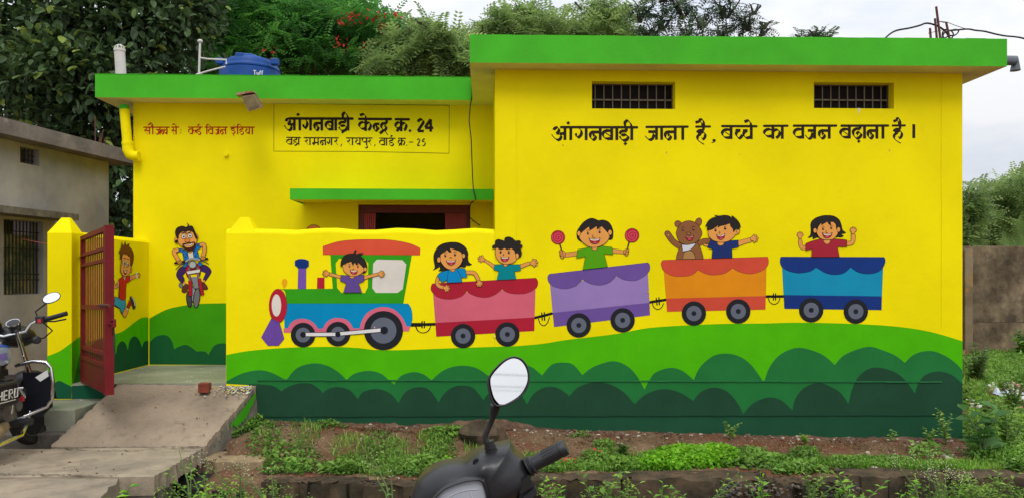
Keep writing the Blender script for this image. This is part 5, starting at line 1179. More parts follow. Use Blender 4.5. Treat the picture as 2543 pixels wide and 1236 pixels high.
uy = uy if uy.z > 0 else -uy; ux2 = (ux*math.cos(.45)+uy*math.sin(.45)); uy2 = (uy*math.cos(.45)-ux*math.sin(.45))
disc(mt, ux2, uy2, nv, .070, .041, .03, M_blackp, M_glass, mc, sq=2.2)
# clocks, cowl, headlight
for s, r in ((-.075, .05), (.075, .052)):
    cc = Vector((s, -.30, 1.045)); d = Vector((0, -.55, .83)).normalized(); e1 = Vector((1, 0, 0)); e2 = d.cross(e1)
    TT = lambda v, cc=cc, d=d, e1=e1, e2=e2: BT(cc+e1*v.x+e2*v.y+d*v.z)
    mb = MB(); mb.lathe([(0, -.06), (r*.8, -.06), (r, -.01), (r, .006), (r*.9, .01)], 20, T=TT); ck = mb.build('clock', M_blackp, mc, True)
    mb = MB(); mb.lathe([(r*.9, .0065), (0, .0075)], 20, T=TT); mb.build('dial', mat('dark_dial', (36, 40, 44), .15, .3, 30, spec=.9), ck)
    mb = MB(); mb.lathe([(r*.9, .008), (r*1.02, .010), (r*1.02, .004)], 20, T=TT); mb.build('bezel', M_chrome, ck, True)
mb = MB(); mb.blob((0, -.15, .93), (.155, .15, .095), 16, T=BT); mb.build('headlight_cowl', M_bblk, mc, True)
tubeo('indicator', [(.1, -.2, .90), (.19, -.22, .90), (.21, -.25, .905), (.255, -.30, .91), (.262, -.31, .91)], [.01, .012, .03, .032, .02], M_blackp, mc, 12, BT)
# tank with stripes
def tankpatch(name, m, a0, a1, y0, y1, off=0.0, par=None, n=12):
    V = []
    for j in range(n+1):
        y = y0+(y1-y0)*j/n; t = (y+.98)/.60; w = .155*math.sin(math.pi*min(1, max(0, .22+.66*t)))**.6; h = .15*math.sin(math.pi*min(1, max(.0, .12+.72*t)))**.7
        for i in range(n+1):
            a = a0+(a1-a0)*i/n; ca, sa = math.cos(a), math.sin(a); V.append(BT(((w+off)*math.copysign(abs(ca)**.75, ca), y, .80+(h+off)*math.copysign(abs(sa)**.8, sa))))
    return mk(name, V, [(j*(n+1)+i, j*(n+1)+i+1, (j+1)*(n+1)+i+1, (j+1)*(n+1)+i) for j in range(n) for i in range(n)], m, par or mc, smooth=True)
tb = tankpatch('fuel_tank', M_tkb, -.9, math.pi+.9, -.93, -.38, n=26)
tankpatch('tank_stripe', M_tank, -.35, .45, -.80, -.40, .004, tb); tankpatch('tank_stripe', M_blue, .45, .62, -.84, -.40, .006, tb); tankpatch('tank_stripe', M_lil, -.1, .12, -.84, -.52, .008, tb); tankpatch('tank_stripe', M_redp, .1, 1.5, -.92, -.84, .006, tb)
mb = MB(); mb.box(-.13, .13, -1.65, -.86, .73, .83, bev=.035, T=BT); mb.build('seat', M_seat, mc, True)
mb = MB(); mb.box(-.14, .14, -1.75, -1.0, .62, .73, bev=.03, T=BT); mb.build('tail_panel', M_bblk, mc, True)
mb = MB(); mb.prism([BT((.15, -.62, .74)), BT((.15, -.98, .74)), BT((.17, -1.05, .56)), BT((.17, -.70, .50))], (BT((-.3, 0, 0))-BT((0, 0, 0)))); sp_ = mb.build('side_panel', M_bblk, mc)
# side bag frame with lettering
boxo('saddle_box', .16, .27, -.92, -.62, .44, .62, M_bblk, mc, .02, BT)
HE = [[(0, 0), (.12, 1)], [(.55, 0), (.67, 1)], [(.06, .5), (.6, .5)], [(.85, 0), (.97, 1), (1.4, 1)], [(.91, .5), (1.3, .5)], [(.85, 0), (1.3, 0)], [(1.6, 0), (1.72, 1), (2.1, 1), (2.15, .6), (1.7, .5), (2.1, 0)], [(2.4, .2), (2.55, 1), (2.95, .95), (2.85, .05), (2.4, .0), (2.4, .2)]]
mb = MB()
for st in HE: mb.tube([BT((.272, -.905+a*.088, .50+b*.065)) for a, b in st], .0055, 5)
mb.tube([BT((.272, -.90, .482)), BT((.272, -.68, .482))], .004, 5)
mb.build('lettering', mat('worn_white_letters', (196, 192, 180), .6, .1, 9), mc)
mb = MB(); mb.box(-.10, .12, -.78, -.38, .26, .48, bev=.03, T=BT); mb.lathe([(0, .16), (.085, .16), (.10, .12)], 20, T=lambda v: BT(Vector((v.x, -.58+v.y, .37+v.z))), ax='x'); mb.lathe([(0, .15), (.05, .15), (.055, .11)], 16, T=lambda v: BT(Vector((v.x, -.42+v.y, .40+v.z))), ax='x'); mb.build('engine', M_eng, mc, True)
mb = MB()
for i in range(7): mb.box(-.085, .085, -.42-.01*i, -.26-.01*i, .47+i*.022, .479+i*.022, T=BT)
mb.box(-.05, .05, -.42, -.30, .46, .63, T=BT); mb.build('cylinder_fins', M_eng, mc)
tubeo('kick_lever', [(.19, -.60, .36), (.22, -.60, .50), (.22, -.55, .55), (.25, -.53, .55)], .009, M_chrome, mc, 8, BT); boxo('red_cap', .20, .225, -.50, -.475, .44, .475, M_redp, mc, .002, BT)
tubeo('exhaust_shield', [(.15, -.62, .27), (.18, -.80, .25), (.19, -1.10, .27), (.20, -1.7, .32)], [.035, .055, .062, .055], mat('dusty_exhaust', (150, 128, 92), .5, .25, 5, .1, 30, rgb2=(190, 168, 128), metal=.4), mc, 14, BT)
tubeo('exhaust_pipe', [(.08, -.28, .50), (.12, -.20, .36), (.15, -.30, .26), (.15, -.62, .26)], .02, M_chrome, mc, 10, BT)
tubeo('crash_guard', [(.07, -.30, .70), (.20, -.28, .735), (.30, -.27, .725), (.335, -.27, .68), (.345, -.27, .56), (.33, -.27, .42), (.29, -.28, .36), (.16, -.34, .30), (.06, -.40, .27)], .0145, M_chrome, mc, 10, BT)
mb = MB(); mb.prism([BT((.10, -.255, .64)), BT((.315, -.255, .64)), BT((.315, -.255, .36)), BT((.22, -.255, .27)), BT((.10, -.255, .27))], BT((0, .02, 0))-BT((0, 0, 0))); mb.build('leg_guard', mat('black_leg_guard', (18, 20, 28), .35, .2, 8, spec=.5), mc)
mb = MB(); mb.prism([BT((.20, -.262, .60)), BT((.30, -.262, .66)), BT((.31, -.262, .61)), BT((.24, -.262, .565))], BT((0, .004, 0))-BT((0, 0, 0))); mb.build('reflector', mat('white_plastic', (214, 214, 212), .4), mc)
tubeo('foot_peg', [(.12, -.62, .27), (.24, -.60, .29), (.34, -.60, .30)], [.012, .03, .03], M_blackp, mc, 10, BT); tubeo('foot_rail', [(.17, -1.5, .20), (.24, -1.0, .16), (.28, -.64, .20), (.25, -.50, .27), (.14, -.46, .27)], .015, M_chrome, mc, 8, BT)
mb = MB(); mb.box(-.04, .04, -1.1, -.35, .62, .68, T=BT); mb.tube([BT((0, -.34, .92)), BT((0, -.40, .60)), BT((.02, -.36, .30))], .03, 8); mb.tube([BT((.05, -1.25, .3)), BT((.08, -.8, .34))], .02, 8); mb.tube([BT((.15, -1.25, .32)), BT((.15, -1.15, .66))], .03, 8); mb.build('frame', M_bblk, mc, True)
tubeo('side_stand', [(-.12, -.62, .26), (-.28, -.6, .0)], .012, M_blackp, mc, 6, BT)
# ================================================================ scooter in front of the camera (only its head is in the picture)
SY = 1.9
KZ = 3.471
def SP(x, y, dy=0): 
    p = P(1000+x/KZ, 880+y/KZ, Y=SY); return p+Vector((0, dy, 0))
base_s = P(1180, 1236, Z=0); base_s = Vector((SP(620, 1236).x, SY+.1, 0))
sc = empty('parked_scooter', base_s, 'black scooter head with round mirror and ribbed grip in the foreground', 'scooter')
M_shell = mat('scuffed_black_shell', (27, 27, 30), .36, .18, 7, .05, 160, spec=.45, dirt=((70, 70, 74), 26, .66, .78, .2))
outl = curve(parse('60,1240* 90,1160 135,1085 210,1020 330,965 500,938 575,890 635,855 720,822 930,780* 975,855 1060,925 1108,1015* 1112,1090 1050,1180 1000,1240 950,1400 800,1560 600,1640 380,1600 200,1480 110,1360'), True, 4)
cx_, cy_ = 610, 1210
V = []; n_o = len(outl)
lv = [(1.0, .075), (1.004, .05), (1.0, .022), (.985, .002), (.95, -.012), (.88, -.028), (.78, -.042), (.66, -.052)]
def bulge(x, y): return 0
for s, d in lv:
    for (x, y) in outl: 
        xx, yy = cx_+(x-cx_)*s, cy_+(y-cy_)*s
        ridge = -.010*math.exp(-((xx-(690+.12*(yy-950)))/60)**2) if s < .97 else 0
        V.append(SP(xx, yy, d+ridge))
Fc = [(i*n_o+j, i*n_o+(j+1) % n_o, (i+1)*n_o+(j+1) % n_o, (i+1)*n_o+j) for i in range(len(lv)-1) for j in range(n_o)]
# inner panel grid closing the shell, with a recess for the instrument
L_ = len(lv)-1; inner = [(cx_+(x-cx_)*.66, cy_+(y-cy_)*.66) for x, y in outl]
b = len(V)
for s in (.5, .3, .12):
    for (x, y) in outl: V.append(SP(cx_+(x-cx_)*s, cy_+(y-cy_)*s, -.055-.004*(1-s)))
for i in range(3):
    a = L_*n_o if i == 0 else b+(i-1)*n_o; c2 = b+i*n_o
    Fc += [(a+j, a+(j+1) % n_o, c2+(j+1) % n_o, c2+j) for j in range(n_o)]
Fc.append(tuple(b+2*n_o+j for j in range(n_o))); Fc.append(tuple(range(n_o))[::-1])
sh = mk('head_shroud', V, Fc, M_shell, sc, smooth=True); sh.data.set_sharp_from_angle(angle=math.radians(50))
# instrument binnacle: raised dark rim, glass, dial with figures
def ringpoly(path, n=5): return curve(parse(path), True, n)
rim = ringpoly('240,1250* 300,1170 370,1100 470,1055 560,1030 650,1022 690,1040* 712,1110 730,1200 738,1300 700,1420 560,1480 380,1440 260,1350')
def loft(path, levels, name, m, par, cap=True, c0=(500, 1230)):
    V = []; k = len(path)
    for s, d in levels:
        for x, y in path: V.append(SP(c0[0]+(x-c0[0])*s, c0[1]+(y-c0[1])*s, d))
    F_ = [(i*k+j, i*k+(j+1) % k, (i+1)*k+(j+1) % k, (i+1)*k+j) for i in range(len(levels)-1) for j in range(k)]
    if cap: F_.append(tuple((len(levels)-1)*k+j for j in range(k)))
    o = mk(name, V, F_, m, par, smooth=True); o.data.set_sharp_from_angle(angle=math.radians(35)); return o
loft(rim, [(1.16, -.03), (1.12, -.066), (1.05, -.073), (1.0, -.070), (.96, -.058)], 'instrument_rim', M_shell, sc, False)
ins = loft(rim, [(.97, -.0605), (.95, -.061)], 'instrument_face', mat('grey_dial_face', (156, 160, 168), .35, .06, 8, spec=.5), sc)
def st3(pts, r, m, par, name, d=-.0625):
    mbx = MB(); mbx.tube([SP(x, y, d) for x, y in curve([(a, b, False) for a, b in pts], False, 4)], r, 5); return mbx.build(name, m, par, True)
M_wp = mat('pale_print', (206, 208, 212), .6, .02, 5); M_rp = mat('red_print', (206, 60, 70), .6, .02, 5)
st3([(335, 1240), (360, 1200), (430, 1150), (540, 1110), (660, 1098)], .0006, M_wp, ins, 'dial_line'); st3([(590, 1110), (600, 1160), (640, 1240)], .0007, M_wp, ins, 'dial_line')
st3([(440, 1190), (480, 1186), (520, 1187), (560, 1192)], .0005, M_wp, ins, 'dial_line')
def glyphs(segs, ox, oy, sx, sy, ang, m, r=.0008):
    mbx = MB(); ca, sa = math.cos(ang), math.sin(ang)
    for st in segs: mbx.tube([SP(ox+(x*sx)*ca-(y*sy)*sa, oy+(x*sx)*sa+(y*sy)*ca, -.0625) for x, y in st], r, 4)
    return mbx.build('dial_figures', m, ins)
Z0 = lambda x: [(x, 0), (x+.55, 0), (x+.55, 1), (x, 1), (x, 0)]
glyphs([[(0, 0), (0, 1)], Z0(.35), Z0(1.25)], 488, 1190, 17, 18, -.55, M_wp)
glyphs([Z0(0), Z0(.9)], 395, 1218, 17, 18, -.7, M_wp)
glyphs([[(0, 0), (0, 1)], [(.5, .4), (0, .7), (.5, 1)], [(.8, 1), (.8, .5), (1.1, .5), (1.1, 1)], [(1.1, .5), (1.4, .5), (1.4, 1)], [(1.7, 1.1), (2.0, 0)], [(2.3, 0), (2.3, 1)], [(2.3, .5), (2.7, .5), (2.7, 1)]], 548, 1216, 13, 14, -.75, M_wp, .0006)
glyphs([[(0, 0), (0, 1)], [(1.2, .6), (1.0, 1.2)], [(1.0, .4), (1.4, 1.0)]], 484, 1222, 20, 14, 0, M_rp)
# moulded details on the shroud
def dent(x, y, r, name, m):
    mbx = MB(); k = 16; V = [SP(x+r*math.cos(2*math.pi*i/k), y+r*math.sin(2*math.pi*i/k)*.8, dd) for dd, r in ((-.014, r), (-.012, r*.86), (.0, r*.7)) for i in range(k)]
    mbx.add(V, [(i*k+j, i*k+(j+1) % k, (i+1)*k+(j+1) % k, (i+1)*k+j) for i in range(2) for j in range(k)]+[tuple(2*k+j for j in range(k))]); return mbx.build(name, m, sc, True)
M_hole = mat('matt_black_recess', (10, 10, 11), .9)
mb = MB(); mb.lathe([(0, -.004), (.0095, -.003), (.0095, .01)], 18, T=lambda v: SP(640, 905, -.030)+Vector((v.x, v.z, v.y)), ax='z'); mb.build('screw_recess', M_hole, sc, True)
for pp in ([(690, 1005), (745, 985), (790, 1080), (835, 1236)], [(340, 1075), (450, 1035), (560, 1010), (700, 985), (745, 975)]):
    mbx = MB(); mbx.tube([SP(x, y, -.031-.010*min(1, (min(abs(x-60), abs(y-800)))/300)) for x, y in curve([(a, b, False) for a, b in pp], False, 5)], [.0045]*(len(curve([(a, b, False) for a, b in pp], False, 5))), 6); mbx.build('moulded_ridge', M_shell, sc, True)
# right switch housing
mb = MB(); q4 = [(985, 1080), (1075, 1008), (1108, 1060), (1105, 1110), (1010, 1160), (985, 1130)]; mb.prism([SP(x, y, -.038) for x, y in q4], (0, .03, 0)); mb.build('switch_plate', mat('smooth_black', (30, 30, 33), .3, .1, 9, spec=.5), sc)
mb = MB(); mb.prism([SP(x, y, -.045) for x, y in ((1035, 1180), (1130, 1105), (1150, 1140), (1150, 1155), (1070, 1215), (1035, 1215))], (0, .05, 0)); mb.prism([SP(x, y, -.028) for x, y in ((1000, 1165), (1105, 1095), (1120, 1115), (1030, 1215), (1000, 1240))], (0, .04, 0)); mb.build('lever_housing', M_blackp, sc)
# grip with flanges and ribs
g0, g1 = SP(1075, 968, .0), SP(1404, 782, -.01)
gd_ = (g1-g0).normalized(); GR = mat('grip_rubber', (30, 31, 35), .42, .12, 40, .2, 500, spec=.5)
mb = MB(); L1 = (g1-g0).length
pr_ = [(0, .020), (.002, .0225), (.006, .0225), (.008, .0190), (.010, .0190), (.012, .0215), (.015, .0215), (.018, .0168), (.026, .0164), (L1*.55, .0168), (L1*.80, .0175), (L1*.81, .0166), (L1*.83, .0166), (L1*.84, .0182), (L1*.96, .0182), (L1*.995, .0165), (L1, .012)]
mb.tube([g0+gd_*a for a, r in pr_], [r*1.13 for a, r in pr_], 24); gr = mb.build('grip', GR, sc, True)
sd_ = gd_.orthogonal().normalized(); s2 = gd_.cross(sd_)
for i in range(14):
    a = 2*math.pi*i/14; o_ = (sd_*math.cos(a)+s2*math.sin(a))*.0188; tubeo('grip_rib', [g0+gd_*.045+o_, g0+gd_*(L1*.76)+o_*1.03], .0009, GR, gr, 4)
# mirror
mcn = SP(912, 222, -.02); nv = Vector((.05, -.985, .16)).normalized(); r0 = Vector((1, .05, 0)).normalized(); up = nv.cross(r0); up = up if up.z > 0 else -up
path = curve(parse('945,5 1010,18 1060,65 1085,130 1090,200 1070,280 1020,345 950,395 870,428 800,435* 765,400 735,310 725,220 745,160 800,95 870,35'), True, 5)
cxm, cym = 908, 222
def MP(x, y, s, d):
    xx, yy = cxm+(x-cxm)*s, cym+(y-cym)*s; k = SY/F/KZ
    return mcn+r0*((xx-cxm)*k)-up*((yy-cym)*k)*1.0-nv*d
V = []; k = len(path); lvm = [(.905, .001), (.925, -.004), (.97, -.006), (1.0, .002), (1.0, .010), (.93, .022), (.7, .034), (.35, .040)]
for s, d in lvm:
    for x, y in path: V.append(MP(x, y, s, d))
mh = mk('mirror', V, [(i*k+j, i*k+(j+1) % k, (i+1)*k+(j+1) % k, (i+1)*k+j) for i in range(len(lvm)-1) for j in range(k)]+[tuple((len(lvm)-1)*k+j for j in range(k))[::-1]], M_blackp, sc, smooth=True)
gp_ = curve(parse('945,25 1005,40 1045,85 1066,140 1070,200 1050,265 1005,330 945,375 870,410 825,410* 785,360 762,290 752,215 765,170 815,110 880,52'), True, 5)
mk('mirror_glass', [MP(x, y, 1, -.001) for x, y in gp_], [tuple(range(len(gp_)))], M_glass, mh)
tubeo('mirror_stalk', [SP(800, 430, -.01), SP(790, 480, -.005), SP(770, 560, 0), SP(735, 640, .0), SP(712, 700, .0), SP(720, 745, .0), SP(742, 775, .0)], [.0125, .0115, .0068, .0065, .0068, .008, .0095], M_blackp, sc, 14)
mb = MB(); a = SP(745, 755, 0); b = SP(760, 818, .0); d = (b-a).normalized()
for i in range(5): mb.tube([a+d*(.009*i), a+d*(.009*i+.006)], .013+.0018*i, 14)
mb.tube([a-d*.004, b], .0125, 14); mb.build('rubber_boot', M_blackp, sc, True)
# rest of the scooter below and behind the frame of the picture
tubeo('steering_column', [Vector((base_s.x, SY+.12, .92)), Vector((base_s.x-.02, SY+.32, .32))], .05, M_blackp, sc, 12)
mb = MB(); V = []
for j in range(9):
    z = .32+.62*j/8; 
    for i in range(9):
        s = -1+2*i/8; V.append((base_s.x+s*(.20-.05*abs(j-5)/5), SY+.33-.2*(j/8)-.05*(1-s*s), z))
mk('front_apron', V, [(j*9+i, j*9+i+1, (j+1)*9+i+1, (j+1)*9+i) for j in range(8) for i in range(8)], M_shell, sc, smooth=True)
ST = lambda v: Vector((base_s.x+v.x, SY+.42+v.y, v.z))
wheel(0, .22, .09, 'front_wheel', 5, sc, ST); wheel(-1.2, .22, .1, 'rear_wheel', 5, sc, ST)
mb = MB(); mb.box(-.14, .14, -1.0, -.15, .22, .30, bev=.03, T=ST); mb.build('floorboard', M_shell, sc, True)
mb = MB(); mb.box(-.13, .13, -1.45, -.75, .33, .68, bev=.06, T=ST); mb.build('body', M_shell, sc, True)
mb = MB(); mb.box(-.12, .12, -1.42, -.72, .685, .78, bev=.03, T=ST); mb.build('seat', M_blackp, sc, True)
# ================================================================ foliage
def unit(a): return a/np.maximum(1e-9, np.linalg.norm(a, axis=-1, keepdims=True))
def leaves(name, pos, dr, up, ln, wd, mats, mi, parent=None, fold=.18, kind='stuff', droop=.15, rnd=False):
    """one folded four-cornered leaf per position"""
    pos = np.asarray(pos); n = len(pos); dr = unit(np.asarray(dr)); sd = unit(np.cross(dr, up)); nr = np.cross(sd, dr)
    ln = np.asarray(ln).reshape(-1, 1); wd = np.asarray(wd).reshape(-1, 1)
    a = pos; c = pos+dr*ln-nr*ln*droop; m = pos+dr*ln*.45
    b = m+sd*wd*.5+nr*wd*fold; d = m-sd*wd*.5+nr*wd*fold
    if rnd:
        e = pos+dr*ln*.15; k = pos+dr*ln*.78-nr*ln*droop*.5; V = np.stack([a, e+sd*wd*.36+nr*wd*fold*.7, b, k+sd*wd*.36+nr*wd*fold*.5, c, k-sd*wd*.36+nr*wd*fold*.5, d, e-sd*wd*.36+nr*wd*fold*.7], 1).reshape(-1, 3); i = np.arange(n)*8
        Fc = np.concatenate([np.stack([i, i+1, i+2, i+4], 1), np.stack([i+2, i+3, i+4, i+4], 1)[:, :3].repeat(1, 0).tolist() and np.stack([i+2, i+3, i+4, i+4], 1)], 0) if False else None
        F3 = np.stack([i+2, i+3, i+4], 1).tolist()+np.stack([i+4, i+5, i+6], 1).tolist(); F4 = np.stack([i, i+1, i+2, i+4], 1).tolist()+np.stack([i, i+4, i+6, i+7], 1).tolist()
        o = mk(name, V, F4+F3, mats, parent, np.concatenate([mi]*4))
        if kind: o['kind'] = kind
        return o
    V = np.stack([a, b, c, d], 1).reshape(-1, 3); i = np.arange(n)*4
    Fc = np.concatenate([np.stack([i, i+1, i+2], 1), np.stack([i, i+2, i+3], 1)]); mi2 = np.concatenate([mi, mi])
    o = mk(name, V, Fc, mats, parent, mi2)
    if kind: o['kind'] = kind
    return o
def rdir(n, zb=0.0, zs=1.0):
    v = RNG.normal(size=(n, 3)); v[:, 2] = v[:, 2]*zs+zb; return unit(v)
def clumps(blobs, n, thick=.55, seed=0):
    """points spread through a crown made of overlapping lumps (centre, radii); denser towards the outside of each lump"""
    g = np.random.default_rng(seed); w = np.array([b[1][0]*b[1][1]+b[1][2]*b[1][0] for b in blobs]); w = w/w.sum(); idx = g.choice(len(blobs), n, p=w)
    c = np.array([b[0] for b in blobs])[idx]; r = np.array([b[1] for b in blobs])[idx]; v = unit(g.normal(size=(n, 3))); q = (thick+(1-thick)*g.random(n))[:, None]*(.85+.3*g.random(n)[:, None])
    return c+v*r*q, v, idx
def limbs(name, base, tips, r0, parent, m, seed=0, wig=.12, n=8):
    rr = random.Random(seed); mbx = MB()
    for i, t in enumerate(tips):
        b = Vector(base if i == 0 else base); t = Vector(t); pts = []
        for k in range(7):
            q_ = k/6; p = b.lerp(t, q_); p.x += rr.uniform(-wig, wig)*(t-b).length*q_*(1-q_)*1.6; p.y += rr.uniform(-wig, wig)*(t-b).length*q_*(1-q_)*1.6; p.z += (t-b).length*.06*math.sin(q_*math.pi); pts.append(p)
        mbx.tube(pts, [r0*(1-.85*k/6) for k in range(7)], n)
    return mbx.build(name, m, parent, True)
M_bark = mat('dark_bark', (62, 52, 44), .95, .3, 7, .9, 14, stretch=(1, 1, .3)); M_bark2 = mat('grey_brown_bark', (96, 82, 68), .95, .3, 9, .6, 20)
def pal(prefix, L_, tr=.3): return [leafmat(prefix+'_leaf_%d' % i, c, tr) for i, c in enumerate(L_)]
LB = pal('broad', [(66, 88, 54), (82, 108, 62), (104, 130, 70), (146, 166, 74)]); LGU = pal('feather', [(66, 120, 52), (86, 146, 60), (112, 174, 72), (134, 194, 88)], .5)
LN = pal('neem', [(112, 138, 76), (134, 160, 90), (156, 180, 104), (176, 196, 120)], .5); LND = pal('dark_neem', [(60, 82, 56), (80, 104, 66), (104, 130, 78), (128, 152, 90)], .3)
def bp3(px, py, Y, rx, rz, ry=None):
    """lump of crown seen at (px,py), radii given in photo pixels"""
    p = P(px, py, Y=Y); return ((p.x, p.y, p.z), (rx/F*Y, (ry if ry else (rx+rz)/2)/F*Y, rz/F*Y))
def broad_tree(name, blobs, n, ln, label, mats, base, r0, seed, single=0, group=None, droop=.25):
    root = empty(name, base, label, 'tree', group)
    p, v, idx = clumps(blobs, n, .25, seed); g = np.random.default_rng(seed+1)
    dr = unit(v*.5+g.normal(size=v.shape)*.55+np.array([0, 0, -.1])); up = unit(g.normal(size=v.shape)*.45+np.array([0, -.45, 1.0]))
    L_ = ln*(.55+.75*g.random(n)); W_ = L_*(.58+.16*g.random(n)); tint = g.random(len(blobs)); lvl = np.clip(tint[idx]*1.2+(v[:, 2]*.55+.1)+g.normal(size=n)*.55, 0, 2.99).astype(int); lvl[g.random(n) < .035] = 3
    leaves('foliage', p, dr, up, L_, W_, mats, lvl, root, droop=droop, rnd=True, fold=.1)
    if single:
        # the largest leaves nearest the camera are leaves of their own
        pro = None; ps = sorted([(Vector(p[i]).y, i) for i in range(n)])[:single*3]; random.Random(4).shuffle(ps)
        protos = []
        for k in range(6):
            V = [(0, 0, 0), (.12, .2, .03), (.17, .5, .02), (.12, .8, -.05), (0, 1, -.16), (-.12, .8, -.05), (-.17, .5, .02), (-.12, .2, .03), (0, .25, 0), (0, .5, -.02), (0, .8, -.09)]
            V = [(x*2.0*ln, y*ln*1.25, z*ln) for x, y, z in V]
            me = bpy.data.meshes.new('leaf'); me.from_pydata(V, [], [(0, 1, 8), (1, 2, 9, 8), (2, 3, 10, 9), (3, 4, 10), (0, 8, 7), (8, 9, 6, 7), (9, 10, 5, 6), (10, 4, 5)]); me.materials.append(mats[[0, 1, 1, 2, 2, 3][k]]); protos.append(me)
        for (_, i) in ps[:single]:
            o = bpy.data.objects.new('leaf', protos[int(g.integers(0, 6))]); 
            loc = Vector(p[i]); loc.y -= .05; link(o, root, loc); dv = Vector(dr[i]); o.rotation_euler = dv.to_track_quat('Y', 'Z').to_euler(); s = .8+.5*g.random(); o.scale = (s, s, s)
    tips = [b[0] for b in blobs][:9]
    mid = Vector(base)+Vector((0, 0, (tips[0][2]-base[2])*.45))
    mbx = MB(); mbx.tube([Vector(base), Vector(base).lerp(mid, .5)+Vector((.1, 0, 0)), mid], [r0, r0*.85, r0*.75], 12); mbx.build('trunk', M_bark, root, True)
    limbs('limb', mid, tips, r0*.5, root, M_bark, seed); return root
def frond_tree(name, blobs, n, fl, nl, lw, label, mats, base, r0, seed, group=None, pad=.35, droop=.3, flowers=None, bark=None, twigs=0, thick=.35, fz=-.1):
    """crown of feathery fronds: each frond is a rib with paired leaflets"""
    root = empty(name, base, label, 'tree', group)
    p, v, idx = clumps(blobs, n, thick, seed); g = np.random.default_rng(seed+1)
    dr = unit(v*np.array([1, 1, .3])*.8+g.normal(size=v.shape)*.5+np.array([0, 0, fz])); up = unit(g.normal(size=v.shape)*pad+np.array([0, -.15, 1.0])); sd = unit(np.cross(dr, up)); nr = np.cross(sd, dr)
    Lf = fl*(.6+.7*g.random(n)); PP, DD, UU, LL, WW, MM = [], [], [], [], [], []
    lvl = np.clip(g.random(len(blobs))[idx]*1.3+v[:, 2]*.8+.6+g.normal(size=n)*.55, 0, 3.99).astype(int)  # leaves higher on each lump are lighter: top light put into the colour
    for k in range(nl):
        t = (k+.6)/nl; q = p+dr*(Lf*t)[:, None]-nr*(Lf*droop*t*t)[:, None]
        for s in (-1, 1):
            PP.append(q); DD.append(sd*s*1.0+dr*.35-nr*.12); UU.append(nr); LL.append(Lf*lw*(1-.55*abs(t-.45))*(.8+.4*g.random(n))); WW.append(Lf/nl*.75); MM.append(lvl)
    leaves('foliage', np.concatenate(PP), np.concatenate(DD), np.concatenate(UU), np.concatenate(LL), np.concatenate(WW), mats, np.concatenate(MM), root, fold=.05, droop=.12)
    if flowers:
        c, m_ = flowers; fp = np.array(c); k = len(fp); rep = 8
        q = np.repeat(fp, rep, 0)+g.normal(size=(k*rep, 3))*np.array([.085, .08, .06])
        leaves('flowers', q, rdir(k*rep), rdir(k*rep), np.full(k*rep, .08), np.full(k*rep, .06), [m_], np.zeros(k*rep, int), root)
    tips = [b[0] for b in blobs][:10]; mid = Vector(base)+Vector((0, 0, (tips[0][2]-base[2])*.5))
    mbx = MB(); mbx.tube([Vector(base), mid], [r0, r0*.75], 10); mbx.build('trunk', bark or M_bark2, root, True); limbs('limb', mid, tips, r0*.45, root, bark or M_bark2, seed, .1, 6)
    if twigs:
        mbx = MB(); rr = random.Random(seed)
        for k in range(twigs):
            b = blobs[k % len(blobs)]; c = Vector(b[0]); e = c+Vector((rr.uniform(-1, 1)*b[1][0], rr.uniform(-1, 1)*b[1][1]*.4, rr.uniform(-.2, 1.1)*b[1][2])); s0 = c+Vector((rr.uniform(-.3, .3)*b[1][0], 0, -b[1][2]*1.2)); m0 = (s0+e)/2+Vector((rr.uniform(-.2, .2), 0, .1)); mbx.tube([s0, m0, e], [.035, .022, .006], 5)
        tag(mbx.build('twigs', mat('twig_bark', (70, 62, 58), .9, .2, 9), root), kind='stuff')
    return root
def pads(spots, n, rx, rz, Y, seed):
    """many small flat lumps of foliage spread over an outline (spots: px, py, rx, ry)"""
    q = random.Random(seed); o = []; w = [a[2]*a[3] for a in spots]
    for _ in range(n):
        x, y, a, b = q.choices(spots, w)[0]; t = q.uniform(0, 6.28); r = math.sqrt(q.random()); k = q.uniform(.6, 1.35)
        o.append(bp3(x+a*r*math.cos(t), y+b*r*math.sin(t), Y+q.uniform(-1.6, 1.6), rx*k, rz*k*q.uniform(.8, 1.3), rx*k))
    return o
rr = random.Random(11)
# big broad-leaved tree over the left half
B1 = [bp3(x, y, Y, rx, rz) for x, y, Y, rx, rz in ((60, 60, 15, 190, 130), (230, 40, 14.5, 190, 130), (400, 60, 15, 150, 110), (90, 190, 14.6, 170, 95), (270, 210, 14.2, 150, 110), (400, 170, 15, 75, 60), (180, 320, 14.6, 130, 90), (290, 420, 14.6, 90, 110), (60, 260, 15.6, 100, 60), (300, -120, 15, 260, 120), (40, -140, 15, 240, 120), (-120, 100, 15.5, 150, 170), (310, 560, 15, 60, 90), (500, 20, 15.5, 60, 80), (150, 150, 13.8, 120, 80))]
broad_tree('broadleaf_tree', B1, 18500, .155, 'huge dark tree with large round leaves over the grey house', LB, (PX(255, 15), 15, 0), .30, 21, single=300)
B1b = [bp3(x, y, 19, rx, rz) for x, y, rx, rz in ((40, 200, 170, 120), (180, 120, 150, 130), (360, 230, 100, 130), (420, 100, 110, 90), (470, 260, 90, 60), (300, 560, 110, 90), (60, 360, 90, 70))]
broad_tree('broadleaf_tree', B1b, 5200, .16, 'darker broadleaved tree half hidden behind the huge left tree', LB, (PX(420, 19), 19, 0), .22, 33)
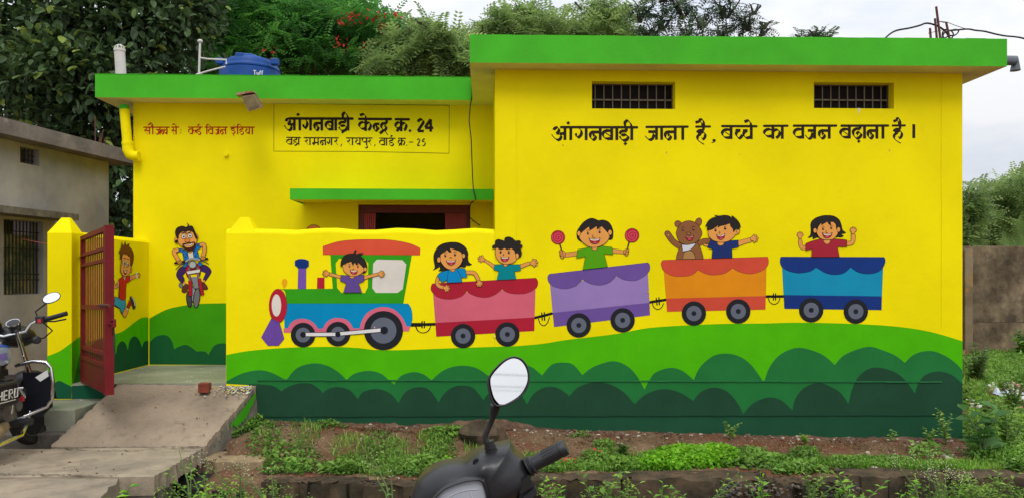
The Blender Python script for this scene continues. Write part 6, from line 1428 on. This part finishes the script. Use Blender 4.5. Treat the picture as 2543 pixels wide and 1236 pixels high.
# gulmohar with feathery pads
B2 = pads([(560, 60, 90, 90), (700, 20, 130, 70), (840, 50, 110, 50), (640, 140, 120, 50), (790, 120, 130, 60), (940, 110, 100, 60), (880, 160, 130, 40), (560, 170, 70, 40), (990, 140, 60, 50), (480, 20, 70, 80)], 105, 62, 17, 19, 5)+[bp3(x, y, 21.5, rx, rz) for x, y, rx, rz in ((620, 90, 120, 80), (760, 90, 150, 60), (900, 130, 120, 60))]
fl_ = []
for (x, y) in ((850, 42), (862, 50), (848, 52), (872, 45), (855, 58), (905, 42), (935, 50), (938, 58), (950, 66), (958, 72), (968, 78), (975, 82), (925, 68), (898, 50), (880, 40), (722, 40), (670, 44), (845, 110), (842, 116), (980, 40), (985, 36), (940, 45), (905, 120), (852, 150), (640, 20), (590, 28), (672, 130), (1040, 158), (1062, 160), (970, 155)):
    if (x+y) % 3: fl_.append(tuple(P(x, y, Y=16.9)))
frond_tree('gulmohar_tree', B2, 11500, .40, 7, .26, 'feathery dark green gulmohar with red flower sprays behind the lower roof', LGU, (PX(760, 19), 19, 0), .3, 5, pad=.22, droop=.30, flowers=(fl_, leafmat('gulmohar_red', (190, 58, 40), .3)))
# neems
B3 = pads([(1060, 130, 80, 44), (1000, 160, 70, 30), (1130, 150, 50, 45), (1100, 100, 50, 40), (1050, 75, 24, 34), (1090, 44, 10, 30), (1040, 60, 10, 24), (960, 130, 40, 40)], 44, 26, 15, 16.7, 6)
frond_tree('neem_tree', B3, 3300, .36, 6, .32, 'light green neem tree beside the step between the two roofs', LN, (PX(1070, 17), 17, 0), .16, 8, twigs=30, thick=.2, fz=-.3)
B4 = pads([(1220, 70, 50, 34), (1190, 110, 50, 25), (1300, 60, 60, 46), (1380, 40, 80, 46), (1460, 50, 70, 46), (1360, 100, 130, 30), (1500, 90, 70, 30), (1540, 40, 14, 44), (1240, 50, 14, 34), (1330, 20, 40, 20), (1440, 10, 60, 24), (1495, 30, 14, 40), (1560, 85, 40, 20)], 66, 28, 17, 21.5, 7)
frond_tree('neem_tree', B4, 3900, .42, 6, .32, 'full light green neem tree rising behind the left end of the high roof', LN, (PX(1380, 22), 22, 0), .22, 12, twigs=40, thick=.2, fz=-.25)
B4b = [bp3(x, y, 24, rx, rz) for x, y, rx, rz in ((1440, 20, 60, 40), (1300, 60, 60, 40), (1225, 60, 40, 30))]
B5 = [bp3(x, y, Y, rx, rz) for x, y, Y, rx, rz in ((1590, 20, 20, 30, 30), (1640, 45, 20, 34, 26), (1610, 75, 20, 40, 18), (1690, 15, 20, 36, 26), (1740, 40, 20, 30, 26), (1800, 15, 20, 40, 26), (1850, 50, 20, 40, 24), (1790, 75, 20, 40, 16), (1890, 75, 20, 24, 12), (1700, 78, 20, 40, 14), (1650, -30, 20, 60, 30), (1780, -40, 20, 70, 30), (1870, 20, 20, 14, 14), (1900, 62, 20, 12, 8))]
frond_tree('thin_neem_tree', B5, 900, .32, 6, .30, 'open twiggy neem with sky showing through above the high roof', LND, (PX(1760, 20), 20, 0), .12, 15, twigs=70, thick=.1, fz=-.2, bark=mat('twig_bark', (70, 62, 58)))
B6 = [bp3(x, y, 20, rx, rz) for x, y, rx, rz in ((2022, 78, 22, 14), (2045, 92, 24, 8), (1995, 92, 22, 8), (2030, 100, 40, 12))]
frond_tree('thin_neem_tree', B6, 130, .34, 6, .28, 'small tuft of tree top just showing over the high roof right of centre', LND, (PX(2020, 20), 20, 0), .10, 17, thick=.1, twigs=10)
# trees behind the compound wall
B7 = pads([(2480, 500, 50, 46), (2530, 480, 50, 40), (2440, 550, 50, 50), (2520, 560, 70, 50), (2600, 520, 90, 90), (2450, 600, 70, 30), (2500, 458, 30, 18), (2540, 448, 24, 14)], 95, 32, 15, 22.5, 8)
frond_tree('neem_tree', B7, 5200, .40, 6, .30, 'dense round green tree behind the stained compound wall at the right edge', LN, (PX(2540, 23), 23, 0), .2, 18, thick=.2, fz=-.3)
B8 = [bp3(x, y, 18.5, rx, rz) for x, y, rx, rz in ((2415, 480, 24, 28), (2400, 520, 26, 30), (2425, 510, 26, 26), (2405, 570, 30, 40), (2380, 600, 40, 50))]
frond_tree('thin_neem_tree', B8, 700, .36, 6, .28, 'thin leafy tree close beside the right wall corner of the building', LN, (PX(2405, 18.5), 18.5, 0), .10, 19, twigs=14, thick=.2)
# palm frond tips over the wall
pm = empty('palm', (PX(2560, 14.5), 14.5, .2), 'pale palm fronds sticking up over the stained wall at the right edge', 'palm')
for (x0, y0, x1, y1, s) in ((2560, 660, 2528, 548, 1), (2560, 660, 2490, 596, 1), (2560, 660, 2575, 540, -1), (2560, 660, 2620, 580, -1)):
    a = P(x0, y0, Y=14.5); b = P(x1, y1, Y=14.3); mbx = MB(); m0 = (a+b)/2+Vector((0, 0, .1)); mbx.tube([a, m0, b], [.02, .014, .005], 5)
    for k in range(22):
        t = .25+.75*k/21; c = a.lerp(b, t); d = (b-a).normalized(); sd = Vector((d.z, 0, -d.x))
        for q_ in (-1, 1):
            l = .30*(1-.6*t)+.06; e = c+sd*q_*l*.8+d*l*.75; mbx.add([c-d*.012, c+d*.012, e, e-d*.004], [(0, 1, 2, 3)])
    mbx.build('frond', leafmat('palm_leaf', (120, 150, 78), .35), pm)
boxo('palm_trunk', pm.location.x-.1, pm.location.x+.1, 14.42, 14.6, .1, 1.6, M_bark2, pm, .02).name = 'trunk'
# ================================================================ ground cover
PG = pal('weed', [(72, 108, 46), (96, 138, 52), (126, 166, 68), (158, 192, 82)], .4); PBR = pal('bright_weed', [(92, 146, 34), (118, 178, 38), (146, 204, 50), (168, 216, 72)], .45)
DRY = pal('dry', [(120, 92, 58), (146, 118, 78), (100, 76, 50)], .2)
hzv = np.vectorize(hz)
def patch(name, spots, n, size, hgt, mats, label, lv=(0, 3), seed=0, asp=.6, flat=.6, surf=hzv):
    """creeping leaves: spots = (px, py, rx, ry, weight) in the photo, dropped on the soil"""
    g = np.random.default_rng(seed); w = np.array([s[4] for s in spots], float); w /= w.sum(); idx = g.choice(len(spots), n, p=w); sp = np.array([s[:4] for s in spots], float)[idx]
    r = np.sqrt(g.random(n))*(.7+.5*g.random(n)); a = g.random(n)*2*np.pi; px = sp[:, 0]+sp[:, 2]*r*np.cos(a); py = np.minimum(1300, sp[:, 1]+sp[:, 3]*r*np.sin(a))
    # invert to ground roughly at z = -.05, then settle on the soil
    u = (px-CX)/F; v = (HZ-py)/F; cs, sn = math.cos(PHI), math.sin(PHI); dx = u*cs+sn; dy = -u*sn+cs
    t = (-.04-CAMZ)/v; X, Y = dx*t, dy*t; 
    for _ in range(4): Z = surf(X, Y); t = (Z-CAMZ)/v; X, Y = dx*t, dy*t
    if surf is hzv: Y = np.minimum(Y, 7.47+(X > XR+.05)*100)
    Z = surf(X, Y); mound = np.clip(1-r, 0, 1)**.7
    z = Z+hgt*g.random(n)*(.35+.65*mound)+.003
    pos = np.stack([X, Y, z], 1); dr = rdir(n, .25, .5); up = unit(g.normal(size=(n, 3))*.45+np.array([0, -.25, 1]))
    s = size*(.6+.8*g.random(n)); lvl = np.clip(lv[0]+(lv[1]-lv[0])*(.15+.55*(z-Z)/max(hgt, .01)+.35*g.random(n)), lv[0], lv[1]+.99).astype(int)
    return tag(leaves(name, pos, dr, up, s, s*asp, mats, np.clip(lvl, 0, len(mats)-1)), label)
def blades(name, spots, n, hgt, mats, seed=0, wd=.006, lean=.5):
    g = np.random.default_rng(seed); w = np.array([s[4] for s in spots], float); w /= w.sum(); idx = g.choice(len(spots), n, p=w); sp = np.array([s[:4] for s in spots], float)[idx]
    r = np.sqrt(g.random(n)); a = g.random(n)*2*np.pi; px = sp[:, 0]+sp[:, 2]*r*np.cos(a); py = sp[:, 1]+sp[:, 3]*r*np.sin(a)
    u = (px-CX)/F; v = (HZ-py)/F; cs, sn = math.cos(PHI), math.sin(PHI); dx = u*cs+sn; dy = -u*sn+cs; t = (-.04-CAMZ)/v; X, Y = dx*t, dy*t
    for _ in range(4): Z = hzv(X, Y); t = (Z-CAMZ)/v; X, Y = dx*t, dy*t
    Y = np.minimum(Y, 7.46+(X > XR+.05)*100); Z = hzv(X, Y)
    h = hgt*(.5+.8*g.random(n)); ld = g.normal(size=(n, 2)); ld /= np.linalg.norm(ld, axis=1)[:, None]; bend = h*lean*(.3+g.random(n)); b0 = np.stack([X, Y, Z-.005], 1); tw = np.stack([-ld[:, 1], ld[:, 0], np.zeros(n)], 1)*wd*.5*(.7+.6*g.random(n))[:, None]
    m1 = b0+np.stack([ld[:, 0]*bend*.3, ld[:, 1]*bend*.3, h*.6], 1); t1 = b0+np.stack([ld[:, 0]*bend, ld[:, 1]*bend, h*.92], 1)
    V = np.stack([b0-tw, b0+tw, m1+tw*.8, m1-tw*.8, t1], 1).reshape(-1, 3); i = np.arange(n)*5
    Fc = [tuple(f) for f in np.stack([i, i+1, i+2, i+3], 1).tolist()]+[tuple(f) for f in np.stack([i+3, i+2, i+4], 1).tolist()]; mi = g.integers(0, len(mats), n)
    return tag(mk(name, V, Fc, mats, None, np.concatenate([mi, mi])), kind='stuff')
yard = [(600, 1090, 46, 28, 1.8), (660, 1135, 50, 24, 1.6), (750, 1150, 60, 22, 1.2), (820, 1106, 40, 10, .4), (870, 1160, 60, 22, 1.4), (950, 1135, 50, 24, 1.2), (1010, 1160, 60, 20, 1.2), (1090, 1130, 44, 26, 1.4), (1085, 1092, 30, 12, .5), (1150, 1085, 34, 16, .6), (1000, 1184, 90, 8, .5), (700, 1176, 60, 8, .5)]
patch('ground_weeds', yard, 6300, .028, .075, PG, None, (0, 3), 1)
blades('grass', [(880, 1135, 60, 16, 1.4), (990, 1140, 50, 20, 1.4), (1075, 1120, 40, 24, 1.2), (760, 1120, 40, 14, .6), (940, 1172, 80, 10, .8), (1190, 1125, 40, 16, .6), (1300, 1145, 60, 14, .6)], 2200, .075, PG[1:], 2, .006, .9)
patch('broad_ground_weeds', [(620, 1100, 40, 26, 1), (700, 1150, 60, 20, 1), (860, 1170, 80, 14, 1), (1060, 1160, 60, 20, 1.3), (1120, 1100, 40, 18, .8), (1560, 1160, 60, 18, 1), (1880, 1150, 90, 14, 1), (1990, 1170, 60, 14, 1), (2300, 1130, 50, 20, .8)], 1500, .055, .10, PG, None, (1, 3), 21, .6)
patch('ground_weeds', [(1420, 1165, 90, 22, 2), (1500, 1140, 60, 22, 1.4), (1560, 1160, 80, 22, 1.6), (1340, 1150, 50, 20, 1), (1640, 1175, 90, 10, 1), (1900, 1145, 90, 16, 1.6), (1860, 1130, 50, 16, 1), (1980, 1165, 70, 20, 1.6), (2000, 1130, 40, 18, 1), (2110, 1150, 90, 14, 1), (2200, 1150, 80, 14, 1.2), (2160, 1165, 120, 10, 1), (2290, 1165, 110, 12, 1.4), (1500, 1110, 30, 10, .3), (1440, 1085, 30, 6, .15)], 10500, .028, .06, PG, None, (0, 3), 3)
patch('bright_ground_weeds', [(1700, 1142, 90, 24, 2.4), (1780, 1138, 60, 22, 1.4), (1640, 1155, 60, 20, 1.2)], 7000, .036, .11, PBR, None, (0, 3), 4, .7)
blades('grass', [(1620, 1140, 60, 14, .3), (2250, 1160, 140, 12, 2), (2100, 1150, 100, 14, 1), (2400, 1160, 100, 14, 2), (1480, 1170, 100, 10, .8)], 5200, .06, PG[1:]+PBR[1:2], 5)
blades('dry_grass', [(700, 1080, 60, 16, 1), (1150, 1080, 70, 22, 1.4), (1450, 1100, 120, 16, 1), (1650, 1100, 140, 12, 1), (2000, 1110, 160, 14, 1.4), (2200, 1110, 90, 12, .8), (880, 1075, 120, 10, .8), (850, 1120, 120, 30, 1.2), (1000, 1100, 100, 20, 1), (1550, 1140, 150, 20, 1), (2050, 1150, 150, 20, 1)], 4200, .035, DRY, 6, .004, 1.2)
# right hand yard up to the compound wall
def surfR(x, y): return hz(x, y)
hzr = np.vectorize(surfR)
patch('ground_weeds', [(2470, 905, 80, 26, 2), (2440, 945, 50, 24, 1.6), (2510, 940, 50, 24, 1.4), (2420, 985, 30, 30, 1.2), (2480, 1010, 80, 14, .4), (2540, 900, 60, 24, 1.4)], 15000, .055, .12, PG, None, (0, 3), 7, .6, .6, hzr)
patch('ground_weeds', [(2430, 1075, 50, 30, 2), (2490, 1070, 50, 34, 2), (2540, 1080, 40, 50, 2), (2480, 1130, 80, 26, 2), (2540, 1150, 50, 30, 1.4), (2420, 1050, 30, 16, .8), (2500, 1040, 50, 12, .7)], 9000, .042, .16, PG, None, (0, 3), 8, .6, .6, hzr)
blades('grass', [(2470, 910, 100, 26, 2), (2440, 960, 60, 30, 1.6), (2500, 1100, 60, 60, 2)], 3600, .14, PG[1:], 9, .009)
# left, behind the motorcycle, and at the foot of the neighbour's wall
patch('ground_weeds', [(70, 905, 60, 14, 2), (20, 915, 60, 14, 1.4), (110, 890, 20, 8, .6)], 2200, .05, .08, PG, None, (0, 2), 10)
# ---- single plants
def plant(kind, px, py, Y, h, label, mats, seed, n=12, ln=.07, asp=.45, zb=None, spread=.6, flowers=0, group=None, stems=3, pinn=False):
    rr = random.Random(seed); p = P(px, py, Y=Y); z0 = hz(p.x, Y) if zb is None else zb; root = empty(kind, (p.x, Y, z0), label, 'plant', group); mbx = MB(); PP, DD, UU, LL = [], [], [], []; FP = []
    for s in range(stems):
        a = rr.uniform(0, 6.28); sp_ = spread*h*rr.uniform(.2, 1)*(stems > 1); hh = h*rr.uniform(.7, 1); b = Vector((p.x, Y, z0)); t = b+Vector((math.cos(a)*sp_, math.sin(a)*sp_*.6, hh)); m0 = b.lerp(t, .5)+Vector((-math.cos(a)*sp_*.2, 0, hh*.06)); mbx.tube([b, m0, t], [.006*h/.3, .004*h/.3, .0015], 5)
        for k in range(n):
            q = .18+.82*k/(n-1); c = b.lerp(m0, q*2) if q < .5 else m0.lerp(t, q*2-1); aa = k*2.4+rr.uniform(-.4, .4) if not pinn else (0 if k % 2 else math.pi)+rr.uniform(-.3, .3)
            PP.append(c); DD.append((math.cos(aa), math.sin(aa)*.8, rr.uniform(.1, .7))); UU.append((rr.uniform(-.3, .3), -.3, 1)); LL.append(ln*rr.uniform(.6, 1.15)*(1.15-.5*q))
        for k in range(flowers): FP.append(t+Vector((rr.gauss(0, .028), rr.gauss(0, .028), rr.gauss(0, .03))))
    mbx.build('stem', mat('green_stem', (86, 110, 56), .7, .2, 9), root, True)
    LL = np.array(LL); k = len(PP); g = np.random.default_rng(seed)
    o = leaves('leaves', np.array(PP), np.array(DD), np.array(UU, float), LL, LL*asp, mats, g.integers(0, len(mats), k), root)
    if flowers:
        mf = MB()
        for f_ in FP: mf.blob(f_, (.0042, .0042, .0036), 5)
        tag(mf.build('flowers', mat('cream_flower', (190, 194, 150), .7, .05, 9), root), kind='stuff')
        for f_ in FP[::3]: pass
    return root
BM = 5.75
bott = [('broad_weed', 285, 1236, 5.25, .30, 'lush green sprout with pointed leaves beside the chipped slab corner', PBR[:3], 31, 9, .11, .35, -.22, 0, 3), ('flowering_weed', 470, 1240, 5.9, .42, 'tall weed with tiny cream flower heads just right of the slab edge', PG[1:], 32, 12, .05, .35, -.35, 12, 4),
 ('broad_weed', 505, 1245, 5.7, .38, 'yellow green leafy weed in the dark gap below the ramp', PBR[1:], 33, 14, .08, .4, -.33, 0, 4), ('flowering_weed', 600, 1240, 5.9, .42, 'airy weed with tiny cream flowers in front of the broken concrete block', PG[1:], 34, 9, .045, .3, -.35, 14, 4),
 ('flowering_weed', 680, 1245, 5.8, .40, 'flowering weed left of the thin drain coping', PG[1:], 35, 10, .05, .35, -.35, 9, 3), ('flowering_weed', 975, 1250, 5.8, .40, 'flowering weed growing just left of the scooter head', PG[1:], 36, 10, .05, .35, -.35, 10, 3),
 ('fern_sprout', 1362, 1245, 5.55, .36, 'fern-like sprout with paired leaves right of the scooter grip', PBR[:3], 37, 15, .085, .30, -.33, 0, 2), ('broad_weed', 1480, 1245, 5.7, .36, 'leafy bush of long leaves right of the fern-like sprout', PG[1:], 38, 14, .09, .35, -.33, 0, 5), ('broad_weed', 1640, 1250, 5.6, .32, 'light green sprout in front of the middle drain edge', PBR[:3], 39, 10, .09, .4, -.33, 0, 3),
 ('broad_weed', 1760, 1255, 5.7, .28, 'low green weed between the light sprout and the gravel', PG[1:], 40, 12, .07, .4, -.33, 0, 4), ('broad_weed', 1890, 1250, 5.7, .32, 'green weed in front of the grey gravel patch', PBR[:3], 41, 12, .08, .4, -.33, 0, 4), ('broad_weed', 2010, 1240, 5.9, .34, 'bushy weed spilling over the gap in the drain edge', PG[1:], 42, 16, .06, .45, -.33, 0, 6), ('fern_sprout', 2118, 1250, 5.6, .33, 'bright green sprout in front of the earth coloured coping', PBR[:3], 43, 12, .10, .35, -.33, 0, 2),
 ('flowering_weed', 2300, 1250, 5.75, .38, 'weed dotted with white flowers in front of the black stone edge', PG[1:], 44, 10, .05, .35, -.35, 22, 5), ('flowering_weed', 2350, 1250, 5.9, .38, 'second white dotted weed further right on the black stone edge', PG[1:], 45, 9, .05, .35, -.35, 20, 4), ('broad_weed', 2230, 1250, 5.6, .30, 'broad green sprout left of the white dotted weeds', PBR[:3], 46, 10, .09, .4, -.33, 0, 3), ('broad_weed', 2450, 1250, 5.7, .34, 'trailing weed over the right end of the black stone edge', PG[1:], 47, 16, .07, .35, -.33, 0, 5)]
for (k_, px, py, Y, h, lab, ms, sd_, n_l, ln, asp, zb, fl, st) in bott: plant(k_, px, py, Y, h+.12, lab, ms, sd_, n_l, ln, asp, zb, .75, fl, 'weeds along the drain', st, k_ == 'fern_sprout')
g = np.random.default_rng(77); n_ = 26000; cxs = g.uniform(-2.55, 5.2, 150); cys = g.uniform(5.62, 5.98, 150); chs = g.uniform(.14, .50, 150)*(.75+.25*np.sin(cxs*2.3)); ci = g.integers(0, 150, n_)
rr_ = g.normal(size=(n_, 2))*np.array([.085, .05]); hh = chs[ci]*g.random(n_)**.6*np.exp(-(rr_[:, 0]/.13)**2*.7)
pos = np.stack([cxs[ci]+rr_[:, 0], np.minimum(6.04, cys[ci]+rr_[:, 1]), -.42+hh], 1)
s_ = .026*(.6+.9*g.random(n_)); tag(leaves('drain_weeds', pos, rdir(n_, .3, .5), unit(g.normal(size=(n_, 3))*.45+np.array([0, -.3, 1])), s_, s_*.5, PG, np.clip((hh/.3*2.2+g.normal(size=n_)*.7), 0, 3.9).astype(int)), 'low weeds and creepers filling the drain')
for (px, py, Y, h, lab, ms, sd_, n_l, ln, asp, st) in ((2440, 1130, 6.7, .46, 'large heart-leaved plant at the right corner of the green wall', [leafmat('big_leaf', (66, 112, 52), .4), leafmat('big_leaf_2', (92, 138, 74), .4)], 51, 7, .19, .8, 4), (2500, 1110, 6.9, .50, 'tall leafy green bush right of the heart-leaved plant', PG[1:], 52, 26, .085, .5, 8),
    (2350, 1085, 7.25, .36, 'slender upright weed with small leaves against the dark green wall corner', PG[1:], 53, 18, .06, .5, 4), (2308, 1100, 7.2, .18, 'short weed left of the slender corner weed', PG[1:], 54, 12, .06, .5, 4), (1815, 1105, 7.25, .20, 'small tuft of weed against the plinth left of centre right', PG[1:], 55, 14, .05, .5, 4), (1998, 1100, 7.15, .10, 'little green seedling tuft on the bare soil', PBR[:3], 56, 10, .045, .5, 5), (1108, 1150, 6.5, .10, 'bright broad-leaved seedling near the scooter head', PBR[1:], 57, 8, .08, .7, 3), (1545, 1130, 6.75, .12, 'dark leafy weed beside the small red cloth', PG[:2], 58, 14, .06, .6, 4),
    (2425, 960, 10.2, .55, 'dark bush with yellow flowers beside the wall corner', [LB[1], LB[2], PG[0]], 59, 26, .12, .4, 9), (2540, 885, 12.3, .5, 'green bush at the foot of the stained wall', PG[:3], 60, 24, .12, .5, 7), (2515, 1035, 8.4, .5, 'sprawling weed growing over the litter heap', PG[:3], 61, 26, .08, .5, 7), (2210, 1115, 7.3, .12, 'tiny weed at the wall foot near the right end', PG[1:], 62, 10, .05, .5, 3)):
    plant('weed_plant', px, py, Y, h, lab, ms, sd_, n_l, ln, asp, None, .6, 0, None, st)
